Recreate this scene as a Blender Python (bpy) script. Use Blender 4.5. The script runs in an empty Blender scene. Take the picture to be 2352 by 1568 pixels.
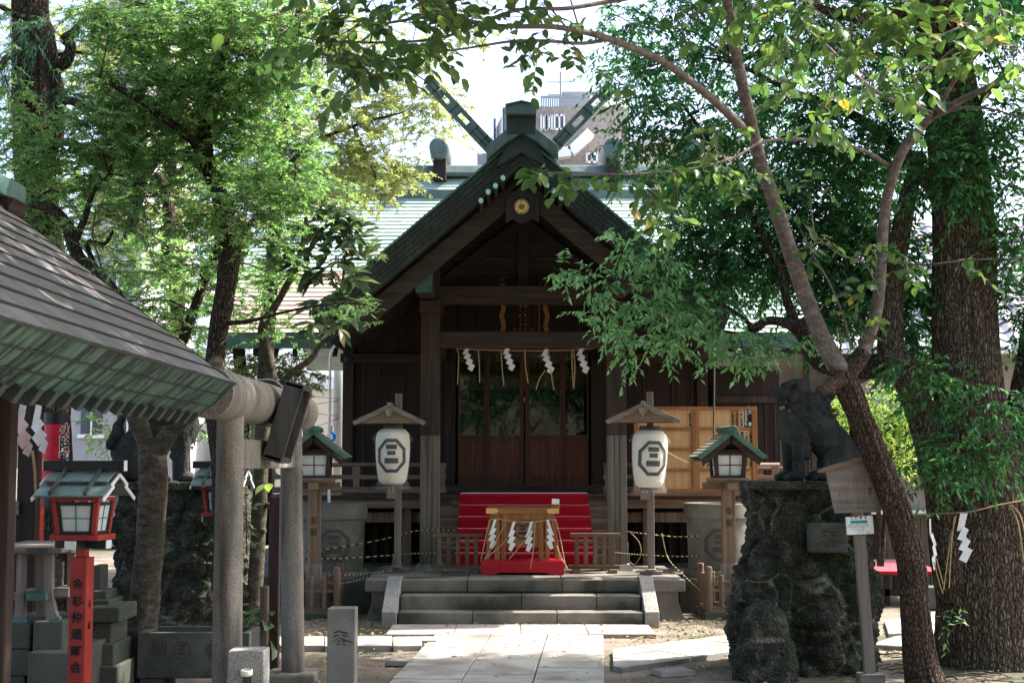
import bpy, math, random
import numpy as np
from mathutils import Vector, Matrix, noise as mnoise

R = math.radians
SC = bpy.context.scene
COL = SC.collection

# ------------------------------------------------------------------ camera
EYE = 1.75
FPX, CX, CY = 3267.0, 1176.0, 784.0          # focal length and centre, in pixels of a 2352 x 1568 print of the photograph
TILT = math.atan(277.0 / FPX)
ST, CT = math.sin(TILT), math.cos(TILT)
cam_d = bpy.data.cameras.new("camera")
cam_d.sensor_width = 36.0
cam_d.lens = FPX / 2352.0 * 36.0
cam_d.clip_start = 0.1
cam_d.clip_end = 2000
cam = bpy.data.objects.new("camera", cam_d)
COL.objects.link(cam)
cam.location = (0, 0, EYE)
cam.rotation_euler = (R(90) + TILT, 0, 0)
SC.camera = cam

# ------------------------------------------------------------------ light
SUN_EL, SUN_AZ = R(50), math.atan2(0.94, 0.36)      # azimuth measured from +Y towards +X
W = bpy.data.worlds.new("World")
SC.world = W
W.use_nodes = True
wn = W.node_tree
for n in list(wn.nodes):
    wn.nodes.remove(n)
sky = wn.nodes.new("ShaderNodeTexSky")
sky.sky_type = 'NISHITA'
sky.sun_disc = False
sky.sun_elevation = SUN_EL
sky.sun_rotation = SUN_AZ
sky.air_density = 0.75
sky.dust_density = 4.0
sky.ozone_density = 1.0
bg = wn.nodes.new("ShaderNodeBackground")
bg.inputs[1].default_value = 0.15
wo = wn.nodes.new("ShaderNodeOutputWorld")
wn.links.new(sky.outputs[0], bg.inputs[0])
wn.links.new(bg.outputs[0], wo.inputs[0])

sun_d = bpy.data.lights.new("sun", 'SUN')
sun_d.energy = 3.4
sun_d.angle = R(0.53)
sun_d.color = (1.0, 0.95, 0.87)
sun = bpy.data.objects.new("sun", sun_d)
COL.objects.link(sun)
sdir = Vector((math.sin(SUN_AZ) * math.cos(SUN_EL), math.cos(SUN_AZ) * math.cos(SUN_EL), math.sin(SUN_EL)))
sun.rotation_euler = sdir.to_track_quat('Z', 'Y').to_euler()
sun.location = (20, 10, 30)

SC.view_settings.view_transform = 'Standard'
SC.view_settings.look = 'None'
SC.view_settings.exposure = 2.0
SC.view_settings.gamma = 1.0
SC.view_settings.use_curve_mapping = False
SC.render.engine = 'CYCLES'
SC.cycles.max_bounces = 8
SC.cycles.transparent_max_bounces = 12
SC.cycles.sample_clamp_indirect = 8.0
SC.cycles.use_denoising = True

# ------------------------------------------------------------------ measuring the place from the photograph
def ray(x, y):
    u, v = (x - CX) / FPX, (CY - y) / FPX
    return u, CT - v * ST, ST + v * CT

def P(x, y, Y):
    u, f, w = ray(x, y)
    t = Y / f
    return Vector((u * t, Y, EYE + w * t))

def G(x, y, z=0.0):
    u, f, w = ray(x, y)
    t = (z - EYE) / w
    return Vector((u * t, f * t, z))

def ZY(y, Y):
    return P(CX, y, Y).z

def XY(x, Y, y=900):
    return P(x, y, Y).x

# ------------------------------------------------------------------ objects
def tag(o, label=None, cat=None, group=None, kind=None):
    if label: o["label"] = label
    if cat: o["category"] = cat
    if group: o["group"] = group
    if kind: o["kind"] = kind
    return o

def T(name, label, cat, loc=(0, 0, 0), group=None):
    o = bpy.data.objects.new(name, None)
    o.empty_display_size = 0.1
    COL.objects.link(o)
    o.location = loc
    return tag(o, label, cat, group)

def wloc(o):
    v = Vector((0, 0, 0))
    while o is not None:
        v += o.location
        o = o.parent
    return v

def copy_tree(o, parent=None):
    c = o.copy()
    COL.objects.link(c)
    if parent is not None:
        c.parent = parent
    for ch in list(KIDS.get(o.name, [])):
        k = copy_tree(ch, c)
        KIDS.setdefault(c.name, []).append(k)
    return c

KIDS = {}

def rot(axis, deg):
    return Matrix.Rotation(R(deg), 3, axis)

class MB:
    def __init__(s):
        s.v, s.f, s.m = [], [], []

    def add(s, vs, fs, mi=0):
        b = len(s.v)
        s.v += [tuple(p) for p in vs]
        s.f += [tuple(b + i for i in q) for q in fs]
        s.m += [mi] * len(fs)
        return s

    def box(s, c, d, Rm=None, mi=0, taper=1.0):
        c = Vector(c)
        hx, hy, hz = d[0] / 2, d[1] / 2, d[2] / 2
        vs = []
        for z, k in ((-hz, 1.0), (hz, taper)):
            for x, y in ((-hx, -hy), (hx, -hy), (hx, hy), (-hx, hy)):
                p = Vector((x * k, y * k, z))
                if Rm is not None: p = Rm @ p
                vs.append(c + p)
        return s.add(vs, [(3, 2, 1, 0), (4, 5, 6, 7), (0, 1, 5, 4), (1, 2, 6, 5), (2, 3, 7, 6), (3, 0, 4, 7)], mi)

    def b(s, x0, x1, y0, y1, z0, z1, mi=0):
        return s.box(((x0 + x1) / 2, (y0 + y1) / 2, (z0 + z1) / 2), (x1 - x0, y1 - y0, z1 - z0), None, mi)

    def beam(s, p, q, w, h, up=(0, 0, 1), mi=0, w2=None, h2=None):
        p, q = Vector(p), Vector(q)
        d = (q - p).normalized()
        u = Vector(up)
        sd = d.cross(u)
        if sd.length < 1e-4: sd = d.cross(Vector((0, 1, 0)))
        sd.normalize()
        u = sd.cross(d).normalized()
        w2 = w2 or w; h2 = h2 or h
        vs = []
        for c, a, bb in ((p, w, h), (q, w2, h2)):
            for i, j in ((-1, -1), (1, -1), (1, 1), (-1, 1)):
                vs.append(c + sd * (i * a / 2) + u * (j * bb / 2))
        return s.add(vs, [(0, 1, 2, 3), (7, 6, 5, 4), (1, 0, 4, 5), (2, 1, 5, 6), (3, 2, 6, 7), (0, 3, 7, 4)], mi)

    def tube(s, pts, r, n=8, cap=True, mi=0, wob=0.0, alt=None):
        pts = [Vector(p) for p in pts]
        if not hasattr(r, '__len__'): r = [r] * len(pts)
        vs, fs, ms = [], [], []
        ref = None
        for i, p in enumerate(pts):
            d = (pts[min(i + 1, len(pts) - 1)] - pts[max(i - 1, 0)]).normalized()
            if ref is None:
                ref = d.cross(Vector((0.3, 1, 0.2)))
                if ref.length < 1e-3: ref = d.cross(Vector((1, 0, 0)))
                ref.normalize()
            ref = (ref - d * ref.dot(d)).normalized()
            o = d.cross(ref)
            for k in range(n):
                a = 2 * math.pi * k / n
                rr = r[i]
                if wob:
                    rr *= 1 + wob * mnoise.noise(Vector((p.x * 6 + 3 * math.cos(a), p.y * 6 + 3 * math.sin(a), p.z * 5)))
                vs.append(p + (ref * math.cos(a) + o * math.sin(a)) * rr)
        for i in range(len(pts) - 1):
            for k in range(n):
                k2 = (k + 1) % n
                fs.append((i * n + k, i * n + k2, (i + 1) * n + k2, (i + 1) * n + k))
                ms.append(alt[i % len(alt)] if alt else mi)
        if cap:
            fs.append(tuple(range(n - 1, -1, -1))); ms.append(mi)
            bb = (len(pts) - 1) * n
            fs.append(tuple(bb + k for k in range(n))); ms.append(mi)
        b = len(s.v)
        s.v += [tuple(p) for p in vs]
        s.f += [tuple(b + i for i in q) for q in fs]
        s.m += ms
        return s

    def lathe(s, prof, c=(0, 0, 0), n=24, mi=0, Rm=None, cap=True):
        c = Vector(c)
        vs, fs = [], []
        for r, z in prof:
            for k in range(n):
                a = 2 * math.pi * k / n
                p = Vector((r * math.cos(a), r * math.sin(a), z))
                if Rm is not None: p = Rm @ p
                vs.append(c + p)
        for i in range(len(prof) - 1):
            for k in range(n):
                k2 = (k + 1) % n
                fs.append((i * n + k, i * n + k2, (i + 1) * n + k2, (i + 1) * n + k))
        if cap:
            fs.append(tuple(range(n - 1, -1, -1)))
            bb = (len(prof) - 1) * n
            fs.append(tuple(bb + k for k in range(n)))
        return s.add(vs, fs, mi)

    def prism(s, poly, fn, d0, d1, mi=0):
        """poly: 2-D outline; fn(a, b, d) -> point; extruded from d0 to d1"""
        n = len(poly)
        vs = [fn(a, b, d0) for a, b in poly] + [fn(a, b, d1) for a, b in poly]
        fs = [tuple(range(n - 1, -1, -1)), tuple(range(n, 2 * n))]
        for i in range(n):
            j = (i + 1) % n
            fs.append((i, j, n + j, n + i))
        return s.add(vs, fs, mi)

    def xz(s, poly, y0, y1, mi=0):
        return s.prism(poly, lambda a, b, d: (a, d, b), y0, y1, mi)

    def yz(s, poly, x0, x1, mi=0):
        return s.prism(poly, lambda a, b, d: (d, a, b), x0, x1, mi)

    def ball(s, c, r, n=12, m=8, Rm=None, mi=0):
        if not hasattr(r, '__len__'): r = (r, r, r)
        c = Vector(c)
        vs, fs = [], []
        for i in range(1, m):
            t = math.pi * i / m
            for k in range(n):
                a = 2 * math.pi * k / n
                p = Vector((r[0] * math.sin(t) * math.cos(a), r[1] * math.sin(t) * math.sin(a), r[2] * math.cos(t)))
                if Rm is not None: p = Rm @ p
                vs.append(c + p)
        top, bot = Vector((0, 0, r[2])), Vector((0, 0, -r[2]))
        if Rm is not None: top, bot = Rm @ top, Rm @ bot
        vs += [c + top, c + bot]
        for i in range(m - 2):
            for k in range(n):
                k2 = (k + 1) % n
                fs.append((i * n + k, (i + 1) * n + k, (i + 1) * n + k2, i * n + k2))
        it, ib = len(vs) - 2, len(vs) - 1
        for k in range(n):
            k2 = (k + 1) % n
            fs.append((it, k, k2))
            fs.append((ib, (m - 2) * n + k2, (m - 2) * n + k))
        return s.add(vs, fs, mi)

    def each(s, name, mats, parent=None, **k):
        """every connected piece becomes an object of its own"""
        n = len(s.v); par = list(range(n))
        def find(a):
            while par[a] != a:
                par[a] = par[par[a]]; a = par[a]
            return a
        for f in s.f:
            for i in f[1:]: par[find(i)] = find(f[0])
        groups = {}
        for fi, f in enumerate(s.f): groups.setdefault(find(f[0]), []).append(fi)
        out = []
        for g in groups.values():
            m = MB(); idx = {}
            for fi in g:
                for i in s.f[fi]:
                    if i not in idx: idx[i] = len(m.v); m.v.append(s.v[i])
                m.f.append(tuple(idx[i] for i in s.f[fi])); m.m.append(s.m[fi])
            out.append(m.build(name, mats, parent, **k))
        return out

    def build(s, name, mats, parent=None, smooth=False, bevel=0.0, local=False, seg=2):
        me = bpy.data.meshes.new(name)
        me.from_pydata([tuple(p) for p in s.v], [], s.f)
        if not isinstance(mats, (list, tuple)): mats = [mats]
        for m in mats: me.materials.append(m)
        if len(mats) > 1: me.polygons.foreach_set('material_index', s.m)
        if smooth:
            me.polygons.foreach_set('use_smooth', [True] * len(me.polygons))
        me.update()
        return link(name, me, parent, bevel, local, seg)

def link(name, me, parent=None, bevel=0.0, local=False, seg=2):
    o = bpy.data.objects.new(name, me)
    COL.objects.link(o)
    if parent is not None:
        if not local: o.location = -wloc(parent)
        o.parent = parent
        KIDS.setdefault(parent.name, []).append(o)
    if bevel:
        md = o.modifiers.new("bevel", 'BEVEL')
        md.width = bevel
        md.segments = seg
        md.limit_method = 'ANGLE'
        md.angle_limit = R(35)
    return o

def struct(name, mb, m, **k):
    o = mb.build(name, m, None, **k)
    o["kind"] = "structure"
    return o

def spline(pts, n=6):
    """Catmull-Rom through points (each a Vector or tuple of any length)"""
    p = [np.array(q, float) for q in pts]
    p = [2 * p[0] - p[1]] + p + [2 * p[-1] - p[-2]]
    out = []
    for i in range(1, len(p) - 2):
        for k in range(n):
            t = k / n
            out.append(0.5 * (2 * p[i] + (p[i + 1] - p[i - 1]) * t + (2 * p[i - 1] - 5 * p[i] + 4 * p[i + 1] - p[i + 2]) * t * t
                              + (3 * p[i] - p[i - 1] - 3 * p[i + 1] + p[i + 2]) * t ** 3))
    out.append(p[-2])
    return out

# ------------------------------------------------------------------ lettering (the built-in font)
def text_mesh(body, size, depth=0.002, weight=0.0, spacing=1.0):
    c = bpy.data.curves.new("lettering", 'FONT')
    c.body = body
    c.size = size
    c.align_x = 'CENTER'
    c.align_y = 'CENTER'
    c.extrude = depth
    c.offset = weight
    c.space_line = spacing
    c.resolution_u = 3
    o = bpy.data.objects.new("lettering", c)
    COL.objects.link(o)
    bpy.context.view_layer.update()
    dg = bpy.context.evaluated_depsgraph_get()
    me = bpy.data.meshes.new_from_object(o.evaluated_get(dg))
    bpy.data.objects.remove(o)
    return me

def letters(name, body, size, m, parent, loc, Rm=None, local=False, depth=0.002, weight=0.0, spacing=1.0, sx=1.0, fn=None):
    """text standing upright, facing -Y, then turned by Rm and put at loc"""
    me = text_mesh(body, size, depth, weight, spacing)
    k = len(me.vertices)
    co = np.empty(k * 3)
    me.vertices.foreach_get('co', co)
    co = co.reshape(-1, 3)
    a = np.stack([co[:, 0] * sx, -co[:, 2], co[:, 1]], 1)
    if fn is not None: a = fn(a)
    if Rm is not None: a = a @ np.array(Rm).T
    a = a + np.array(loc)
    me.vertices.foreach_set('co', a.ravel())
    me.materials.clear()
    me.materials.append(m)
    me.update()
    me.name = name
    return link(name, me, parent, 0, local)

# ------------------------------------------------------------------ materials
def S(r, g, b):
    f = lambda c: (c / 255 / 12.92) if c <= 10 else ((c / 255 + 0.055) / 1.055) ** 2.4
    return (f(r), f(g), f(b), 1.0)

def newmat(name):
    m = bpy.data.materials.new(name)
    m.use_nodes = True
    nt = m.node_tree
    for n in list(nt.nodes):
        if n.type not in ('BSDF_PRINCIPLED', 'OUTPUT_MATERIAL'): nt.nodes.remove(n)
    pb = [n for n in nt.nodes if n.type == 'BSDF_PRINCIPLED'][0]
    return m, nt, pb

def ramp(nt, cols):
    r = nt.nodes.new('ShaderNodeValToRGB')
    e = r.color_ramp.elements
    while len(e) < len(cols): e.new(0.5)
    for el, (p, c) in zip(e, cols):
        el.position = p
        el.color = c
    return r

def mat(name, cols, scale=5.0, stretch=(1, 1, 1), rough=0.75, bump=0.3, bscale=None, bstretch=None, speck=0.0, sscale=180.0,
        spec=0.3, metal=0.0, detail=6.0, dist=0.01, stain=None, stain_scale=1.6, stain_pos=(0.5, 0.68), kind='noise', distort=0.0, coord='Object',
        stain_stretch=(1, 1, 1), rotz=0.0):
    m, nt, pb = newmat(name)
    L, N = nt.links, nt.nodes
    tc = N.new('ShaderNodeTexCoord')
    mp = N.new('ShaderNodeMapping')
    mp.inputs['Scale'].default_value = stretch
    mp.inputs['Rotation'].default_value = (0, 0, R(rotz))
    L.new(tc.outputs[coord], mp.inputs[0])
    if kind == 'voronoi':
        nz = N.new('ShaderNodeTexVoronoi')
        nz.inputs['Scale'].default_value = scale
        fac = nz.outputs['Distance']
    else:
        nz = N.new('ShaderNodeTexNoise')
        nz.inputs['Scale'].default_value = scale
        nz.inputs['Detail'].default_value = detail
        nz.inputs['Roughness'].default_value = 0.6
        nz.inputs['Distortion'].default_value = distort
        fac = nz.outputs['Fac']
    L.new(mp.outputs[0], nz.inputs['Vector'])
    k = len(cols)
    if len(cols[0]) != 2:
        cols = [(0.3 + 0.4 * i / max(1, k - 1), c) for i, c in enumerate(cols)]
    rp = ramp(nt, cols)
    L.new(fac, rp.inputs[0])
    col = rp.outputs[0]
    if stain is not None:
        mp3 = N.new('ShaderNodeMapping')
        mp3.inputs['Scale'].default_value = stain_stretch
        L.new(tc.outputs[coord], mp3.inputs[0])
        n3 = N.new('ShaderNodeTexNoise')
        n3.inputs['Scale'].default_value = stain_scale
        n3.inputs['Detail'].default_value = 7
        L.new(mp3.outputs[0], n3.inputs['Vector'])
        r3 = ramp(nt, [(stain_pos[0], (0, 0, 0, 1)), (stain_pos[1], (1, 1, 1, 1))])
        L.new(n3.outputs['Fac'], r3.inputs[0])
        mx = N.new('ShaderNodeMixRGB')
        mx.inputs[2].default_value = stain
        L.new(r3.outputs[0], mx.inputs[0])
        L.new(col, mx.inputs[1])
        col = mx.outputs[0]
    if speck:
        n2 = N.new('ShaderNodeTexNoise')
        n2.inputs['Scale'].default_value = sscale
        n2.inputs['Detail'].default_value = 2
        L.new(tc.outputs[coord], n2.inputs['Vector'])
        r2 = ramp(nt, [(0.36, (1 - speck,) * 3 + (1,)), (0.64, (1 + speck * 0.8,) * 3 + (1,))])
        L.new(n2.outputs['Fac'], r2.inputs[0])
        mm = N.new('ShaderNodeMixRGB')
        mm.blend_type = 'MULTIPLY'
        mm.inputs[0].default_value = 1.0
        L.new(col, mm.inputs[1])
        L.new(r2.outputs[0], mm.inputs[2])
        col = mm.outputs[0]
    L.new(col, pb.inputs['Base Color'])
    pb.inputs['Roughness'].default_value = rough
    pb.inputs['Specular IOR Level'].default_value = spec
    pb.inputs['Metallic'].default_value = metal
    if bump:
        src = fac
        if bscale:
            mp2 = N.new('ShaderNodeMapping')
            mp2.inputs['Scale'].default_value = bstretch or stretch
            L.new(tc.outputs[coord], mp2.inputs[0])
            nb = N.new('ShaderNodeTexNoise')
            nb.inputs['Scale'].default_value = bscale
            nb.inputs['Detail'].default_value = 5
            L.new(mp2.outputs[0], nb.inputs['Vector'])
            src = nb.outputs['Fac']
        bp = N.new('ShaderNodeBump')
        bp.inputs['Strength'].default_value = bump
        bp.inputs['Distance'].default_value = dist
        L.new(src, bp.inputs['Height'])
        L.new(bp.outputs[0], pb.inputs['Normal'])
    return m

def wood(name, cols, axis='z', rough=0.7, bump=0.35, spec=0.3, **k):
    st = {'x': (1.2, 22, 22), 'y': (22, 1.2, 22), 'z': (22, 22, 1.2)}[axis]
    return mat(name, cols, scale=1.0, stretch=st, rough=rough, bump=bump, spec=spec, detail=8, dist=0.006, **k)

def plain(name, c, rough=0.5, spec=0.4, metal=0.0, bump=0.0):
    return mat(name, [c, tuple(min(1, x * 1.18) for x in c[:3]) + (1,)], scale=14, rough=rough, spec=spec, metal=metal, bump=bump)

def leafmat(name, cols, trans=0.4, rough=0.5, tcol=None, spec=0.28):
    m, nt, pb = newmat(name)
    L, N = nt.links, nt.nodes
    g = N.new('ShaderNodeNewGeometry')
    rp = ramp(nt, cols)
    L.new(g.outputs['Random Per Island'], rp.inputs[0])
    L.new(rp.outputs[0], pb.inputs['Base Color'])
    pb.inputs['Roughness'].default_value = rough
    pb.inputs['Specular IOR Level'].default_value = spec
    tr = N.new('ShaderNodeBsdfTranslucent')
    mxc = N.new('ShaderNodeMixRGB')
    mxc.blend_type = 'MULTIPLY'
    mxc.inputs[0].default_value = 1.0
    mxc.inputs[2].default_value = tcol or (1.5, 1.7, 0.7, 1)
    L.new(rp.outputs[0], mxc.inputs[1])
    L.new(mxc.outputs[0], tr.inputs[0])
    ms = N.new('ShaderNodeMixShader')
    ms.inputs[0].default_value = trans
    out = [n for n in N if n.type == 'OUTPUT_MATERIAL'][0]
    L.new(pb.outputs[0], ms.inputs[1])
    L.new(tr.outputs[0], ms.inputs[2])
    L.new(ms.outputs[0], out.inputs[0])
    return m

DK = [S(27, 21, 18), S(42, 32, 26), S(56, 43, 35)]
M = {}
for ax in 'xyz':
    M['dark_' + ax] = wood('dark_timber_' + ax, DK, ax)
    M['brown_' + ax] = wood('brown_timber_' + ax, [S(42, 33, 27), S(60, 47, 39), S(76, 61, 50)], ax)
    M['grey_' + ax] = wood('weathered_timber_' + ax, [S(98, 88, 80), S(126, 114, 105), S(146, 134, 124)], ax)
    M['tan_' + ax] = wood('cypress_timber_' + ax, [S(178, 122, 74), S(196, 140, 90), S(208, 154, 104)], ax)
    M['box_' + ax] = wood('oiled_timber_' + ax, [S(120, 78, 46), S(150, 100, 62), S(172, 120, 78)], ax)
    M['lant_' + ax] = wood('lantern_timber_' + ax, [S(84, 66, 52), S(112, 92, 76), S(134, 112, 96)], ax)
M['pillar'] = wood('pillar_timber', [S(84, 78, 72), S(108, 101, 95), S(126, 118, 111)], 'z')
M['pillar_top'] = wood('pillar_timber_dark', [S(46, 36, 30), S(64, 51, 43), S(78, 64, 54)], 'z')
M['door'] = wood('door_timber', [S(66, 36, 24), S(88, 50, 33), S(104, 64, 43)], 'z', rough=0.5)
M['doorframe'] = wood('door_frame_timber', [S(50, 30, 22), S(70, 42, 30), S(84, 54, 40)], 'z', rough=0.5)
M['granite'] = mat('granite', [S(114, 112, 105), S(132, 129, 121), S(146, 142, 133)], 3, speck=0.42, sscale=230, bump=0.15, bscale=120, rough=0.85,
                   stain=S(92, 94, 82), stain_scale=2.2)
M['granite_torii'] = mat('torii_granite', [S(116, 109, 99), S(132, 125, 113), S(146, 138, 126)], 3, speck=0.5, sscale=190, bump=0.2, bscale=120,
                         rough=0.85, stain=S(74, 68, 58), stain_scale=1.7, stain_stretch=(4, 4, 0.45))
M['granite_light'] = mat('pale_granite', [S(130, 128, 123), S(148, 145, 140), S(164, 160, 155)], 3, speck=0.6, sscale=130, bump=0.15, bscale=140, rough=0.85)
M['stair'] = mat('stair_stone', [S(106, 101, 94), S(126, 120, 112), S(142, 136, 127)], 4, speck=0.3, sscale=200, bump=0.25, bscale=90, rough=0.9,
                 stain=S(72, 72, 62), stain_scale=2.0, stain_pos=(0.45, 0.62))
M['stone_moss'] = mat('mossy_stone', [S(70, 71, 64), S(90, 90, 82), S(108, 106, 98)], 4, speck=0.3, sscale=160, bump=0.35, bscale=60, rough=0.9,
                      stain=S(66, 72, 58), stain_scale=2.0, stain_pos=(0.42, 0.62))
M['stone_dark'] = mat('dark_stone', [S(60, 62, 58), S(82, 84, 78), S(98, 98, 92)], 4, speck=0.3, sscale=160, bump=0.3, bscale=60, rough=0.9)
M['patina'] = mat('copper_patina', [S(142, 164, 155), S(162, 182, 174), S(178, 194, 187)], 2.0, stretch=(1, 2, 2), rough=0.5, spec=0.6, bump=0.08,
                  stain=S(118, 140, 132), stain_scale=1.2)
M['patina_low'] = mat('copper_brown', [S(176, 148, 134), S(194, 168, 154), S(204, 182, 168)], 2.0, rough=0.55, spec=0.5, bump=0.08,
                      stain=S(150, 160, 150), stain_scale=1.2)
M['verge'] = mat('dark_copper', [S(34, 44, 40), S(46, 56, 52), S(58, 66, 62)], 4, stretch=(1, 1, 1), rough=0.6, spec=0.4, bump=0.15,
                 stain=S(48, 46, 42), stain_scale=2.5)
M['verge_joint'] = plain('dark_copper_joint', S(24, 32, 28), 0.7)
M['copper_edge'] = mat('copper_green', [S(42, 72, 63), S(62, 97, 86), S(88, 122, 110)], 5, rough=0.55, bump=0.1, spec=0.5)
M['finial'] = mat('ridge_copper', [S(62, 80, 77), S(78, 95, 92), S(94, 108, 105)], 3, stretch=(3, 3, 0.6), rough=0.5, spec=0.5, bump=0.1)
M['eave_streak'] = mat('streaked_copper', [(0.40, S(14, 20, 18)), (0.455, S(34, 52, 44)), (0.52, S(60, 88, 74)), (0.66, S(84, 114, 98))], 1.0,
                       stretch=(3.0, 12, 3.0), rough=0.6, bump=0.15, detail=8, distort=1.1, rotz=38)
M['slate'] = mat('brown_slate', [S(82, 74, 71), S(98, 89, 85), S(112, 103, 98)], 3.0, stretch=(1, 2, 1), rough=0.6, spec=0.35, bump=0.12,
                 bscale=30, stain=S(112, 112, 112), stain_scale=2.5)
M['slate_joint'] = plain('slate_joint', S(38, 33, 32), 0.7)
M['gold'] = mat('gilt', [S(206, 164, 100), S(232, 196, 132)], 40, rough=0.35, metal=0.7, spec=0.5, bump=0.2)
M['gold_dull'] = mat('gilt_dull', [S(150, 104, 56), S(190, 140, 84)], 30, rough=0.45, metal=0.4, bump=0.2)
M['red_cloth'] = mat('red_felt', [S(160, 14, 30), S(180, 22, 38)], 60, rough=0.95, bump=0.2, bscale=400, spec=0.1)
M['red_paint'] = mat('vermilion_paint', [S(140, 36, 28), S(158, 44, 34), S(170, 54, 42)], 6, stretch=(3, 3, 1), rough=0.5, bump=0.1, spec=0.4)
M['red_lacquer'] = mat('red_lacquer', [S(176, 18, 40), S(194, 26, 48)], 6, rough=0.4, bump=0.05)
_p = [n for n in M['red_cloth'].node_tree.nodes if n.type == 'BSDF_PRINCIPLED'][0]
_p.inputs['Sheen Weight'].default_value = .5
_p.inputs['Sheen Roughness'].default_value = .4
M['carved_tub'] = plain('carved_line', S(70, 70, 63), .9)
M['tub'] = mat('shaded_tub_granite', [S(90, 90, 82), S(108, 107, 98), S(122, 119, 110)], 3, speck=0.42, sscale=230, bump=0.15, bscale=120, rough=0.85, stain=S(72, 78, 64), stain_scale=2.2)  # copy of the granite, darkened for the veranda's shade
M['panel'] = mat('pale_board', [S(186, 140, 94), S(200, 156, 108), S(212, 170, 122)], 1.0, stretch=(20, 20, 1.2), rough=.7, bump=.1)
M['paper'] = mat('white_paper', [S(226, 226, 228), S(240, 240, 240)], 10, rough=0.8, bump=0.0)
M['washi'] = mat('lantern_paper', [S(224, 214, 196), S(238, 230, 214)], 6, rough=0.8, bump=0.0)
M['pane'] = mat('frosted_pane', [S(206, 206, 206), S(222, 222, 222)], 5, rough=0.35, bump=0.0)
M['ink'] = plain('black_ink', S(24, 24, 24), 0.7)
M['ink_grey'] = plain('faded_ink', S(62, 54, 48), 0.8)
M['navy'] = plain('navy_ink', S(34, 44, 54), 0.6)
M['white'] = plain('white_paint', S(228, 228, 224), 0.5)
M['black'] = plain('black_lacquer', S(18, 18, 18), 0.4)
M['straw'] = mat('straw', [S(160, 138, 102), S(184, 162, 126)], 30, rough=0.9, bump=0.1)
M['rope_y'] = plain('yellow_rope', S(172, 158, 108), 0.9)
M['rope_k'] = plain('black_rope', S(30, 28, 24), 0.9)
M['carved'] = plain('carved_recess', S(62, 60, 56), 0.9)
M['teal'] = plain('teal_print', S(10, 158, 142), 0.5)
M['steel'] = plain('grey_steel', S(150, 152, 152), 0.4, metal=0.6)
M['mortar'] = plain('pointing', S(120, 118, 108), 0.9)

def barkmat(name, dark, mid, light, st, dist=.02, warp=.35):
    """interlaced plates between furrows"""
    m, nt, pb = newmat(name)
    L, N = nt.links, nt.nodes
    tc = N.new('ShaderNodeTexCoord')
    nz = N.new('ShaderNodeTexNoise'); nz.inputs['Scale'].default_value = 5; nz.inputs['Detail'].default_value = 4
    L.new(tc.outputs['Object'], nz.inputs['Vector'])
    add = N.new('ShaderNodeMixRGB'); add.blend_type = 'ADD'; add.inputs[0].default_value = warp * .25
    L.new(tc.outputs['Object'], add.inputs[1]); L.new(nz.outputs['Color'], add.inputs[2])
    mp = N.new('ShaderNodeMapping'); mp.inputs['Scale'].default_value = st
    L.new(add.outputs[0], mp.inputs[0])
    vo = N.new('ShaderNodeTexVoronoi'); vo.feature = 'DISTANCE_TO_EDGE'; vo.inputs['Scale'].default_value = 1.0
    L.new(mp.outputs[0], vo.inputs['Vector'])
    rp = ramp(nt, [(0.0, dark), (.07, mid), (.30, light)])
    L.new(vo.outputs['Distance'], rp.inputs[0])
    n2 = N.new('ShaderNodeTexNoise'); n2.inputs['Scale'].default_value = 55; n2.inputs['Detail'].default_value = 6
    L.new(tc.outputs['Object'], n2.inputs['Vector'])
    r2 = ramp(nt, [(.3, (.5, .5, .5, 1)), (.7, (1.35, 1.33, 1.3, 1))])
    L.new(n2.outputs['Fac'], r2.inputs[0])
    mm = N.new('ShaderNodeMixRGB'); mm.blend_type = 'MULTIPLY'; mm.inputs[0].default_value = 1
    L.new(rp.outputs[0], mm.inputs[1]); L.new(r2.outputs[0], mm.inputs[2])
    L.new(mm.outputs[0], pb.inputs['Base Color'])
    sm = N.new('ShaderNodeMath'); sm.operation = 'MINIMUM'; sm.inputs[1].default_value = .35
    L.new(vo.outputs['Distance'], sm.inputs[0])
    ad = N.new('ShaderNodeMath'); ad.operation = 'MULTIPLY_ADD'; ad.inputs[1].default_value = .25
    L.new(n2.outputs['Fac'], ad.inputs[0]); L.new(sm.outputs[0], ad.inputs[2])
    bp = N.new('ShaderNodeBump'); bp.inputs['Strength'].default_value = 1; bp.inputs['Distance'].default_value = dist * 3
    L.new(ad.outputs[0], bp.inputs['Height']); L.new(bp.outputs[0], pb.inputs['Normal'])
    pb.inputs['Roughness'].default_value = .95; pb.inputs['Specular IOR Level'].default_value = .15
    return m
# ================================================================== the ground, the paths
def crop(x0, y0, s):
    return lambda x, y: ((x0 + x / s) * 0.91875, (y0 + y / s) * 0.91875)

M['dirt'] = mat('packed_earth', [S(92, 82, 72), S(118, 107, 95), S(140, 129, 116)], 2.2, rough=0.95, bump=0.5, bscale=40, dist=0.02, speck=0.25, sscale=60,
                stain=S(84, 84, 66), stain_scale=0.9, stain_pos=(0.48, 0.62))
M['paving'] = mat('paving_granite', [S(148, 144, 137), S(166, 162, 155), S(182, 178, 170)], 1.4, rough=0.85, bump=0.15, bscale=120, speck=0.3, sscale=220,
                  stain=S(116, 110, 101), stain_scale=2.2, stain_pos=(.45, .7))
M['paving_pink'] = mat('paving_slab', [S(134, 125, 119), S(152, 143, 137), S(166, 157, 151)], 1.4, rough=0.9, bump=0.2, bscale=90, speck=0.25, sscale=180)

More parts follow.
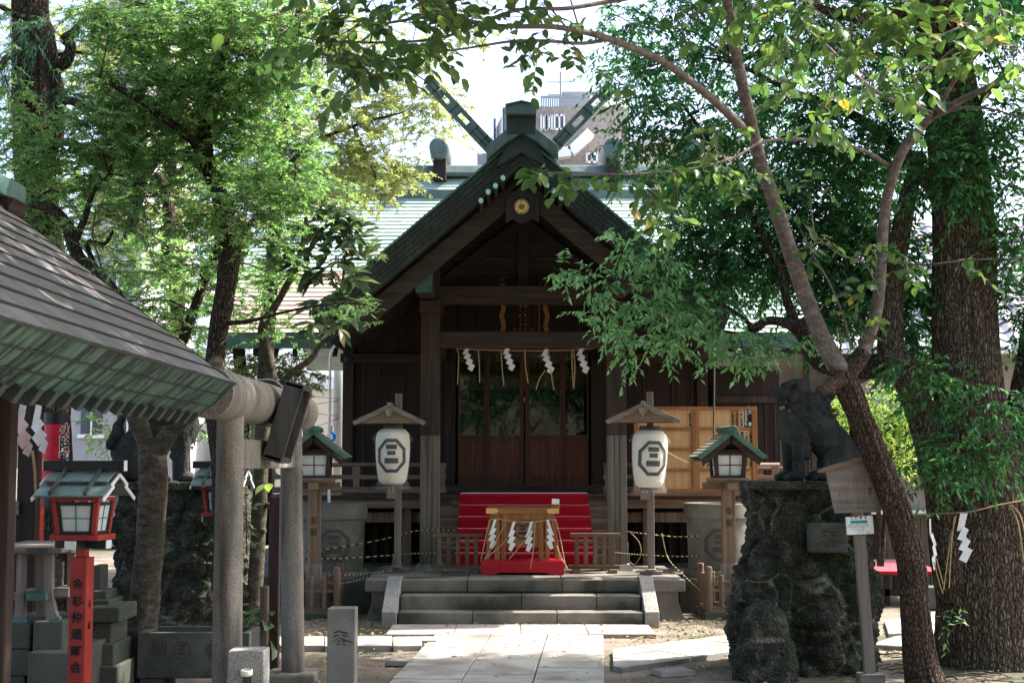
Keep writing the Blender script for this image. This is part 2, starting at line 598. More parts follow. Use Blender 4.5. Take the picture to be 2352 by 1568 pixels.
mb = MB()
mb.add([(-260, -90, -0.06), (260, -90, -0.06), (260, 420, -0.06), (-260, 420, -0.06)], [(0, 1, 2, 3)])
struct('ground', mb, M['dirt'])
mb = MB()
nx, ny = 150, 130
vs = []
for j in range(ny + 1):
    for i in range(nx + 1):
        x = -9 + 18 * i / nx
        y = 6.5 + 15 * j / ny
        z = 0.014 * mnoise.fractal(Vector((x * 1.3, y * 1.3, 0)), 1, 2, 5) - 0.006
        if i in (0, nx) or j in (0, ny): z = -0.08
        vs.append((x, y, z))
fs = [(j * (nx + 1) + i, j * (nx + 1) + i + 1, (j + 1) * (nx + 1) + i + 1, (j + 1) * (nx + 1) + i) for j in range(ny) for i in range(nx)]
mb.add(vs, fs)
struct('earth_ground', mb, M['dirt'], smooth=True)

def slab(mb, pts, z1, z0, gap=0.0):
    """a paving stone: corner points on the ground, shrunk by a joint"""
    pts = [Vector((p[0], p[1], 0)) for p in pts]
    c = sum(pts, Vector((0, 0, 0))) / len(pts)
    q = [p + (c - p).normalized() * gap for p in pts]
    mb.prism([(p.x, p.y) for p in q], lambda a, b, d: (a, b, d), z0, z1)

rnd = random.Random(3)
o_ = G(1387, 1457, .035)
ax_ = Vector((0.062, 1.0, 0)).normalized()
bx_ = Vector((1, -0.062, 0)).normalized()
wcol = (G(1387, 1457, .035) - G(997, 1457, .035)).length / 3
mb = MB()
for c in range(3):
    t = 0.0
    k = 0
    first = [0.42, 0.78, 0.40][c]
    while t < 8.5:
        ln = first if k == 0 else (0.62 if (k + c) % 2 else 0.66)
        a0, a1 = -wcol * (3 - c), -wcol * (2 - c)
        p = [o_ + bx_ * a0 - ax_ * t, o_ + bx_ * a1 - ax_ * t, o_ + bx_ * a1 - ax_ * (t + ln), o_ + bx_ * a0 - ax_ * (t + ln)]
        slab(mb, p[::-1], 0.034 + rnd.uniform(-.003, .004), -0.07, 0.008)
        t += ln
        k += 1
struct('paved_path', mb, M['paving'], bevel=0.006)
mb = MB()
y0_, y1_ = G(900, 1457, .03).y + .01, 15.33
for i in range(4):
    x0, x1 = -1.27 + i * .68, -1.27 + (i + 1) * .68
    slab(mb, [(x0, y0_), (x1, y0_), (x1, y1_), (x0, y1_)], 0.036, -0.07, 0.005)
struct('landing_kerb', mb, M['paving_pink'], bevel=0.006)
C3 = crop(1480, 1380, 4.704)
mb = MB()
for poly in ([(235, 1140), (470, 1103), (1180, 1232), (1150, 1245), (350, 1360), (245, 1340)], [(490, 1103), (1225, 1022), (1800, 1095), (1800, 1140), (1205, 1232)],
             [(1250, 1018), (1800, 945), (2300, 900), (2300, 1060), (1800, 1088)], [(1810, 1140), (2300, 1065), (2400, 1100), (2100, 1200)]):
    slab(mb, [G(*C3(x, y), .035) for x, y in poly][::-1], 0.04, -0.07, 0.006)
for poly in ([(2000, 1480), (2050, 1462), (2200, 1440), (2210, 1470), (2150, 1490)], [(2030, 1425), (2200, 1395), (2330, 1400), (2330, 1440), (2040, 1455)]):
    slab(mb, [G(x, y, .03) for x, y in poly][::-1], 0.035, -0.07, 0.004)
struct('side_path', mb, M['paving'], bevel=0.006)
C2 = crop(560, 1380, 4.704)
mb = MB()
for (ya, yb) in ((995, 1046), (1048, 1105)):
    for xa, xb in ((-700, 300), (300, 1180), (1180, 1980), (1985, 2330 if ya > 1000 else 2500)):
        slab(mb, [G(*C2(x, y), .045) for x, y in ((xa, yb), (xb, yb - 8), (xb, ya - 8), (xa, ya))], 0.05, -0.07, 0.004)
struct('left_path', mb, M['paving_pink'], bevel=0.006)

# ================================================================== stone platform with three steps
YS = 15.34
plat = T('stone_platform', 'grey stone platform with three wide steps up to the shrine', 'platform', (0.09, 16.6, 0))
for i, (dy, z1) in enumerate(((0, .155), (.30, .305))):
    mb = MB()
    xs = [-1.215, -.42, .48, 1.40] if i == 0 else [-1.215, .1, .92, 1.40]
    for a, b_ in zip(xs, xs[1:]):
        mb.b(a + .003, b_ - .003, YS + dy, YS + 1.2, z1 - .155 if i else -.1, z1 - (.0 if i else .0))
    mb.build('step', M['stair'], plat, bevel=0.008)
for x0, x1 in ((-1.385, -1.228), (1.413, 1.565)):
    mb = MB()
    mb.yz([(YS - .04, -.1), (YS - .04, .165), (YS + .62, .475), (YS + .9, .475), (YS + .9, -.1)], x0, x1)
    mb.build('cheek_stone', M['granite_light'], plat, bevel=0.008)
mb = MB()
for a, b_ in ((-1.63, -.5), (-.494, .55), (.556, 1.92)):
    mb.b(a, b_, YS + .60, 18.1, .32, .452)
mb.build('slab', M['stair'], plat, bevel=0.01)
mb = MB()
mb.prism([(-1.58, 16.0), (1.86, 16.0), (1.86, 18.0), (-1.58, 18.0)], lambda a, b, d: (a + (-.07 if a < 0 else .07) * (1 - d / .32) ** 2, b - .0 * d, d), 0.0, .32)
mb2 = MB()
prof = [(0.10, -.1), (.085, .0), (.04, .08), (.0, .2), (0, .318)]
for sx in (-1, 1):
    xe = -1.56 if sx < 0 else 1.85
    mb2 = MB()
    mb2.xz([(xe + sx * r, z) for r, z in prof] + [(xe - sx * .45, .318), (xe - sx * .45, -.1)], YS + .66, 17.9)
    mb2.build('side_wall', M['stair'], plat, bevel=0.004)
mb = MB()
mb.b(-1.2, 1.4, YS + .64, 17.9, -.1, .316)
mb.build('core', M['stair'], plat)

# ================================================================== the shrine hall
AX, AY, AZ = .103, 16.0, 5.47                 # gable apex, on the face of the verge
GH, GE = 2.37, 3.42                           # half width and eave height of the gable roof
KG = (AZ - GE) / GH
MX0, MX1 = -3.76, 4.04                        # main roof
EY, EZ = 18.4, 3.42
RY, RZ = 22.1, ZY(400, 22.1)
KM = (RZ - EZ) / (RY - EY)
DY = 20.1                                     # plane of the doors and front wall
FZ = 1.315                                    # veranda floor
hall = T('shrine_hall', 'dark timber shrine hall with a green copper roof and a tall front gable', 'shrine', (.14, 20.5, 0))

# --- main roof: stepped copper courses
def courses(mb, n, lo, hi, xa, xb, thick, step, mi=0):
    """lo, hi: (y, z) of eave and ridge; each course a thin strip lying over the one below"""
    lo, hi = Vector((0, lo[0], lo[1])), Vector((0, hi[0], hi[1]))
    d = (hi - lo)
    nrm = Vector((0, -d.z, d.y)).normalized()
    if nrm.z < 0: nrm = -nrm
    for i in range(n):
        a, b_ = lo + d * (i / n), lo + d * ((i + 1) / n)
        a0, b0 = a + nrm * step, b_ + nrm * 0.001
        vs = [(xa, a.y, a.z), (xb, a.y, a.z), (xb, a0.y, a0.z), (xa, a0.y, a0.z), (xb, b0.y, b0.z), (xa, b0.y, b0.z)]
        mb.add(vs, [(0, 1, 2, 3), (3, 2, 4, 5)], mi)
n_c = 41
def valley(z): return max(0.0, (AZ - .012 - z) / KG)
mr = MB(); mr2 = MB()
dlo = Vector((0, EY, EZ)); dd = Vector((0, RY - EY, RZ - EZ))
nrm = Vector((0, -dd.z, dd.y)).normalized()
for i in range(n_c):
    a, b_ = dlo + dd * (i / n_c), dlo + dd * ((i + 1) / n_c)
    a0, b0 = a + nrm * .016, b_ + nrm * .001
    wa, wb = valley(a.z), valley(b_.z)
    for e0, e1, f1 in ((MX0, AX - wa, AX - wb), (MX1, AX + wa, AX + wb)):
        if i % 2 == 0 or True:
            vs = [(e0, a.y, a.z), (e1, a.y, a.z), (e1, a0.y, a0.z), (e0, a0.y, a0.z), (f1, b0.y, b0.z), (e0, b0.y, b0.z)]
            (mr if (i > 13 or e0 > 0) else mr2).add(vs, [(0, 1, 2, 3), (3, 2, 4, 5)] if e0 < e1 else [(3, 2, 1, 0), (5, 4, 2, 3)])
main = mr.build('main_roof', M['patina'], hall)
mr2.build('brown_courses', M['patina_low'], main)
for s in (-1, 1):
    mb = MB()
    xo = MX0 + .01 if s < 0 else MX1 - .01
    w0, w1 = AX + s * (valley(EZ) + .02), AX + s * .02
    za = AZ - .02
    ya = EY + (za - EZ) / KM
    top = [(xo, EY + .002, EZ - .012), (w0, EY + .002, EZ - .012), (w1, ya, za), (w1, RY, RZ - .014), (xo, RY, RZ - .014)]
    low = [(xo, EY + .03, EZ - .2), (w0, EY + .03, EZ - .2), (w1, ya, za - .2), (w1, RY, RZ - .24), (xo, RY, RZ - .24)]
    mb.add(top + low, [(0, 1, 2, 3, 4), (9, 8, 7, 6, 5), (0, 5, 6, 1), (1, 6, 7, 2), (2, 7, 8, 3), (3, 8, 9, 4), (4, 9, 5, 0)])
    mb.build('roof_edge', M['copper_edge'], main)
mb = MB()
mb.add([(MX0, RY, RZ - .004), (MX1, RY, RZ - .004), (MX1, RY + 3.9, EZ), (MX0, RY + 3.9, EZ)], [(0, 1, 2, 3)])
mb.build('rear_slope', M['patina'], main)
for i in range(30):
    x = MX0 + .15 + i * (MX1 - MX0 - .3) / 29
    if abs(x - AX) < 2.3: continue
    mb = MB()
    mb.beam((x, EY + .12, EZ - .26), (x, RY - .6, RZ - .26 - .6 * KM), .06, .09)
    mb.build('rafter', M['dark_y'], main)
mb = MB()
zr0, zr1 = ZY(401, 22.0), ZY(378, 21.95)
mb.yz([(RY - .26, zr0 - .05), (RY - .28, zr0), (RY - .2, zr1 - .03), (RY, zr1 + .02), (RY + .2, zr1 - .03), (RY + .28, zr0), (RY + .26, zr0 - .05)], MX0 - .12, MX1 + .12)
mb.build('ridge_cap', M['finial'], main)
mb = MB()
mb.b(MX0, MX1, RY - .7, RY - .52, RZ - .52 * KM - .18, RZ - .52 * KM + .02)
mb.build('ridge_band', M['finial'], main)
for x, y in ((1008, 330), (1410, 333), (815, 330), (1590, 330)):
    p = P(x, y, 21.45)
    mb = MB()
    Rm = rot('X', 90)
    prof = [(0.0, -.62), (.12, -.62), (.15, -.6), (.155, -.45), (.165, 0), (.155, .45), (.15, .6), (.12, .62), (.0, .62)]
    mb.lathe(prof, (p.x, 22.05, zr1 + .17), 20, 0, Rm, cap=False)
    log = mb.build('ridge_log', M['finial'], main, smooth=True)
    mb = MB()
    mb.b(p.x - .1, p.x + .1, RY - .42, RY + .42, zr0 - .14, zr1 + .04)
    mb.build('log_saddle', M['dark_y'], main, bevel=.01)

# --- gable roof over the steps
TH = .335                                     # vertical thickness of the verge
def gz(dx): return AZ - KG * abs(dx)
gab = MB()
yb_e, yb_a = EY + (GE - EZ) / KM + .05, EY + (AZ - EZ) / KM
for s in (-1, 1):
    # stepped copper courses on top
    n = 26
    for i in range(n):
        x0, x1 = s * GH * (1 - i / n), s * GH * (1 - (i + 1) / n)
        z0, z1 = gz(x0) + .012, gz(x1) + .001
        ya, yb_ = EY + (z0 - EZ) / KM + .03, EY + (z1 - EZ) / KM + .03
        gab.add([(AX + x0, AY, z0 - .012), (AX + x0, AY, z0), (AX + x1, AY, z1), (AX + x1, AY, z1 - .01), (AX + x0, ya, z0 - .012), (AX + x0, ya, z0),
                 (AX + x1, yb_, z1)], [(1, 2, 6, 5) if s > 0 else (1, 5, 6, 2), (0, 1, 5, 4)])
gable = gab.build('gable_roof', M['patina'], hall)
mb = MB()
for s in (-1, 1):
    e = .36
    pts = [(0, AY, AZ - .006), (s * GH, AY, GE - .006), (s * GH, yb_e, GE - .006), (0, yb_a, AZ - .006)]
    lo = [(0, AY + .06, AZ - TH), (s * (GH - .1), AY + .06, GE - TH + .1 * KG), (s * (GH - .1), yb_e, GE - TH + .1 * KG), (0, yb_a, AZ - TH)]
    mb.add([(AX + a, b_, c) for a, b_, c in pts + lo], [(0, 1, 2, 3), (7, 6, 5, 4), (0, 4, 5, 1), (1, 5, 6, 2)])
# verge face: rows of shingle joints
mb.build('verge', M['verge'], gable)
mj = MB()
for s in (-1, 1):
    for row in range(0, 5):
        f = row / 5 + .03
        yy = AY + .06 * f - .003
        h = TH * f
        mj.beam((AX, yy, AZ - h - .01), (AX + s * (GH - .1 * f), yy, gz(GH - .1 * f) - h - .01), .012, .010)
        for i in range(12):
            x = s * (GH * ((i + .5 * (row % 2) + .2) / 12))
            if abs(x) < .12 or abs(x) > GH - .15: continue
            z = gz(x) - h - .01
            mj.beam((AX + x, yy + .004, z), (AX + x - s * .005, yy + .016, z - TH / 5), .010, .010)
mj.build('shingle_joint', M['verge_joint'], gable)
mb = MB()
for s in (-1, 1):
    mb.beam((AX, AY - .012, AZ + .006), (AX + s * (GH + .01), AY - .012, GE + .006), .03, .024)
mb.each('verge_trim', M['copper_edge'], gable)
# rafters and boarding under the gable
mb = MB()
for s in (-1, 1):
    for i in range(9):
        y = AY + .42 + i * .26
        mb.beam((AX + s * .02, y, AZ - TH - .05), (AX + s * (GH - .34), y, gz(GH - .34) - TH - .05), .06, .08)
mb.each('gable_rafter', M['brown_x'], gable)
for s in (-1, 1):
    mb = MB()
    dz = TH + .10
    mb.beam((AX - s * .04, AY + .30, AZ - dz - .08), (AX + s * (GH - .52), AY + .30, gz(GH - .52) - dz - .08), .07, .2)
    mb.build('bargeboard', M['brown_x'], gable, bevel=.006)
    mb = MB()
    mb.beam((AX - s * .04, AY + .33, AZ - dz + .04), (AX + s * (GH - .3), AY + .33, gz(GH - .3) - dz + .04), .06, .06)
    mb.build('batten', M['dark_x'], gable)
    mb = MB()
    c = P(845 if s < 0 else 1585, 770, AY + .3)
    mb.box((AX + s * (GH - .50), AY + .3, gz(GH - .50) - dz - .08), (.09, .085, .22), rot('Y', 41 * s))
    mb.build('bargeboard_cap', M['copper_edge'], gable)
# pairs of whip rods with pale copper tips
for x, y in ((1104.5, 460), (1121, 440), (1138, 426), (1155, 408), (1240, 407), (1256, 424), (1272, 438), (1289, 453)):
    mb = MB()
    p = P(x, y, AY - .16)
    q = Vector((p.x, AY + .42, p.z - .06))
    mb.tube([p, q], .024, 10)
    rod = mb.build('whip_rod', M['brown_y'], gable, smooth=False)
    mb = MB()
    mb.tube([p + Vector((0, -.006, .001)), p + Vector((0, .05, -.004))], .027, 12)
    mb.build('rod_tip', plain('rod_tip_paint', S(150, 200, 190)) if 'tip' not in M else M['tip'], rod)
# hanging pendant board with chrysanthemum crest
def qy(lst, Y): return [(P(x, y, Y).x, P(x, y, Y).z) for x, y in lst]
C22 = crop(850, 0, 1.823)
mb = MB()
mb.xz(qy([C22(*q) for q in ((755, 905), (785, 880), (830, 840), (876, 880), (907, 905), (907, 1010), (876, 998), (830, 1020), (786, 998), (755, 1015))], AY + .16), AY + .16, AY + .22)
pend = mb.build('pendant_board', M['dark_z'], gable, bevel=.006)
cc = P(*C22(828, 942), AY + .15)
mb = MB()
for i in range(16):
    a = 2 * math.pi * i / 16
    Rm = rot('Y', -math.degrees(a))
    mb.ball(cc + Rm @ Vector((.058, 0, 0)), (.036, .010, .0128), 10, 8, Rm)
crs_ = mb.build('chrysanthemum_crest', M['gold'], pend, smooth=True)
mb = MB(); mb.lathe([(0, .012), (.026, .012), (.028, 0), (.0, -.004)], cc, 20, 0, rot('X', 90), cap=False); mb.build('crest_centre', M['ink_grey'], crs_)
mb = MB()
for dz_, hw_ in ((.011, .011), (0, .008), (-.011, .014)): mb.box(cc + Vector((0, -.0135, dz_)), (hw_ * 2, .003, .006))
mb.build('crest_bars', M['gold'], crs_)

# ridge of the gable: stepped cap, end box and forked finials
rid = MB()
yb = 21.0
out = [C22(*q) for q in ((668, 665), (760, 588), (830, 545), (900, 588), (995, 663))]
o2 = qy(out, AY - .12)
inn = [(x, z - .15) for x, z in o2]
poly = o2 + inn[::-1]
rid.xz(poly, AY - .12, yb)
rg = rid.build('gable_ridge_cap', M['finial'], gable, bevel=.006)
mb = MB()
bx = qy([C22(*q) for q in ((757, 478), (827, 463), (897, 478), (897, 518), (893, 600), (762, 600), (757, 518))], AY - .22)
low_ = [bx[3], bx[4], bx[5], bx[6]]
mb.xz([bx[0], bx[1], bx[2], bx[3], bx[6]], AY - .22, yb)
mb.build('gable_ridge_box', M['finial'], gable, bevel=.008)
mb = MB()
mb.xz([(x_ * .985 + AX * .015, z_ - .002) for x_, z_ in low_], AY - .13, yb)
mb.build('gable_ridge_neck', M['verge'], gable, bevel=.006)
mb = MB()
mb.xz([(x_, z_ - .15) for x_, z_ in o2[1:4]] + [(o2[3][0] + .12, o2[3][1] - .42), (AX, o2[2][1] - .36), (o2[1][0] - .12, o2[1][1] - .42)], AY - .04, AY + .3)
mb.build('ridge_face', M['verge'], gable)
mb = MB()
tp = qy([C22(*q) for q in ((753, 479), (827, 461), (901, 479), (901, 473), (827, 456), (753, 473))], AY - .25)
mb.xz(tp, AY - .25, yb)
mb.build('gable_ridge_coping', M['copper_edge'], gable)
for s, tip, root in ((-1, (987, 190), (1118, 330)), (1, (1407, 197), (1277, 333))):
    p, q = P(*tip, AY + .12), P(*root, AY + .12)
    d = (q - p).normalized()
    p = p - d * .0
    q = q + d * .18
    L_ = (q - p).length
    up = Vector((0, 1, 0))
    sd = d.cross(up).normalized()
    w_ = .075
    mb = MB()
    # blade with two slots
    def bl(t0, t1, a, b_, dep=.07):
        A, B_ = p + d * t0, p + d * t1
        mid = sd * ((a + b_) / 2)
        mb.beam(A + mid, B_ + mid, dep, abs(b_ - a), up=sd)
    slots = ((.22, .34), (.50, .66))
    e = 0.0
    for s0, s1 in slots + ((L_, L_),):
        bl(e, s0, -w_, w_)
        if s0 < L_:
            bl(s0, s1, -w_, -.03)
            bl(s0, s1, .03, w_)
        e = s1
    fork = mb.build('forked_finial', M['finial'], gable, bevel=.004)
    mb = MB()
    for t in (-.03, .03):
        A, B_ = p + sd * t, p + d * L_ + sd * t
        mb.beam(A + up * -.037, A + (B_ - A) * .2 + up * -.037, .006, .008, up=sd)
        mb.beam(A + (B_ - A) * .66 + up * -.037, B_ + up * -.037, .006, .008, up=sd)
    for t in (.12, .42, .76, .92, 1.08):
        if t < L_: mb.beam(p + d * t - sd * w_ + up * -.037, p + d * t + sd * w_ + up * -.037, .006, .008, up=d)
    mb.each('finial_seam', M['verge_joint'], fork)

# --- pillars, beams and the framing inside the gable
PYL = 17.4
pxs = (XY(989, PYL), XY(1415, PYL))
ptop = ZY(640, PYL) + .1
zsplit = ZY(1000, PYL)
for px in pxs:
    mb = MB()
    mb.box((px, PYL, .488), (.36, .36, .075), taper=.82)
    mb.build('pillar_base', M['granite'], hall)
    mb = MB()
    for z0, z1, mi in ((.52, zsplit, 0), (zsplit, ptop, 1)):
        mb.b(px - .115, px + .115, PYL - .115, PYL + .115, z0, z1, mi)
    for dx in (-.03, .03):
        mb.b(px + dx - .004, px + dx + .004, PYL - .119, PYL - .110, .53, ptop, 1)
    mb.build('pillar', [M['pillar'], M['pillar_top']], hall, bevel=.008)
def hbeam(name, x0, x1, y0, y1, Y, d, m, **k):
    a, b_ = P(x0, y1, Y), P(x1, y0, Y)
    mb = MB()
    mb.b(a.x, b_.x, Y, Y + d, a.z, b_.z)
    return mb.build(name, m, hall, **k)
hbeam('tie_beam', 1008, 1392, 656, 697, PYL - .09, .18, M['brown_x'], bevel=.008)
hbeam('lower_beam', 1008, 1396, 761, 798, PYL - .08, .16, M['brown_x'], bevel=.008)
for xa, xb, cx in ((955, 992, 1), (1412, 1446, -1)):
    mb = MB()
    a, b_ = P(xa, 670, AY + .42), P(xb, 624, AY + .42)
    mb.b(a.x, b_.x, AY + .44, 19.5, a.z, b_.z)
    mb.build('purlin', M['brown_y'], hall, bevel=.006)
    mb = MB()
    mb.b(a.x - .006, b_.x + .006, AY + .41, AY + .48, a.z - .006, b_.z + .006)
    mb.build('purlin_cap', M['copper_edge'], hall, bevel=.004)
    mb = MB()
    px = pxs[0] if cx > 0 else pxs[1]
    mb.b(px - .13, px + .13, PYL - .3, PYL + .3, a.z - .17, a.z - .01)
    mb.build('bracket', M['brown_y'], hall, bevel=.02)
    mb = MB()          # beam back to the hall
    mb.b(px - .06, px + .06, PYL + .1, DY, ZY(797, PYL), ZY(761, PYL))
    mb.build('link_beam', M['brown_y'], hall)
# gable wall
mb = MB()
zt = ZY(628, PYL)
yw = PYL + .1
hz_ = AZ - TH - .1
mb.xz([(AX - (hz_ - zt) / KG, zt), (AX + (hz_ - zt) / KG, zt), (AX, hz_)], yw, yw + .04)
zl = ZY(656, PYL)
hw = (hz_ - zt) / KG
xl, xr = XY(1112, PYL), XY(1285, PYL)
mb.b(AX - hw - .2, xl, yw, yw + .04, zl, zt)
mb.b(xr, AX + hw + .2, yw, yw + .04, zl, zt)
mb.build('gable_wall', M['dark_x'], hall)
mb = MB()
for i in range(7):
    z = zt + .02 + i * .17
    h_ = (hz_ - z) / KG - .02
    if h_ > .1: mb.b(AX - h_, AX + h_, yw - .012, yw, z, z + .012)
mb.each('wall_batten', M['brown_x'], hall)
mb = MB()
kx = XY(1202, PYL)
mb.b(kx - .065, kx + .065, yw - .09, yw - .015, zl, hz_ - .1)
mb.build('king_post', M['dark_z'], hall, bevel=.006)
for s in (-1, 1):
    mb = MB()
    mb.beam((kx + s * .05, yw - .05, hz_ - .35), (kx + s * 1.0, yw - .05, zl + .03), .05, .12)
    mb.build('brace', M['dark_x'], hall)
mb = MB()
for yy in (633, 645):
    z = ZY(yy, PYL)
    mb.b(xl, xr, yw - .03, yw - .005, z - .012, z + .012)
mb.each('lattice_bar', M['dark_x'], hall)
# name plaque hung between the beams
pq = T('tmp', None, None)
bpy.data.objects.remove(pq)
YQ = 18.3
mb = MB()
C7 = crop(1000, 650, 3.7935)
for x0, x1 in ((1012, 1075), (1090, 1150), (1205, 1255), (1262, 1318), (1150, 1203)):
    a, b_ = P(*C7(x0, 668), YQ), P(*C7(x1, 100), YQ)
    mb.b(a.x, b_.x, YQ, YQ + .05, a.z, b_.z)
plq = mb.each('name_plaque', M['dark_z'], hall, bevel=.006)[0]
for s, xs in ((-1, (948, 1000)), (1, (1365, 1415))):
    mb = MB()
    n = 30
    z0, z1 = P(*C7(0, 672), YQ).z, P(*C7(0, 110), YQ).z
    for i in range(n):
        t = i / n
        off = .012 * math.sin(t * 2 * math.pi * 3.2)
        x0, x1 = XY(C7(xs[0], 0)[0], YQ), XY(C7(xs[1], 0)[0], YQ)
        mb.b(x0 - s * off + .006, x1 - s * off - .006, YQ - .03 - .008 * (i % 2), YQ + .06, z0 + (z1 - z0) * t, z0 + (z1 - z0) * (t + .86 / n))
    mb.build('gilt_frame', M['gold_dull'], plq)
mb = MB()
for x in (1140, 1192):
    for i in range(12):
        a = P(*C7(x + (3 if i % 3 else -3), 650 - i * 42), YQ)
        mb.box(a + Vector((0, -.004, 0)), (.012 + .01 * (i % 2), .012, .03 if i % 4 else .012))
for x in (1083, 1140, 1194, 1250):
    a = P(*C7(x, 656), YQ)
    mb.box(a + Vector((0, -.012, 0)), (.018, .014, .014))
a, b_ = P(*C7(1318, 668), YQ), P(*C7(1325, 110), YQ)
mb.b(a.x, b_.x, YQ - .01, YQ + .03, a.z, b_.z)
mb.build('gilt_carving', M['gold_dull'], plq)

# --- front wall, doors
WX0, WX1 = XY(790, DY), XY(1622, DY)
WT = 4.55
dx0, dx1 = XY(1052, DY), XY(1351, DY)
zs = ZY(1113, DY)
zd = ZY(808, DY)
mb = MB()
mb.b(WX0, dx0 - .05, DY + .02, DY + .08, FZ, WT)
mb.b(dx1 + .05, WX1, DY + .02, DY + .08, FZ, WT)
mb.b(dx0 - .05, dx1 + .05, DY + .02, DY + .08, zd + .1, WT)
mb.b(WX0 + .02, WX0 + .08, DY + .08, 24.0, FZ, WT)
mb.b(WX1 - .08, WX1 - .02, DY + .08, 24.0, FZ, WT)
mb.b(WX0, WX1, 24.0, 24.06, FZ, WT)
mb.build('wall', M['dark_z'], hall)
mb = MB()
for x in (XY(870, DY), XY(925, DY), XY(1480, DY), XY(1545, DY), XY(835, DY), XY(1590, DY)):
    mb.b(x - .012, x + .012, DY + .008, DY + .02, FZ, zd)
mb.each('wall_batten', M['brown_z'], hall)
for x in (WX0 + .06, WX1 - .06, dx0 - .11, dx1 + .11):
    mb = MB()
    mb.b(x - .075, x + .075, DY - .045, DY + .1, FZ, WT)
    mb.build('wall_post', M['brown_z'] if abs(x) > 1.5 else M['dark_z'], hall, bevel=.006)
for (a, b_) in ((WX0 - .05, dx0 - .19), (dx1 + .19, WX1 + .05)):
    mb = MB()
    z = ZY(833, DY)
    mb.b(a, b_, DY - .06, DY + .01, z, z + .13)
    mb.build('rail_beam', M['brown_x'], hall, bevel=.006)
mb = MB()
mb.lathe([(0, 0), (.05, 0), (.06, .012), (.03, .02), (0, .02)], (WX0 + .06, DY - .062, ZY(825, DY)), 14, 0, rot('X', 90), cap=False)
mb.build('nail_cover', M['verge'], hall, smooth=True)
mb = MB()
mb.b(dx0 - .19, dx1 + .19, DY - .12, DY + .06, FZ + .002, zs)
mb.build('door_sill', M['brown_x'], hall, bevel=.006)
mb = MB()
mb.b(dx0 - .04, dx1 + .04, DY - .05, DY + .05, zd, zd + .1)
mb.build('door_head', M['doorframe'], hall, bevel=.006)
# glass
gm, nt, pb = newmat('door_glass')
tr = nt.nodes.new('ShaderNodeBsdfTransparent'); tr.inputs[0].default_value = (.62, .66, .64, 1)
gl = nt.nodes.new('ShaderNodeBsdfGlossy'); gl.inputs['Roughness'].default_value = 0.02
fr = nt.nodes.new('ShaderNodeFresnel'); fr.inputs[0].default_value = 1.42
mx = nt.nodes.new('ShaderNodeMixShader')
nt.links.new(fr.outputs[0], mx.inputs[0]); nt.links.new(tr.outputs[0], mx.inputs[1]); nt.links.new(gl.outputs[0], mx.inputs[2])
nt.links.new(mx.outputs[0], [n for n in nt.nodes if n.type == 'OUTPUT_MATERIAL'][0].inputs[0])
M['glass'] = gm
C5 = crop(850, 850, 1.829)
zg0, zg1 = P(*C5(0, 434), DY).z, P(*C5(0, 66), DY).z
zp0, zp1 = P(*C5(0, 620), DY).z, P(*C5(0, 462), DY).z
doors = ((540, 672, 548, 660, .03), (670, 842, 683, 822, .0), (846, 1018, 867, 1004, .0), (1016, 1136, 1030, 1128, .03))
for a, b_, g0, g1, dy in doors:
    X0, X1, GX0, GX1 = (XY(C5(v, 0)[0], DY) for v in (a, b_, g0, g1))
    X0 += .002; X1 -= .002
    y0, y1 = DY - .06 + dy, DY - .033 + dy
    mb = MB()
    for r in ((X0, GX0, zs, zd), (GX1, X1, zs, zd), (GX0, GX1, zs, zp0), (GX0, GX1, zp1, zg0), (GX0, GX1, zg1, zd)):
        mb.b(r[0], r[1], y0, y1, r[2], r[3])
    d = mb.build('door', M['doorframe'], hall)
    mb = MB()
    mb.b(GX0, GX1, y0 + .010, y1 - .004, zp0, zp1)
    mb.build('lower_panel', M['door'], d)
    mb = MB()
    mb.b(GX0 - .002, GX1 + .002, y0 + .011, y0 + .017, zg0 - .002, zg1 + .002)
    mb.build('pane', M['glass'], d)
mb = MB()
p = P(*C5(843, 272), DY - .07)
mb.box(p, (.012, .014, .05))
mb.build('door_catch', M['gold'], hall)
# inside: a gilt blind, dark room
mb = MB()
mb.b(WX0 + .1, WX1 - .1, 23.5, 23.55, FZ, WT)
mb.b(WX0 + .1, WX1 - .1, DY + .1, 23.5, FZ - .08, FZ - .02)
mb.build('inner_wall', M['dark_x'], hall)
M['blind'] = mat('brocade_blind', [S(150, 112, 52), S(176, 140, 72)], 1.0, stretch=(4, 4, 60), rough=0.6, bump=0.1, stain=S(206, 190, 160), stain_scale=2.4, stain_stretch=(.6, 1, 3))
mb = MB()
zb = P(*C5(0, 226), DY + .16).z
mb.b(dx0, dx1, DY + .16, DY + .175, zb, zd + .05)
bl_ = mb.build('blind', M['blind'], hall)
mb = MB()
for x in (633, 730, 905, 1050):
    X_ = XY(C5(x, 0)[0], DY + .16)
    for i in range(9):
        mb.box((X_ + .01 * math.sin(i * 2), DY + .155, zb + .04 + i * .055), (.03, .008, .034), rot('Y', 45))
mb.build('brocade_strip', M['doorframe'], bl_)
mb = MB()
for x in (700, 990):
    X_ = XY(C5(x, 0)[0], DY + .15)
    mb.tube([(X_, DY + .14, zb + .1), (X_ + .04, DY + .14, zb - .02), (X_ + .14, DY + .14, zb + .09)], .018, 8)
mb.each('red_cord', M['red_cloth'], bl_, smooth=True)

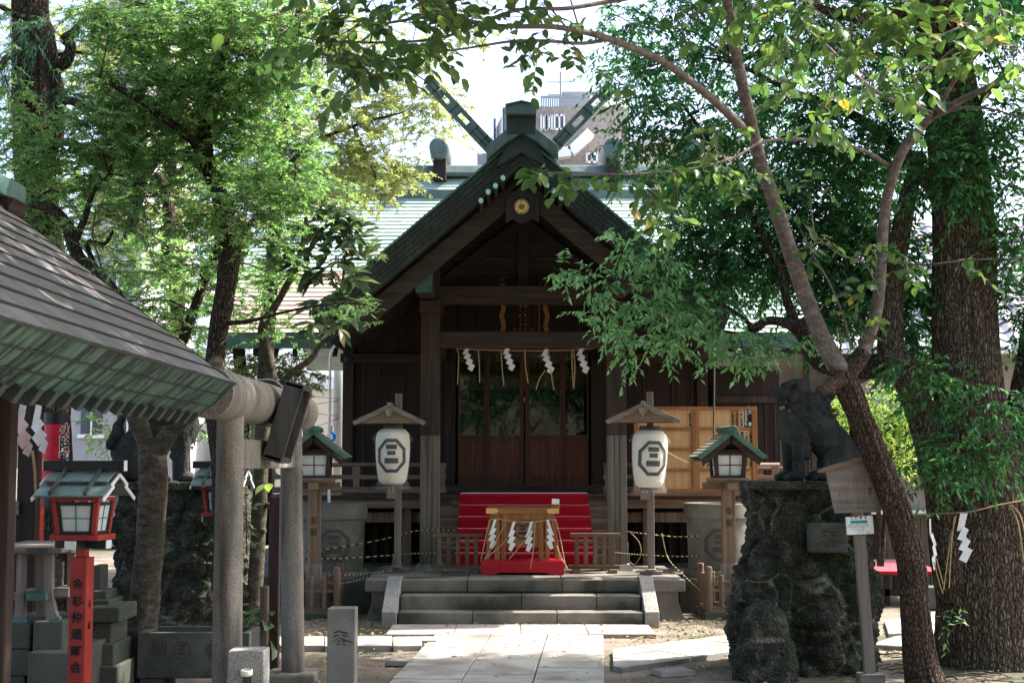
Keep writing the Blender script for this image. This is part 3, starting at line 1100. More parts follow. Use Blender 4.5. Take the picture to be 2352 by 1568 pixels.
# --- veranda, foundations
VX0, VX1 = -3.25, 3.55
mb = MB()
for i in range(34):
    a = VX0 + (VX1 - VX0) * i / 34
    mb.b(a + .002, a + (VX1 - VX0) / 34 - .002, 18.88, DY + .06, FZ - .05, FZ)
ver = mb.build('veranda', M['brown_y'], hall)
mb = MB()
for a, b_ in ((VX0, XY(1040, 18.9)), (XY(1366, 18.9), VX1)):
    mb.b(a, b_, 18.9, 19.0, FZ - .17, FZ - .052)
mb.each('edge_beam', M['lant_x'], ver, bevel=.004)
mb = MB()
mb.b(VX0 + .1, VX1 - .1, 19.06, 19.16, FZ - .36, FZ - .23)
for x in (VX0 + .15, -2.2, -1.4, 1.8, 2.6, VX1 - .15):
    mb.b(x - .06, x + .06, 19.02, 19.18, .3, FZ - .17)
mb.each('veranda_post', M['lant_z'], ver)
mb = MB()
for i in range(40):
    x = VX0 + .2 + i * (VX1 - VX0 - .4) / 39
    mb.b(x - .03, x + .03, 19.9, 19.95, .1, FZ - .06)
mb.b(VX0 + .1, VX1 - .1, 19.96, 20.0, .1, FZ - .06)
mb.build('crawlspace_boards', M['dark_z'], hall)
mb = MB()
for a, b_ in ((-3.9, -2.75), (-2.74, -1.7), (1.98, 2.9), (2.91, 4.1)):
    mb.b(a, b_, 17.55, 18.6, .19, .36)
    mb.b(a - .0, b_, 17.48, 18.6, -.05, .186)
mb.b(-4.0, 4.2, 18.6, 24.4, -.05, .36)
mb.each('foundation_stone', M['stone_dark'], hall, bevel=.01)

# --- railing
def railing(xa, xb, name='railing'):
    Y = 18.93
    zt_, zm, z0 = ZY(1067, Y), ZY(1095, Y), FZ
    mb = MB()
    n = 8
    mb.tube([(xa, Y, zt_), (xb, Y, zt_)], .028, 10)
    r = mb.build(name, M['lant_x'], hall, smooth=True)
    mb = MB()
    mb.b(xa, xb, Y - .03, Y + .03, zm - .028, zm + .028)
    mb.b(xa, xb, Y - .05, Y + .05, z0 + .03, z0 + .11)
    mb.build('mid_rail', M['lant_x'], r, bevel=.004)
    k = max(2, int(round((xb - xa) / 1.0)))
    for i in range(k + 1):
        x = xa + (xb - xa) * i / k
        x = min(max(x, xa + .06), xb - .06)
        mb = MB()
        mb.b(x - .04, x + .04, Y - .035, Y + .035, z0 + .1, zm - .02)
        mb.b(x - .05, x + .05, Y - .03, Y + .03, zm + .02, zt_ - .02)
        mb.build('baluster', M['lant_z'], r, bevel=.004)
railing(VX0, XY(1025, 18.9))
railing(XY(1385, 18.9), VX1)

# --- timber steps up to the veranda
st_n, st_y, st_d = 6, 17.95, .19
rise = (FZ - .452) / st_n
sx0, sx1 = XY(1003, 18.4), XY(1412, 18.4)
for i in range(st_n):
    mb = MB()
    mb.b(sx0, sx1, st_y + i * st_d, st_y + i * st_d + st_d + .03, .452 + i * rise + .004, .452 + (i + 1) * rise)
    mb.build('timber_step', M['lant_x'], hall, bevel=.006)
# stair blocks stepping down beside the pillars
for s, x0 in ((-1, XY(985, 18.2)), (1, XY(1430, 18.2))):
    mb = MB()
    for i in range(6):
        mb.b(x0 - .05 - (.0), x0 + .05, st_y - .1 + i * st_d, st_y + i * st_d + .18, .452, .46 + (i + 1) * rise)
    mb.build('stair_string', M['grey_y'], hall, bevel=.006)

# ================================================================== red carpet
mb = MB()
cx0, cx1 = XY(1056, 18.6), XY(1352, 18.6)
pts = []
for i in range(st_n):
    y, z0, z1 = st_y + i * st_d, .452 + i * rise, .452 + (i + 1) * rise
    pts += [(y - .016, z0 + .018), (y - .018, z1 - .008), (y - .004, z1 + .018)]
pts += [(19.35, FZ + .022)]
nx = 10
vs, fs = [], []
for i, (y, z) in enumerate(pts):
    for k in range(nx + 1):
        x = cx0 + (cx1 - cx0) * k / nx
        wgl = .06 * (1 - i / len(pts)) * (1 if k == nx else (-1 if k == 0 else 0)) * .6
        vs.append((x + wgl, y + .002 * math.sin(k * 2.1 + i), z + .001 * math.sin(k * 1.7 + i)))
for i in range(len(pts) - 1):
    for k in range(nx):
        a = i * (nx + 1) + k
        fs.append((a, a + 1, a + nx + 2, a + nx + 1))
mb.add(vs, fs)
o = mb.build('red_carpet', M['red_cloth'])
tag(o, 'red felt carpet laid down the timber steps behind the offertory box', 'carpet')
md = o.modifiers.new('solid', 'SOLIDIFY'); md.thickness = .006; md.offset = 1

# ================================================================== side wing of the hall, to the right
wing = T('side_wing', 'low dark boarded wing with a thin metal roof beside the hall', 'annex', (3.6, 20.6, 0))
YW = 20.4
x0, x1 = XY(1640, YW), XY(1790, YW)
mb = MB()
mb.b(x0, x1, YW, YW + 3, .3, ZY(850, YW))
mb.build('wall', M['dark_z'], wing)
mb = MB()
for i in range(7):
    x = x0 + (x1 - x0) * (i + .5) / 7
    mb.b(x - .012, x + .012, YW - .012, YW, .3, ZY(930, YW))
mb.b(x0, x1, YW - .05, YW, ZY(925, YW), ZY(910, YW))
mb.each('batten', M['brown_z'], wing)
mb = MB()
mb.b(x0 - .1, x1 - .1, YW - .5, YW + 3.2, ZY(840, YW - .5), ZY(833, YW - .5))
mb.build('roof', M['steel'], wing, bevel=.004)
mb = MB()
zf = ZY(1075, 19.4)
mb.tube([(XY(1735, 19.4), 19.4, zf), (XY(1800, 19.4), 19.4, zf)], .025, 10)
mb.b(XY(1735, 19.4), XY(1800, 19.4), 19.38, 19.44, ZY(1100, 19.4), ZY(1092, 19.4))
for x in (1745, 1775, 1795):
    mb.b(XY(x, 19.4) - .03, XY(x, 19.4) + .03, 19.38, 19.43, .3, zf)
mb.each('rail', M['lant_x'], wing)
# ================================================================== octagon emblem used on lanterns, box, tubs
def emblem(mb, fn, r=1.0, w=0.2, mi=0, sub=4, th=0.0):
    """octagon ring and three bars, fn(a, b) -> point on the surface"""
    oc = []
    for k in range(8):
        a = math.pi / 8 + k * math.pi / 4
        oc.append((math.cos(a), math.sin(a)))
    for k in range(8):
        p, q = oc[k], oc[(k + 1) % 8]
        for j in range(sub):
            t0, t1 = j / sub, (j + 1) / sub
            a = (p[0] + (q[0] - p[0]) * t0, p[1] + (q[1] - p[1]) * t0)
            b = (p[0] + (q[0] - p[0]) * t1, p[1] + (q[1] - p[1]) * t1)
            mb.add([fn(a[0] * r, a[1] * r), fn(b[0] * r, b[1] * r), fn(b[0] * r * (1 - w), b[1] * r * (1 - w)), fn(a[0] * r * (1 - w), a[1] * r * (1 - w))],
                   [(0, 1, 2, 3)], mi)
    for y0, y1, hw in ((.36, .60, .36), (.04, .26, .28), (-.42, -.13, .46)):
        for j in range(8):
            x0, x1 = -hw + 2 * hw * j / 8, -hw + 2 * hw * (j + 1) / 8
            mb.add([fn(x0 * r, y0 * r), fn(x1 * r, y0 * r), fn(x1 * r, y1 * r), fn(x0 * r, y1 * r)], [(0, 1, 2, 3)], mi)

SH_A = [[(.05, 0), (.14, 0), (.05, .31), (-.05, .31)], [(-.02, .27), (.14, .31), (.04, .49), (-.13, .52)],
        [(-.01, .46), (.14, .54), (0, .75), (-.15, .71)], [(-.02, .66), (.145, .75), (0, 1), (-.11, .95)]]
SH_B = [[(.05, 0), (.22, 0), (.11, .28), (-.09, .28)], [(.10, .20), (.28, .32), (.14, .54), (-.04, .43)],
        [(.18, .42), (.36, .55), (.22, .78), (.04, .66)], [(.26, .64), (.44, .76), (.31, 1.0), (.13, .89)]]
def shide(name, p, h, label, cat='paper streamer', group=None, var=SH_A, Rm=None, flip=1):
    """folded paper streamer hanging from p"""
    mb = MB()
    for i, q in enumerate(var):
        z0 = -.004 * (i % 2) - .002 * i
        def fn(a, b, d):
            v = Vector((a * h * flip, z0 * 2 + d + .03 * h * math.sin(b * 5 + i), -b * h))
            if Rm is not None: v = Rm @ v
            return Vector(p) + v
        mb.prism(q, fn, 0, .0012)
    o = mb.build(name, M['paper'])
    tag(o, label, cat, group)
    return o

def carve_hou(parent, c, s, m=None):
    """the carved character of dedication, cut in broad tapering strokes"""
    mb = MB()
    c = Vector(c)
    def st(pts, w):
        q = spline([c + Vector(((x - 375) / 400.0 * s, -.0006, -(y - 275) / 400.0 * s)) for x, y in pts], 4)
        q = [Vector(a) for a in q]
        n = len(q) - 1
        for i in range(n):
            k0, k1 = (w * (.35 + 1.3 * math.sin(math.pi * min(.85, .12 + .8 * t / n))) for t in (i, i + 1))
            mb.beam(q[i], q[i + 1], .003, k0 / 400.0 * s, up=(0, 0, 1), w2=.003, h2=k1 / 400.0 * s)
    for pts, w in (([(255, 195), (310, 172), (372, 150)], 19), ([(375, 172), (450, 184), (528, 195)], 20), ([(235, 262), (300, 238), (360, 240)], 18), ([(400, 240), (460, 238), (525, 250)], 19),
                   ([(222, 380), (290, 310), (375, 280)], 9), ([(375, 280), (480, 325), (605, 355)], 17), ([(315, 355), (350, 335), (375, 338)], 17), ([(405, 338), (440, 340), (470, 352)], 17),
                   ([(312, 410), (350, 390), (372, 390)], 18), ([(412, 388), (440, 392), (480, 412)], 18), ([(384, 318), (386, 300)], 12), ([(370, 146), (372, 180)], 12)):
        st(pts, w)
    return mb.build('carved_character', m or M['carved'], parent)

# ================================================================== offertory box on its red stand
YO = 16.62
c6 = crop(1040, 1150, 4.0552)
def q6(x, y, Y=YO): return P(*c6(x, y), Y)
def bx6(mb, x0, y0, x1, y1, Y, d, mi=0, z0=None):
    a, b = q6(x0, y1, Y), q6(x1, y0, Y)
    mb.b(a.x, b.x, Y, Y + d, a.z if z0 is None else z0, b.z, mi)
stand = T('box_stand', 'low red lacquered stand carrying the wooden offertory box', 'stand', (0.09, 16.8, .452))
zst = q6(1080, 1015).z
mb = MB()
a, b = q6(660, 1170), q6(1500, 1015)
ledge = [(a.x, .454), (a.x + .16, .454), (a.x + .2, .478), (b.x - .2, .478), (b.x - .16, .454), (b.x, .454), (b.x, zst), (a.x, zst)]
mb.xz(ledge, YO - .03, YO + .5)
mb.build('plinth', M['red_lacquer'], stand, bevel=.004)
mb = MB()
mb.b(a.x + .03, b.x - .03, YO, YO + .48, zst - .01, zst + .004)
mb.build('top_board', M['red_lacquer'], stand)
box = T('offertory_box', 'brown wooden offertory box with gilt corner plates and an octagon crest', 'offertory box', (.09, 16.8, zst))
mb = MB()
bx6(mb, 715, 487, 1445, 540, YO - .03, .50)
mb.build('lid_frame', M['box_x'], box, bevel=.006)
mb = MB()
a, b = q6(730, 478, YO), q6(1430, 470, YO)
for i in range(9):
    y = YO + .02 + i * .05
    mb.b(a.x, b.x, y, y + .02, q6(0, 487).z - .01, q6(0, 476).z)
mb.build('grille', M['box_x'], box)
for x0, x1, s in ((713, 836, 1), (1325, 1447, -1)):
    mb = MB()
    a, b = q6(x0, 540, YO - .036), q6(x1, 486, YO - .036)
    pl = [(a.x, a.z), (b.x, a.z), (b.x, b.z), (a.x, b.z)]
    e = .022
    if s > 0: pl = [(a.x, a.z), (b.x - e, a.z), (b.x, (a.z + b.z) / 2), (b.x - e, b.z), (a.x, b.z)]
    else: pl = [(a.x + e, a.z), (b.x, a.z), (b.x, b.z), (a.x + e, b.z), (a.x, (a.z + b.z) / 2)]
    mb.xz(pl, YO - .036, YO - .029)
    xx = a.x - .003 if s > 0 else b.x
    mb.b(xx, xx + .003, YO - .036, YO + .12, a.z, b.z)
    mb.build('corner_plate', M['gold'], box, bevel=.002)
mb = MB()
bx6(mb, 752, 540, 1408, 604, YO + .01, .42)
bx6(mb, 905, 600, 1245, 882, YO + .03, .38)
bx6(mb, 752, 600, 905, 790, YO + .12, .02)
bx6(mb, 1245, 600, 1408, 790, YO + .12, .02)
mb.build('body', M['box_z'], box, bevel=.004)
mb = MB()
ec = q6(1083, 712, YO + .026)
emblem(mb, lambda a, b: ec + Vector((a, 0, b)), r=.108, w=.17)
mb.build('crest', M['navy'], box)
for x0, x1 in ((797, 850), (862, 910), (1243, 1292), (1306, 1353)):
    mb = MB()
    bx6(mb, x0, 606, x1, 1012, YO, .05, z0=zst + .002)
    mb.build('leg', M['box_z'], box, bevel=.004)
for (t, bt) in (((760, 604), (725, 1008)), ((1392, 604), (1440, 1008))):
    p, q = q6(*t, YO + .06), q6(*bt, YO + .06)
    q.z = zst + .002
    mb = MB()
    mb.beam(p, q, .05, .05, up=(0, 1, 0))
    mb.build('splayed_leg', M['box_z'], box, bevel=.004)
    p, q = p + Vector((0, .34, 0)), q + Vector((0, .36, 0))
    mb = MB()
    mb.beam(p, q, .05, .05, up=(0, 1, 0))
    mb.build('splayed_leg', M['box_z'], box, bevel=.004)
# straw cord with streamers and straw tassels
mb = MB()
zc = .004
pts = [q6(745, 603, YO - .045), q6(830, 598, YO - .045), q6(910, 608, YO - .048), q6(1000, 622, YO - .048), q6(1100, 628, YO - .048), q6(1210, 622, YO - .048), q6(1330, 606, YO - .045),
       q6(1422, 604, YO - .045)]
mb.tube([Vector(p) for p in spline(pts, 4)], .006, 6)
o = mb.build('straw_rope', M['straw'], smooth=True)
tag(o, 'thin straw cord strung across the front of the offertory box', 'cord')
for path in ([(748, 606), (715, 740), (655, 1025)], [(908, 640), (830, 780), (690, 1008)], [(925, 790), (830, 890), (700, 1000)], [(1105, 800), (1020, 910), (940, 1005)], [(1208, 632), (1190, 900), (1157, 1104)],
             [(1212, 640), (1140, 760), (1110, 800)], [(1420, 605), (1465, 800), (1525, 1120)], [(1425, 860), (1480, 1000), (1545, 1105)]):
    mb = MB()
    pts = spline([q6(x, y, YO - .055 - .05 * i) for i, (x, y) in enumerate(path)], 4)
    mb.tube([Vector(p) for p in pts], [.005] * (len(pts) - 1) + [.003], 5)
    o = mb.build('straw_tassel', M['straw'])
    tag(o, 'loose straw strand hanging from the cord on the offertory box', 'straw', 'straw strands on the offertory box')
for i, (x, y, h, fl, lab) in enumerate(((775, 600, 298, 1, 'over its legs on the torii side'), (968, 620, 300, 1, 'between torii-side legs and crest'), (1145, 620, 308, 1, 'overlapping the octagon crest'), (1362, 604, 300, -1, 'beneath the small box of slips'))):
    p = q6(x, y, YO - .07)
    shide('paper_streamer', p, (q6(x, y, YO - .07).z - q6(x, y + h, YO - .07).z),
          'white paper streamer on the offertory box, %s' % lab, group='paper streamers on the offertory box', flip=fl)
mb = MB()
p = q6(1415, 432, YO + .06)
mb.box(p + Vector((0, 0, -.04)), (.1, .1, .05))
db = mb.build('slip_box', M['box_x'], bevel=.003)
tag(db, 'small wooden box of paper slips on the corner of the offertory box', 'box')
mb = MB()
mb.box(p + Vector((0, 0, .016)), (.085, .08, .06), rot('Y', 4))
mb.build('paper_slips', M['paper'], db)

# ================================================================== low fences either side of the box
def low_fence(X0, label):
    Y = 16.95
    t = T('low_fence', label, 'fence', (X0, Y, .452), 'low fences beside the offertory box')
    w = .60
    k = w / 500.0
    fx = lambda v: X0 + (v - 170) * k
    z0 = .452
    H = .465
    fz = lambda v: z0 + H * (1140 - v) / 455.0
    mb = MB(); mb.b(fx(170), fx(668), Y - .03, Y + .03, fz(728), fz(686)); mb.build('top_rail', M['lant_x'], t, bevel=.004)
    for a, b in ((215, 255), (305, 345), (398, 438), (488, 526), (578, 615)):
        mb = MB(); mb.b(fx(a), fx(b), Y - .02, Y + .02, fz(1052), fz(728)); mb.build('baluster', M['lant_z'], t, bevel=.003)
    for a, b in ((802, 778), (862, 838)):
        mb = MB(); mb.b(fx(215), fx(615), Y - .008, Y + .008, fz(a), fz(b)); mb.build('cross_rail', M['lant_x'], t)
    mb = MB(); mb.b(fx(150), fx(660), Y - .03, Y + .03, fz(1096), fz(1052)); mb.build('bottom_rail', M['lant_x'], t, bevel=.004)
    for a, b in ((190, 270), (553, 627)):
        mb = MB(); mb.b(fx(a), fx(b), Y - .14, Y + .14, z0, fz(1096)); mb.build('foot', M['lant_y'], t, bevel=.004)
low_fence(XY(996, 16.95), 'low brown slatted fence, torii side of the offertory box')
low_fence(XY(1308, 16.95), 'low brown slatted fence on the notice board side of the offertory box')

# ================================================================== white paper lanterns on poles
CR = lambda z: np.interp(z, [0, .02, .06, .16, .34, .52, .60, .645, .66], [.115, .15, .168, .185, .203, .205, .19, .15, .11])
def paper_lantern_post(label):
    t = T('lantern_pole', label, 'lantern pole', (0, 0, 0), 'lantern poles on the stone platform')
    def bld(mb, name, m, par=t, **k): return mb.build(name, m, par, local=True, **k)
    mb = MB(); mb.b(-.04, .04, -.03, .05, .05, 2.12); pole = bld(mb, 'pole', M['grey_z'], bevel=.005)
    mb = MB(); mb.b(-.13, .13, -.05, .07, 0, .045); mb.b(-.05, .05, -.12, .14, .046, .07); bld(mb, 'foot', M['grey_x'], bevel=.005)
    # little roof
    cx, cy, zt = -.075, -.2, 1.95
    for s in (-1, 1):
        mb = MB()
        mb.beam((cx, cy, zt), (cx + s * .41, cy, zt - .19), .50, .018, up=(0, 0, 1))
        rf = bld(mb, 'roof_slope', M['grey_y'], bevel=.003)
        mb = MB()
        mb.beam((cx + s * .005, cy - .245, zt - .005), (cx + s * .42, cy - .245, zt - .2), .022, .055)
        mb.build('roof_board', M['grey_x'], rf, local=True, bevel=.004)
    mb = MB(); mb.b(cx - .025, cx + .025, cy - .27, cy + .27, zt - .01, zt + .045); bld(mb, 'roof_ridge', M['grey_y'], bevel=.006)
    mb = MB()
    mb.xz([(cx - .045, zt - .03), (cx + .045, zt - .03), (cx + .05, zt - .07), (cx + .025, zt - .11), (cx, zt - .135), (cx - .025, zt - .11), (cx - .05, zt - .07)], cy - .275, cy - .255)
    bld(mb, 'pendant', M['grey_z'], bevel=.004)
    mb = MB(); mb.b(cx - .03, cx + .03, cy - .2, .0, zt - .16, zt - .11); bld(mb, 'arm', M['dark_y'])
    mb = MB(); mb.xz([(cx - .37, zt - .195), (cx + .37, zt - .195), (cx, zt - .02)], cy - .235, cy - .215); bld(mb, 'gable_board', M['lant_x'])
    mb = MB(); mb.xz([(cx - .37, zt - .195), (cx + .37, zt - .195), (cx, zt - .02)], cy + .2, cy + .22); bld(mb, 'gable_board', M['lant_x'])
    # wooden block hung under the lantern
    mb = MB()
    c = Vector((cx + .015, cy, .93))
    mb.xz([(c.x - .055, c.z - .06), (c.x + .055, c.z - .06), (c.x + .055, c.z + .04), (c.x + .03, c.z + .06), (c.x - .03, c.z + .06), (c.x - .055, c.z + .04)], c.y - .05, c.y + .05)
    bld(mb, 'hanging_block', M['grey_x'], bevel=.004)
    mb = MB()
    for dx in (-.025, .02):
        mb.tube([c + Vector((dx, -.052, .02)), c + Vector((dx, -.04, .075)), c + Vector((0, 0, .18))], .004, 5)
    bld(mb, 'cord', M['white'])
    return t
def paper_lantern(label):
    t = T('paper_lantern', label, 'lantern', (0, 0, 0), 'white paper lanterns on poles')
    def bld(mb, name, m, par=t, **k): return mb.build(name, m, par, local=True, **k)
    prof = []
    for i in range(67):
        z = i * .01
        prof.append((CR(z) - .0035 * (i % 2), z))
    mb = MB(); mb.lathe(prof, n=40); body = bld(mb, 'paper_shade', M['washi'], smooth=True)
    mb = MB()
    def sf(a, b):
        z = .335 + b
        r = CR(z) + .004
        return Vector((a, -math.sqrt(max(r * r - a * a, 1e-5)), z))
    emblem(mb, lambda a, b: sf(a, b * 1.22), r=.176, w=.20, sub=8)
    for k in range(len(mb.v)):
        pass
    o = mb.build('crest', M['navy'], body, local=True)
    mb = MB()
    mb.lathe([(.0, .655), (.115, .655), (.12, .66), (.12, .70), (.11, .705), (0, .705)], n=28, cap=False); bld(mb, 'top_ring', M['stone_dark'], smooth=True)
    mb = MB()
    mb.lathe([(.0, -.03), (.10, -.03), (.11, .0), (0, .0)], n=28, cap=False); bld(mb, 'bottom_ring', M['stone_dark'], smooth=True)
    # clear bag over the lantern
    mb = MB()
    n = 48
    rings = [(.60, 1.10), (.56, 1.13), (.53, 1.16), (.50, 1.05), (.4, 1.04), (.28, 1.05), (.16, 1.07), (.05, 1.10), (-.02, 1.22), (-.06, 1.32)]
    vs = []
    for j, (z, k) in enumerate(rings):
        for i in range(n):
            a = 2 * math.pi * i / n
            r = float(CR(max(z, .05))) * k
            if z < .05: r = .17 * k * (1 if math.cos(a) > -.2 else .92)
            r *= 1 + .018 * mnoise.noise(Vector((3 * math.cos(a), 3 * math.sin(a), z * 6))) + (.05 * max(0, math.cos(2 * a)) if j == 2 else 0)
            vs.append((r * math.cos(a), r * math.sin(a), z + .02 * mnoise.noise(Vector((4 * math.cos(a), 4 * math.sin(a), 7)))))
    fs = [(j * n + i, j * n + (i + 1) % n, (j + 1) * n + (i + 1) % n, (j + 1) * n + i) for j in range(len(rings) - 1) for i in range(n)]
    mb.add(vs, fs)
    bld(mb, 'clear_bag', M['film'], smooth=True)
    return t
fm, nt, pb = newmat('clear_film')
pb.inputs['Base Color'].default_value = (.9, .9, .9, 1)
pb.inputs['Roughness'].default_value = .18
tcn = nt.nodes.new('ShaderNodeTexCoord'); nzn = nt.nodes.new('ShaderNodeTexNoise'); nzn.inputs['Scale'].default_value = 14
bpn = nt.nodes.new('ShaderNodeBump'); bpn.inputs['Strength'].default_value = .9; bpn.inputs['Distance'].default_value = .02
nt.links.new(tcn.outputs['Object'], nzn.inputs['Vector']); nt.links.new(nzn.outputs['Fac'], bpn.inputs['Height']); nt.links.new(bpn.outputs[0], pb.inputs['Normal'])
trn = nt.nodes.new('ShaderNodeBsdfTransparent'); trn.inputs[0].default_value = (.97, .97, .97, 1)
mxn = nt.nodes.new('ShaderNodeMixShader'); mxn.inputs[0].default_value = .07
nt.links.new(trn.outputs[0], mxn.inputs[1]); nt.links.new(pb.outputs[0], mxn.inputs[2])
nt.links.new(mxn.outputs[0], [n for n in nt.nodes if n.type == 'OUTPUT_MATERIAL'][0].inputs[0])
M['film'] = fm

g0 = G(913, 1312, .452); g1 = G(1496, 1319, .452)
pole = paper_lantern_post('grey timber pole with a small roof, nearer the stone torii')
lan = paper_lantern('white paper lantern in a clear bag against the dark hall wall')
pole2 = copy_tree(pole); tag(pole2, 'grey timber pole with a small roof, before the notice board')
lan2 = copy_tree(lan); tag(lan2, 'white paper lantern in a clear bag hanging in front of the notice board')
pole.location = g0
lan.location = g0 + Vector((-.05, -.2, 1.04))
pole2.location = g1
pole2.rotation_euler = (0, 0, R(-6))
lan2.location = g1 + Vector((-.04, -.2, 1.01))
lan2.rotation_euler = (R(1.0), R(1.5), R(8))

# ================================================================== wooden standing lanterns with copper roofs
def courses2(mb, x0, z0, x1, z1, ya, yb, n, step):
    """small stepped courses on a slope running in x"""
    for i in range(n):
        a = Vector((x0 + (x1 - x0) * i / n, 0, z0 + (z1 - z0) * i / n))
        b = Vector((x0 + (x1 - x0) * (i + 1) / n, 0, z0 + (z1 - z0) * (i + 1) / n))
        up = Vector((-(z1 - z0), 0, (x1 - x0))).normalized()
        if up.z < 0: up = -up
        a2, b2 = a + up * step, b + up * .002
        vs = []
        for y in (ya, yb):
            vs += [(a.x, y, a.z), (a2.x, y, a2.z), (b2.x, y, b2.z), (b.x, y, b.z)]
        mb.add(vs, [(0, 1, 2, 3), (7, 6, 5, 4), (0, 4, 5, 1), (1, 5, 6, 2), (2, 6, 7, 3), (3, 7, 4, 0)])
def wooden_lantern(label):
    t = T('wooden_lantern', label, 'standing lantern', (0, 0, 0), 'wooden standing lanterns')
    def bld(mb, name, m, par=t, **k): return mb.build(name, m, par, local=True, **k)
    H = 2.15
    mb = MB(); mb.b(-.072, .072, -.072, .072, .58, 1.46); post = bld(mb, 'post', M['lant_z'], bevel=.006)
    mb = MB(); mb.b(-.082, .082, -.082, .082, .1, .60); bld(mb, 'post_sleeve', M['grey_z'], bevel=.006)
    mb = MB()
    mb.b(-.29, .29, -.055, .055, 1.44, 1.52); mb.b(-.055, .055, -.29, .29, 1.441, 1.519); bld(mb, 'cross_arms', M['lant_x'], bevel=.006)
    mb = MB(); mb.b(-.215, .215, -.215, .215, 1.52, 1.572); bld(mb, 'base_board', M['lant_x'], bevel=.006)
    b0, b1, h0, h1 = .15, .168, 1.572, 1.86
    for sx, sy in ((-1, -1), (1, -1), (1, 1), (-1, 1)):
        mb = MB(); mb.beam((sx * b0, sy * b0, h0), (sx * b1, sy * b1, h1), .045, .045, up=(0, 1, 0)); bld(mb, 'corner_post', M['brown_z'], bevel=.003)
    for k in range(4):
        Rm = rot('Z', 90 * k)
        mb = MB()
        zz = [(-.125, -b0 + .01, h0 + .02), (.125, -b0 + .01, h0 + .02), (.14, -b1 + .01, h1 - .03), (-.14, -b1 + .01, h1 - .03)]
        mb.add([Rm @ Vector(p) for p in zz] + [Rm @ (Vector(p) + Vector((0, .006, 0))) for p in zz], [(0, 1, 2, 3), (7, 6, 5, 4), (0, 4, 5, 1), (1, 5, 6, 2), (2, 6, 7, 3), (3, 7, 4, 0)])
        pn = bld(mb, 'window', M['pane'])
        mb = MB()
        mb.beam(Rm @ Vector((0, -b0 + .004, h0 + .02)), Rm @ Vector((0, -b1 + .004, h1 - .03)), .009, .006, up=Rm @ Vector((0, 1, 0)))
        mb.beam(Rm @ Vector((-.13, -.155, (h0 + h1) / 2)), Rm @ Vector((.13, -.155, (h0 + h1) / 2)), .006, .009)
        mb.build('muntin', M['dark_z'], pn, local=True)
        mb = MB()
        mb.beam(Rm @ Vector((-.13, -b0, h0 + .014)), Rm @ Vector((.13, -b0, h0 + .014)), .04, .028)
        mb.beam(Rm @ Vector((-.15, -b1, h1 - .016)), Rm @ Vector((.15, -b1, h1 - .016)), .04, .032)
        mb.each('frame', M['brown_x'], t, local=True)
    mb = MB()
    mb.b(-.21, .21, -.2, .2, h1, h1 + .035); bld(mb, 'top_plate', M['dark_x'], bevel=.004)
    mb = MB(); mb.xz([(-.19, h1 + .036), (.19, h1 + .036), (0, h1 + .2)], -.15, .15); bld(mb, 'gable_board', M['dark_z'])
    ea, ez, ra = .40, 1.81, 2.12
    for s in (-1, 1):
        mb = MB(); courses2(mb, s * ea, ez, 0, ra, -.30, .30, 9, .012); rf = bld(mb, 'roof_slope', M['shingle'])
        mb = MB()
        for yy in (-.30, .27):
            mb.add([(s * (ea + .004), yy - .004, ez - .002), (0, yy - .004, ra - .002), (0, yy - .004, ra - .062), (s * (ea - .05), yy - .004, ez - .024),
                    (s * (ea + .004), yy + .034, ez - .002), (0, yy + .034, ra - .002), (0, yy + .034, ra - .062), (s * (ea - .05), yy + .034, ez - .024)],
                   [(0, 1, 2, 3), (7, 6, 5, 4), (0, 4, 5, 1), (1, 5, 6, 2), (2, 6, 7, 3), (3, 7, 4, 0)])
        mb.each('verge', M['copper_edge'], rf, local=True)
        mb = MB(); mb.beam((s * .01, 0, ra - .075), (s * (ea - .05), 0, ez - .04), .52, .02); mb.build('soffit', M['brown_x'], rf, local=True)
        mb = MB(); mb.beam((s * .0, -.24, ra - .11), (s * (ea - .07), -.24, ez - .075), .025, .05); mb.build('bargeboard', M['brown_x'], rf, local=True)
    mb = MB(); mb.xz([(-.07, ra - .02), (-.055, ra + .032), (0, ra + .045), (.055, ra + .032), (.07, ra - .02)], -.34, .33); bld(mb, 'ridge_cap', M['copper_edge'], bevel=.006)
    # square paling round the foot
    mb = MB(); mb.b(-.34, .34, -.34, .34, -.05, .08); bld(mb, 'foundation_stone', M['stone_moss'], bevel=.012)
    for k in range(4):
        Rm = rot('Z', 90 * k)
        mb = MB()
        for z0, z1, dd in ((.08, .135, .30), (.30, .335, .29), (.39, .425, .29)):
            c = Rm @ Vector((0, -.28, (z0 + z1) / 2))
            mb.box(c, (.60 if z0 < .1 else .54, .05 if z0 < .1 else .025, z1 - z0), Rm)
        bld(mb, 'paling_rail', M['lant_x'], bevel=.003)
        mb = MB()
        p = Rm @ Vector((-.28, -.28, 0))
        mb.lathe([(.040, .09), (.040, .565), (.036, .58), (.0, .588)], (p.x, p.y, 0), 14, cap=False); bld(mb, 'corner_paling', M['lant_z'], smooth=False)
        for x in (-.14, -.0, .14):
            mb = MB()
            p = Rm @ Vector((x, -.28, 0))
            mb.lathe([(.026, .1), (.026, .478), (.022, .488), (.0, .492)], (p.x, p.y, 0), 12, cap=False); bld(mb, 'paling', M['lant_z'])
    return t
M['shingle'] = mat('lantern_shingle', [S(96, 110, 92), S(122, 128, 112), S(146, 140, 128)], 6, rough=.6, bump=.15, stain=S(150, 128, 116), stain_scale=4)
wl_ = wooden_lantern('wooden standing lantern with a copper roof, in front of the notice board')
wl2 = copy_tree(wl_); tag(wl2, 'wooden standing lantern with a copper roof, behind the stone torii')
wl_.location = (XY(1669, 16.45), 16.45, 0)
wl_.rotation_euler = (0, 0, R(2))
wl2.location = (XY(726, 16.35), 16.35, 0)
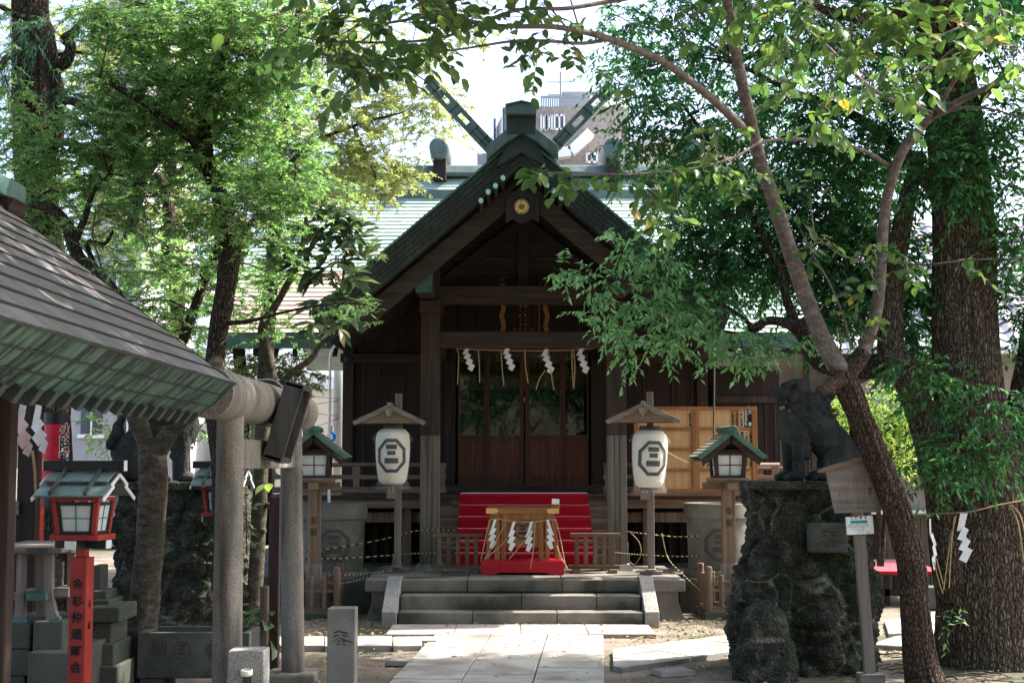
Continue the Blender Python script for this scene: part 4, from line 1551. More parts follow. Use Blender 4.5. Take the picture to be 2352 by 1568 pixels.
wl2.rotation_euler = (0, 0, R(3))
for ch_, z_ in (('奉', 1.085), ('献', .955)): letters('lettering', ch_, .1, M['ink_grey'], wl2, (0, -.0735, z_), local=True, sx=.8)
for ch_, z_ in (('奉', 1.185), ('献', 1.055)): letters('lettering', ch_, .1, M['ink_grey'], wl_, (0, -.0735, z_), local=True, sx=.8)

# ================================================================== granite water tubs with carved crests
def water_tub(label):
    t = T('water_tub', label, 'water tub', (0, 0, 0), 'carved granite water tubs')
    prof = [(.355, 0), (.36, .03), (.365, .3), (.375, .585), (.378, .60), (.40, .605), (.405, .61), (.408, .775), (.40, .785), (.36, .785), (.35, .77), (.34, .4), (0, .4)]
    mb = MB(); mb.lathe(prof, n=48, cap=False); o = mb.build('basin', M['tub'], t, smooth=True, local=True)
    md = o.modifiers.new('edges', 'EDGE_SPLIT'); md.split_angle = R(30)
    mb = MB()
    def sf(a, b):
        r = .3725
        return Vector((a, -math.sqrt(max(r * r - a * a, 1e-4)), .30 + b))
    emblem(mb, sf, r=.205, w=.2, sub=6)
    mb.build('carved_crest', M['carved_tub'], t, local=True)
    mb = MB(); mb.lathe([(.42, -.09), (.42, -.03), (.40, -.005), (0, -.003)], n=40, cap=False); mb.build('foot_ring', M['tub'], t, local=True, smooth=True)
    mb = MB(); mb.b(-.5, .5, -.5, .5, -.5, -.088); mb.build('plinth', M['stone_dark'], t, local=True, bevel=.015)
    return t
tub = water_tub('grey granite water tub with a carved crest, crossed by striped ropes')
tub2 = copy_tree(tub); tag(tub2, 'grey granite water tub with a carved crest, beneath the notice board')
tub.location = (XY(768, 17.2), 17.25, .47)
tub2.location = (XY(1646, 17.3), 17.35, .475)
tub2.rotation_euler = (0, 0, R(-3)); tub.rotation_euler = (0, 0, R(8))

# ================================================================== notice board of donor slips
YB = 18.72
cb = crop(1580, 1000, 6.2727)
def qb(x, y, Y=YB): return P(*cb(x, y), Y)
board = T('notice_board', 'large wooden donor notice board with paper slips, hung on the veranda railing', 'notice board', (1.8, YB, 1.3))
def bb(mb, x0, y0, x1, y1, Y, d):
    a, b = qb(x0, y1, Y), qb(x1, y0, Y)
    mb.b(a.x, b.x, Y, Y + d, a.z, b.z)
mb = MB(); bb(mb, 45, 105, 1960, 1450, YB + .03, .03); mb.build('panel', M['panel'], board)
mb = MB()
bb(mb, 38, 100, 1960, 150, YB, .04); bb(mb, 38, 1390, 1960, 1455, YB, .04)
mb.each('frame_rail', M['box_x'], board, bevel=.003)
mb = MB()
for x0, x1 in ((38, 95), (952, 1050), (1895, 1962)): bb(mb, x0, 150, x1, 1390, YB, .04)
mb.each('frame_stile', M['box_z'], board, bevel=.003)
mb = MB()
for y0, y1 in ((425, 470), (745, 790), (1070, 1115)):
    bb(mb, 95, y0, 952, y1, YB + .006, .03); bb(mb, 1050, y0, 1895, y1, YB + .006, .03)
mb.each('cross_rail', M['box_x'], board, bevel=.003)
mb = MB(); bb(mb, -30, 1455, 1990, 1500, YB - .03, .12); mb.build('ledge', M['lant_x'], board, bevel=.003)
def slip(x0, x1, y0, y1, body, m=None, ink=None, size=None, sp=1.0):
    m = m or M['slip']
    mb = MB(); bb(mb, x0, y0, x1, y1, YB + .022, .006); o = mb.build('paper_slip', m, board)
    a, b = qb(x0, y1, YB), qb(x1, y0, YB)
    n = body.count('\n') + 1
    h = (b.z - a.z) * .94 / n
    letters('lettering', body, min(h * .98, (b.x - a.x) * .98), ink or M['ink'], o, ((a.x + b.x) / 2, YB + .0205, (a.z + b.z) / 2), depth=.0008, weight=.002,
            spacing=h / min(h * .98, (b.x - a.x) * .98))
v = lambda s: '\n'.join(s)
M['slip'] = mat('slip_paper', [S(206, 172, 128), S(220, 190, 148)], 6, rough=.85, bump=0)
M['slip_dark'] = mat('slip_paper_dark', [S(172, 120, 82), S(186, 134, 94)], 6, rough=.85, bump=0)
slip(1826, 1894, 152, 420, v('秋　　季'), M['ink'], M['white'])
slip(1758, 1822, 152, 420, v('御祭礼御寄進'), M['ink'], M['white'])
slip(1690, 1752, 152, 418, v('一金参万円也'))
slip(1622, 1684, 155, 418, v('一金弐万円也'), M['slip_dark'])
slip(1552, 1616, 158, 418, v('一金壱万円也'), M['slip_dark'])
slip(880, 940, 155, 418, v('一金五千円也'))
slip(1838, 1896, 478, 1062, v('一金壱万円也　　一金五千円也'), M['slip_dark'])
slip(1775, 1832, 478, 1062, v('八木堂一　　　大夫殿'))
slip(1705, 1770, 478, 1062, v('肥田　　　　　貞二殿'))
slip(1640, 1700, 478, 1062, v('町内有志一同　　　殿'))
slip(1164, 1228, 478 + 320, 1060, v('鈴木雅子殿'))
slip(1088, 1158, 478 + 320, 1060, v('高橋武夫殿'))
mb = MB()
mb.tube([Vector(p) for p in spline([P(1641, 800, 18.0), P(1640, 900, 18.0), P(1639, 1040, 18.0)], 4)], .012, 8)
o = mb.build('drain_pipe', M['stone_dark'], smooth=True)
tag(o, 'thin dark drain pipe coming down in front of the notice board', 'pipe')
mb = MB()
pts = spline([P(812, 775, 18.1), P(775, 790, 18.1), P(760, 812, 18.1), P(758, 850, 18.1), P(757, 950, 18.1), P(756, 1060, 18.1), P(756, 1220, 18.1)], 5)
mb.tube([Vector(p) for p in pts], .018, 10)
o = mb.build('drain_pipe', M['white'], smooth=True)
tag(o, 'bent white drain pipe beside the shrine corner post', 'pipe')

# ================================================================== door-top straw cord and streamers
YD = PYL + .1
mb = MB()
pts = spline([P(*C7(390, 822), YD), P(*C7(700, 845), YD), P(*C7(1180, 858), YD), P(*C7(1600, 852), YD), P(*C7(1960, 825), YD)], 6)
mb.tube([Vector(p) for p in pts], .009, 6)
o = mb.build('straw_rope', M['straw'], smooth=True)
tag(o, 'straw cord strung between the pillars under the lower beam', 'cord')
for i, (x, y, h, lab) in enumerate(((612, 828, 228, 'over the door pane nearest the torii'), (995, 828, 226, 'beside the middle of the doors, torii side'), (1360, 843, 240, 'beside the middle of the doors, lion side'), (1692, 838, 242, 'nearest the leafy bough'))):
    p = P(*C7(x, y), YD - .02)
    shide('paper_streamer', p, p.z - P(*C7(x, y + h), YD - .02).z, 'white paper streamer above the shrine doors, %s' % lab,
          group='paper streamers above the doors', var=SH_B)
for path in ([(530, 825), (555, 900), (545, 1180)], [(742, 850), (752, 1000), (755, 1160)], [(958, 850), (970, 1050), (985, 1190)], [(1185, 845), (1190, 1000), (1215, 1165)],
             [(1405, 850), (1430, 1050), (1460, 1235)], [(1380, 1040), (1320, 1130), (1290, 1230)], [(1630, 850), (1632, 1000), (1645, 1220)], [(1645, 850), (1658, 1000), (1648, 1215)]):
    mb = MB()
    pts = spline([P(*C7(x, y), YD - .03) for x, y in path], 4)
    mb.tube([Vector(p) for p in pts], .007, 5)
    o = mb.build('straw_tassel', M['straw'])
    tag(o, 'straw strand hanging from the cord in front of the shrine doors', 'straw', 'straw strands above the shrine doors')

# ================================================================== striped ropes
def rope(pts, label, r=.007, group=None):
    pp = spline(pts, 14)
    mb = MB()
    # resample evenly
    pp = [Vector(p) for p in pp]
    out = [pp[0]]; acc = 0
    for a, b in zip(pp, pp[1:]):
        L_ = (b - a).length
        k = max(1, int(L_ / .035))
        for i in range(1, k + 1): out.append(a + (b - a) * i / k)
    mb.tube(out, r, 6, mi=0, alt=[0, 1])
    o = mb.build('striped_rope', [M['rope_y'], M['rope_k']], smooth=True)
    tag(o, label, 'rope', 'yellow and black ropes round the hall')
Yr = 17.15
rope([P(1046, 1217, Yr), P(960, 1218, Yr), P(870, 1240, 17.1), P(740, 1262, 16.8), P(660, 1268, 16.6)], 'yellow and black rope sloping up across the water tub behind the torii')
rope([P(1000, 1269, 16.95), P(940, 1271, 17.1), P(905, 1274, 17.1), P(800, 1281, 16.7), P(700, 1284, 16.6), P(600, 1290, 16.5)], 'yellow and black rope running level from the low fence to the torii')
rope([P(905, 1312, 17.0), P(872, 1312, 17.0), P(830, 1318, 16.8), P(760, 1322, 16.5), P(640, 1330, 16.4)], 'yellow and black rope lying along the platform edge below the lantern pole')
rope([P(905, 1275, 17.05), P(900, 1300, 17.0), P(895, 1313, 16.9)], 'short upright length of striped rope at the foot of the lantern pole')
rope([P(880, 1312, 16.9), P(820, 1332, 16.5), P(778, 1341, 16.3)], 'striped rope dropping from the platform to the paling behind the stone pillar')
C32 = crop(1480, 1380, 4.704)
rope([P(1436, 1219, 17.3), P(1470, 1224, 17.0), P(1560, 1232, 17.0), P(1650, 1226, 17.2)], 'yellow and black rope tied to the pillar by the notice board, upper of two')
rope([P(1412, 1268, 17.0), P(1450, 1272, 17.0), P(1500, 1275, 16.9), P(1575, 1277, 17.0), P(1650, 1272, 17.2)], 'yellow and black rope from the low fence to the tub under the notice board')
rope([P(1448, 1222, 17.1), P(1468, 1245, 17.05), P(1472, 1272, 17.0), P(1458, 1296, 17.0), P(1446, 1290, 17.0)], 'loop of striped rope beside the pillar by the notice board')
rope([P(1520, 1225, 16.9), P(1528, 1262, 16.9), P(1540, 1290, 16.7), P(1582, 1332, 16.4), P(1609, 1357, 16.2)], 'pale rope slanting down to the paling beside the rock')
mb = MB()
mb.tube([Vector(p) for p in spline([P(870, 1108, 16.9), P(850, 1118, 16.8), P(800, 1128, 16.5)], 5)], .005, 5)
o = mb.build('lamp_cable', M['stone_dark']); tag(o, 'thin dark cable from the paper lantern to the lantern behind the torii', 'cable')
mb = MB()
mb.tube([Vector(p) for p in spline([P(1500, 1000, 16.4), P(1530, 1035, 16.4), P(1580, 1062, 16.4), P(1605, 1070, 16.4)], 5)], .005, 5)
o = mb.build('lamp_cable', M['straw']); tag(o, 'thin pale cable from the paper lantern across the notice board', 'cable')

# ================================================================== stone torii, turned sideways to the path
tor = T('stone_torii', 'granite torii gate with a round top beam, standing side-on to the path', 'torii', (-1.83, 10.4, 0))
TX = -1.835
for (xa, xb, Y, xt0, xt1) in ((487, 556, 9.2, 499, 560), (647, 699, 11.75, 643, 692)):
    mb = MB()
    zb_, zt_ = 0.0, ZY(945, Y) + .1
    cb_ = XY((xa + xb) / 2, Y, 1560); r0 = (xb - xa) / 2 * Y / FPX * 1.005
    ct_ = XY((xt0 + xt1) / 2, Y, 940); r1 = (xt1 - xt0) / 2 * Y / FPX
    n = 12
    mb.tube([(cb_ + (ct_ - cb_) * i / n, Y, zb_ + (zt_ - zb_) * i / n) for i in range(n + 1)], [r0 + (r1 - r0) * i / n for i in range(n + 1)], 32)
    o = mb.build('column', M['granite_torii'], tor, smooth=True)
    mb = MB(); mb.b(cb_ - .2, cb_ + .2, Y - .2, Y + .2, -.05, .06); mb.build('column_base', M['granite_torii'], tor, bevel=.02)
mb = MB()
ze, zn = ZY(948, 12.35), ZY(908, 9.0)
zc_ = (ze + zn) / 2
pts = [(TX, 8.55 + (12.4 - 8.55) * i / 20, ze + (zn - ze) * (1 - i / 20)) for i in range(21)]
rr = [.158] * 20 + [.150]
pts.append((TX, 12.45, ze)); rr.append(.125)
mb.tube(pts, rr, 36)
o = mb.build('top_beam', M['granite_torii'], tor, smooth=True)
md = o.modifiers.new('edges', 'EDGE_SPLIT'); md.split_angle = R(50)
mb = MB()
z1, z0 = ZY(1017, 11.6), ZY(1074, 11.6)
mb.b(TX - .055, TX + .062, 9.3, 11.66, z0, z1)
mb.build('tie_beam', M['granite_torii'], tor, bevel=.008)
M['plq'] = wood('plaque_timber', [S(46, 44, 42), S(66, 63, 60), S(84, 80, 76)], 'z')
plq2 = T('torii_plaque', 'weathered dark wooden plaque leaning out from the torii beam', 'plaque', (TX + .15, 10.2, 2.1))
Rm = rot('Y', 16)
pc = Vector((TX + .20, 10.28, ZY(968, 10.28)))
mb = MB()
mb.box(pc, (.05, .36, .50), Rm)
mb.build('board', M['plq'], plq2, bevel=.006)
for dy in (-.2, .2):
    mb = MB(); mb.box(pc + Rm @ Vector((.02, dy, 0)), (.14, .04, .56), Rm); mb.build('side_frame', M['plq'], plq2, bevel=.006)
for dz in (-.27, .27):
    mb = MB(); mb.box(pc + Rm @ Vector((.02, 0, dz)), (.13, .44, .04), Rm); mb.build('frame_rail', M['plq'], plq2, bevel=.006)
mb = MB()
mb.tube([Vector(p) for p in spline([(TX - .02, 10.26, zc_ + .165), (TX + .1, 10.28, zc_ + .17), (TX + .2, 10.28, zc_ + .1)], 4)], .006, 6)
mb.build('tie_wire', M['steel'], plq2)

# ================================================================== stone posts in front of the torii
def stone_block(x0, x1, xs, ytop, Y, m, name, label, cat, h=None):
    a, b = XY(x0, Y, ytop), XY(x1, Y, ytop)
    zt_ = ZY(ytop, Y)
    t = T(name, label, cat, ((a + b) / 2, Y, 0))
    mb = MB(); mb.b(a, b, Y, Y + (b - a) * xs, -.05, zt_)
    mb.build('block', m, t, bevel=.008)
    return t, a, b, zt_
t, a, b, zt_ = stone_block(752, 816, .95, 1397, 10.4, M['granite'], 'stone_pillar', 'grey granite pillar carved with a character, beside the path', 'pillar')
carve_hou(t, ((a + b) / 2 - .006, 10.3992, zt_ - .205), .155)
mb = MB(); mb.b(a - .12, b + .12, 10.3, 10.75, -.05, .03); mb.build('footing', M['stone_dark'], t, bevel=.01)
t, a, b, zt_ = stone_block(523, 606, 1.0, 1494, 8.8, M['granite_light'], 'stone_drinking_post', 'pale speckled granite post with a small iron cup, before the torii', 'stone post')
mb = MB()
cc_ = Vector(((a + b) / 2 + .012, 8.77, zt_ - .125))
mb.lathe([(.030, -.018), (.036, -.014), (.037, .016), (.033, .018), (.030, .012), (.0, .010)], cc_, 20, 0, rot('X', 8), cap=False)
mb.build('iron_cup', M['washi'], t, smooth=True)
mb = MB()
mb.xz([(cc_.x - .02, -.04), (cc_.x + .02, -.04), (cc_.x + .026, cc_.z - .02), (cc_.x - .026, cc_.z - .02)], 8.797, 8.7995)
mb.build('rust_streak', M['stone_moss'], t)
mb = MB()
ywp = 12.35
mb.b(XY(622, ywp), XY(646, ywp), ywp, ywp + .1, 0, ZY(1140, ywp)); 
o = mb.build('timber_post', M['brown_z'], bevel=.006); tag(o, 'tall dark squared timber post behind the far torii column', 'post')
mb = MB()
mb.b(XY(606, 12.3), XY(624, 12.3), 12.25, 12.34, 0, ZY(1345, 12.3))
o = mb.build('timber_stump', M['lant_z'], bevel=.01); tag(o, 'short split brown timber stake beside the dark post', 'stake')

# ================================================================== red standing lanterns
def red_lantern(label):
    t = T('red_lantern', label, 'standing lantern', (0, 0, 0), 'vermilion standing lanterns')
    def bld(mb, name, m, par=t, **k): return mb.build(name, m, par, local=True, **k)
    mb = MB(); mb.b(-.055, .055, -.055, .055, -.05, 1.16); bld(mb, 'post', M['red_paint'], bevel=.004)
    mb = MB(); mb.b(-.03, .03, -.03, .03, 1.16, 1.29); bld(mb, 'neck', M['red_paint'])
    mb = MB(); mb.b(-.17, .17, -.035, .035, 1.215, 1.265); bld(mb, 'cross_arm', M['green_paint'])
    mb = MB(); mb.b(-.035, .035, -.17, .17, 1.216, 1.264); bld(mb, 'cross_arm', M['green_paint'])
    for c, d in (((-.172, 0, 1.24), (.006, .072, .052)), ((.172, 0, 1.24), (.006, .072, .052)), ((0, -.172, 1.24), (.072, .006, .052))):
        mb = MB(); mb.box(c, d); bld(mb, 'arm_end', M['white'])
    mb = MB(); mb.b(-.16, .16, -.13, .13, 1.266, 1.302); bld(mb, 'base_board', M['red_paint'], bevel=.004)
    bx0, by0, bx1, by1, h0, h1 = .118, .095, .140, .112, 1.302, 1.51
    for sx, sy in ((-1, -1), (1, -1), (1, 1), (-1, 1)):
        mb = MB(); mb.beam((sx * bx0, sy * by0, h0), (sx * bx1, sy * by1, h1), .03, .03, up=(0, 1, 0)); bld(mb, 'corner_post', M['red_paint'], bevel=.003)
    def panel(p0, p1, q1, q0, nin):
        nin = Vector(nin)
        mb = MB()
        zz = [Vector(p) for p in (p0, p1, q1, q0)]
        mb.add(zz + [z + nin * .004 for z in zz], [(0, 1, 2, 3), (7, 6, 5, 4), (0, 4, 5, 1), (1, 5, 6, 2), (2, 6, 7, 3), (3, 7, 4, 0)])
        pn = bld(mb, 'window', M['pane'])
        mb = MB()
        c0, c1 = (zz[0] + zz[1]) / 2, (zz[2] + zz[3]) / 2
        l, r = (zz[0] + zz[3]) / 2, (zz[1] + zz[2]) / 2
        o_ = -nin * .003
        mb.beam(c0 + o_, c1 + o_, .006, .005, up=nin); mb.beam(l + o_, r + o_, .006, .005, up=nin)
        mb.build('muntin', M['green_bar'], pn, local=True)
        mb = MB()
        for i in range(4):
            mb.beam(zz[i] + o_, zz[(i + 1) % 4] + o_, .018, .012, up=nin)
        mb.build('inner_frame', M['green_paint'], pn, local=True)
    e = .012
    for sy in (-1, 1):
        panel((-.095, sy * (by0 - e + .01), h0 + .012), (.095, sy * (by0 - e + .01), h0 + .012), (.112, sy * (by1 - e + .01), h1 - .02), (-.112, sy * (by1 - e + .01), h1 - .02), (0, -sy, 0))
    for sx in (-1, 1):
        panel((sx * (bx0 - e + .01), -.075, h0 + .012), (sx * (bx0 - e + .01), .075, h0 + .012), (sx * (bx1 - e + .01), .09, h1 - .02), (sx * (bx1 - e + .01), -.09, h1 - .02), (-sx, 0, 0))
    mb = MB(); mb.b(-.16, .16, -.13, .13, h1, h1 + .02); bld(mb, 'top_plate', M['red_paint'], bevel=.003)
    # two-tier board roof
    rz_, rs = 1.70, .235
    for s in (-1, 1):
        mb = MB()
        mb.beam((0, s * .005, rz_ - .01), (0, s * .115, rz_ - .072), .42, .012, up=(0, 0, 1)); bld(mb, 'upper_roof_board', M['teal_copper'], bevel=.002)
        mb = MB()
        mb.beam((0, s * .085, rz_ - .082), (0, s * .225, rz_ - .16), .46, .012, up=(0, 0, 1)); bld(mb, 'lower_roof_board', M['teal_copper'], bevel=.002)
        mb = MB()
        for x in (-.115, .115):
            mb.beam((x, s * .01, rz_ + .012), (x, s * .235, rz_ - .145), .022, .02); 
        mb.each('roof_batten', M['stone_dark'], t, local=True, bevel=.004)
        for x in (-.235, .235):
            mb = MB()
            mb.beam((x, s * .0, rz_ - .028), (x, s * .12, rz_ - .096), .008, .022); mb.beam((x, s * .08, rz_ - .098), (x, s * .23, rz_ - .182), .008, .022)
            mb.each('verge_board', M['white'], t, local=True)
    mb = MB(); mb.b(-.27, .27, -.022, .022, rz_ - .005, rz_ + .06); bld(mb, 'ridge_board', M['black'], bevel=.004)
    for x in (-.272, .272):
        mb = MB(); mb.box((x, 0, rz_ + .028), (.004, .046, .066)); bld(mb, 'ridge_end', M['white'])
    mb = MB(); mb.xz([(-.12, 0), (.12, 0), (.12, .001), (-.12, .001)], 0, .001)
    return t
M['green_paint'] = mat('dark_green_paint', [S(22, 40, 36), S(32, 54, 48)], 6, rough=.5, bump=.05)
M['green_bar'] = plain('green_bar', S(20, 128, 96), .5)
M['teal_copper'] = mat('grey_green_copper', [S(92, 116, 111), S(112, 136, 130), S(94, 100, 101)], 5, rough=.45, spec=.5, bump=.08)
rl = red_lantern('vermilion lantern on a tall post inscribed with six black characters')
rl2 = copy_tree(rl); tag(rl2, 'vermilion lantern half hidden behind the near torii column')
rl.location = (XY(199, 9.0), 9.0, 0); rl.rotation_euler = (0, 0, R(-9))
rl2.location = (XY(515, 12.95), 12.95, .0); rl2.rotation_euler = (0, 0, R(-3))
letters('lettering', v('金杉仲通町会'), .072, M['ink'], rl, (0, -.0562, .735), local=True, spacing=1.42, weight=.002)
letters('lettering', v('奉献'), .05, M['ink'], rl, (.0562, 0, .80), Rm=rot('Z', 90), local=True, spacing=2.6, sx=.7)

# ================================================================== wash-basin pavilion roof at the far left
pav = T('wash_pavilion', 'timber wash pavilion with a brown slate roof and streaked copper eave', 'pavilion', (-3.0, 6.5, 0))
PXE, PZE = -1.655, ZY(884, 8.5)
RXP = -3.12
PZR = PZE + (RXP - PXE) * -1 * .765
PY0, PY1 = -1.5, 8.5
mb = MB(); mj = MB()
n = 12
for i in range(n):
    t0, t1 = i / n, (i + 1) / n
    x0, x1 = PXE + (RXP - PXE) * t0, PXE + (RXP - PXE) * t1
    z0, z1 = PZE + (PZR - PZE) * t0, PZE + (PZR - PZE) * t1
    st = .005
    lift = .02 * (1 - t0) ** 3 
    ys = [PY0 + (PY1 - PY0) * k / 12 for k in range(13)]
    up = lambda y: .0
    for k in range(12):
        ya, yb = ys[k], ys[k + 1]
        mb.add([(x0, ya, z0), (x0, yb, z0), (x0 + st * .6, yb, z0 + st), (x0 + st * .6, ya, z0 + st), (x1, yb, z1 + .001), (x1, ya, z1 + .001)], [(0, 3, 2, 1), (3, 5, 4, 2)])
        yj = ya + (.2 + .42 * (i % 2)) 
        mj.add([(x0 + st * .6, yj, z0 + st + .0015), (x0 + st * .6, yj + .008, z0 + st + .0015), (x1, yj + .008, z1 + .0025), (x1, yj, z1 + .0025)], [(0, 3, 2, 1)])
    mj.b(x0 + st * .6 - .001, x0 + st * .6 + .004, PY0, PY1 - .002, z0 + st * .1, z0 + st + .0035)
rf = mb.build('roof', M['slate'], pav)
mj.build('roof_joint', M['slate_joint'], rf)
mb = MB()   # far slope and underside
zb_ = PZE - .13
mb.add([(RXP, PY0, PZR), (RXP, PY1, PZR), (2 * RXP - PXE, PY1, PZE), (2 * RXP - PXE, PY0, PZE)], [(0, 1, 2, 3)])
mb.build('rear_slope', M['slate'], pav)
mb = MB()
nE = 40
vs, fs = [], []
for k in range(nE + 1):
    y = PY0 + (PY1 - PY0) * k / nE
    wv = .012 * mnoise.noise(Vector((y * 2.2, 0, 0)))
    drop = .19
    vs += [(PXE + .01, y, PZE + .012 + wv * .3), (PXE - .11, y, PZE - drop * .5 + wv), (PXE - .235, y, PZE - drop + wv)]
for k in range(nE):
    a = k * 3
    fs += [(a, a + 1, a + 4, a + 3), (a + 1, a + 2, a + 5, a + 4)]
mb.add(vs, fs)
mb.build('eave_fascia', M['eave_streak'], pav, smooth=True)
mb = MB()
for t_ in (.33, .66):
    mb.beam((PXE - .235 * t_ + .012, PY0, PZE - .19 * t_ - .0), (PXE - .235 * t_ + .012, PY1, PZE - .19 * t_), .006, .006)
mb.each('fascia_seam', M['verge_joint'], pav)
mb = MB()   # verge (gable end) face
mb.add([(PXE, PY1, PZE + .01), (RXP, PY1, PZR + .01), (RXP, PY1, PZR - .2), (PXE - .235, PY1, PZE - .19)], [(0, 1, 2, 3)])
mb.add([(PXE - .236, PY0, PZE - .2), (PXE - .236, PY1 - .002, PZE - .2), (RXP, PY1 - .002, PZR - .21), (RXP, PY0, PZR - .21)], [(0, 1, 2, 3)])
mb.build('soffit', M['dark_x'], pav)
mb = MB()
kk = (PZR - PZE) / (RXP - PXE)
for i in range(34):
    y = PY1 - .15 - i * .2
    mb.beam((PXE - .20, y, PZE - .21), (RXP, y, PZE - .235 + kk * (RXP - PXE + .2)), .06, .07)
mb.each('rafter', M['verge'], pav)
mb = MB()
mb.b(RXP - .2, RXP + .14, PY0, PY1 + .12, PZR - .02, PZR + .10)
mb.build('ridge', M['copper_edge'], pav, bevel=.01)
mb = MB()
zr_ = P(60, 470, 8.55).z
mb.xz([(RXP - .25, PZR - .16), (RXP + .12, PZR - .16), (RXP + .18, PZR - .02), (RXP - .25, PZR - .02)], PY1 - .2, PY1 + .06)
mb.build('ridge_end', M['brown_y'], pav, bevel=.01)
for Y in (8.05, 4.0):
    mb = MB(); mb.b(-2.93, -2.81, Y - .06, Y + .06, 0, PZE + .35); mb.build('post', M['brown_z'], pav, bevel=.008)
    mb = MB(); mb.b(-4.3, -4.18, Y - .06, Y + .06, 0, PZE + .35); mb.build('post', M['brown_z'], pav, bevel=.008)
mb = MB(); mb.b(-2.95, -2.79, PY0 + .2, PY1 - .3, PZE + .1, PZE + .25); mb.build('plate_beam', M['dark_y'], pav, bevel=.008)
mb = MB()  # corner bracket under the eave
p0 = [P(x, y, 8.3) for x, y in ((318, 942), (445, 942), (405, 975), (370, 978))]
mb.xz([(p.x, p.z) for p in p0], 8.2, 8.4)
mb.build('corner_bracket', M['dark_x'], pav)

# ================================================================== red lanterns and streamers hanging beneath it
c3_ = crop(0, 960, 3.92)
def red_paper(x, y0, y1, w0, w1, Y, label, txt_rot):
    p1, p0 = P(*c3_(x, y0), Y), P(*c3_(x, y1), Y)
    h = p1.z - p0.z
    sc_ = Y / FPX * .2344
    t = T('red_paper_lantern', label, 'lantern', (p1.x, Y, p0.z), 'red paper lanterns under the pavilion')
    r = w0 / 2 * sc_
    rr = lambda z: r * (0.93 + .07 * math.sin(math.pi * min(1, max(0, z / h))))
    mb = MB()
    prof = [(rr(h * i / 60) - .0022 * (i % 2), h * .12 + h * .76 * i / 60) for i in range(61)]
    mb.lathe(prof, (p1.x, Y, p0.z), 32); mb.build('paper_shade', M['red_lacquer'], t, smooth=True)
    for z0, z1 in ((0, .12), (.88, 1.0)):
        mb = MB(); mb.lathe([(r * .98, h * z0), (r * .98, h * z1)], (p1.x, Y, p0.z), 32); mb.build('black_ring', M['black'], t, smooth=True).modifiers.new('e', 'EDGE_SPLIT')
    for m_, wgt, off in ((M['white'], .006, .002), (M['ink'], .002, .004)):
        def fn(a):
            ang = a[:, 0] / r + R(txt_rot)
            rad = r * 1.0 + off + (a[:, 1] * -1)
            return np.stack([np.sin(ang) * rad, -np.cos(ang) * rad, a[:, 2]], 1)
        letters('lettering', v('火除稲荷社'), h * .16, m_, t, (p1.x, Y, p0.z + h * .5), fn=fn, depth=.0006, weight=wgt, spacing=.93)
    mb = MB(); mb.tube([(p1.x, Y, p0.z + h), (p1.x, Y, p0.z + h + .25)], .005, 6); mb.build('hanging_cord', M['black'], t)
red_paper(560, 280, 1195, 250, 230, 10.6, 'red paper lantern with black lettering, hung behind the vermilion lantern', 62)
red_paper(45, 205, 1090, 220, 210, 9.6, 'red paper lantern beside the pavilion post, largely out of view', 58)
for i, (x, y, h, lab) in enumerate(((215, 195, 520, 'nearer'), (372, 198, 490, 'farther'))):
    p = P(*c3_(x, y), 9.75 + i * .12)
    shide('paper_streamer', p, P(*c3_(x, y), 9.75).z - P(*c3_(x, y + h), 9.75).z, 'large white paper streamer under the pavilion eave, %s of the two' % lab, group='paper streamers under the pavilion eave',
          var=[[(-.04, 0), (.08, .03), (.04, .26), (-.12, .42)], [(.03, .26), (.15, .40), (.0, .6), (-.12, .46)], [(.06, .46), (.22, .62), (.04, .86), (-.09, .68)], [(.16, .68), (.24, .78), (.17, 1.0), (.04, .92)]])
for path, Yt in ([[(310, 650), (330, 800), (345, 1100)], 9.8], [[(322, 650), (345, 820), (352, 1105)], 9.8], [[(120, 480), (125, 700), (95, 1060)], 9.7], [[(150, 480), (135, 740), (75, 1040)], 9.7]):
    mb = MB()
    mb.tube([Vector(p) for p in spline([P(*c3_(x, y), Yt) for x, y in path], 4)], .006, 5)
    o = mb.build('straw_tassel', M['straw']); tag(o, 'straw strand hanging by the streamers under the pavilion eave', 'straw', 'straw strands under the pavilion eave')
mb = MB()
mb.tube([Vector(p) for p in spline([P(*c3_(95, 700), 9.7), P(*c3_(92, 850), 9.7), P(*c3_(85, 970), 9.7)], 3)], [.02, .024, .024, .024, .026, .028, .028], 8)
o = mb.build('purple_tassel', plain('purple_cord', S(58, 34, 78), .9), smooth=True); tag(o, 'dark purple tassel hanging between the red lantern and a post', 'tassel')

# ================================================================== little side altar behind the vermilion lantern
alt = T('side_altar', 'small timber side altar with flared copper-shod legs on stone blocks', 'altar', (-3.1, 10.2, 0))
c4_ = crop(0, 1300, 3.853)
def q4(x, y, Y): return P(*c4_(x, y), Y)
YA = 10.3
def flare(xt, xb, yt, yb, Y, w):
    mb = MB()
    a, b = q4(xt, yt, Y), q4(xb, yb, Y)
    n = 10
    prev = None
    for i in range(n):
        t0, t1 = i / n, (i + 1) / n
        f = lambda t: Vector((a.x + (b.x - a.x) * t ** 4, Y, a.z + (b.z - a.z) * t))
        k = lambda t: w * (1 + .75 * t ** 6)
        mb.beam(f(t0), f(t1), k(t0), .06, up=(0, 1, 0), w2=k(t1))
    mb.build('leg', M['grey_z'], alt)
    mb = MB(); mb.box((b.x, Y, b.z + .015), (w * 2.0, .08, .05), taper=.8); mb.build('copper_shoe', M['copper_edge'], alt, bevel=.004)
for xt, xb, Y in ((215, 200, 10.1), (480, 520, 10.1), (700, 720, 10.3), (100, 60, 10.4), (400, 420, 10.5)):
    flare(xt, xb, 265, 980, Y, .055)
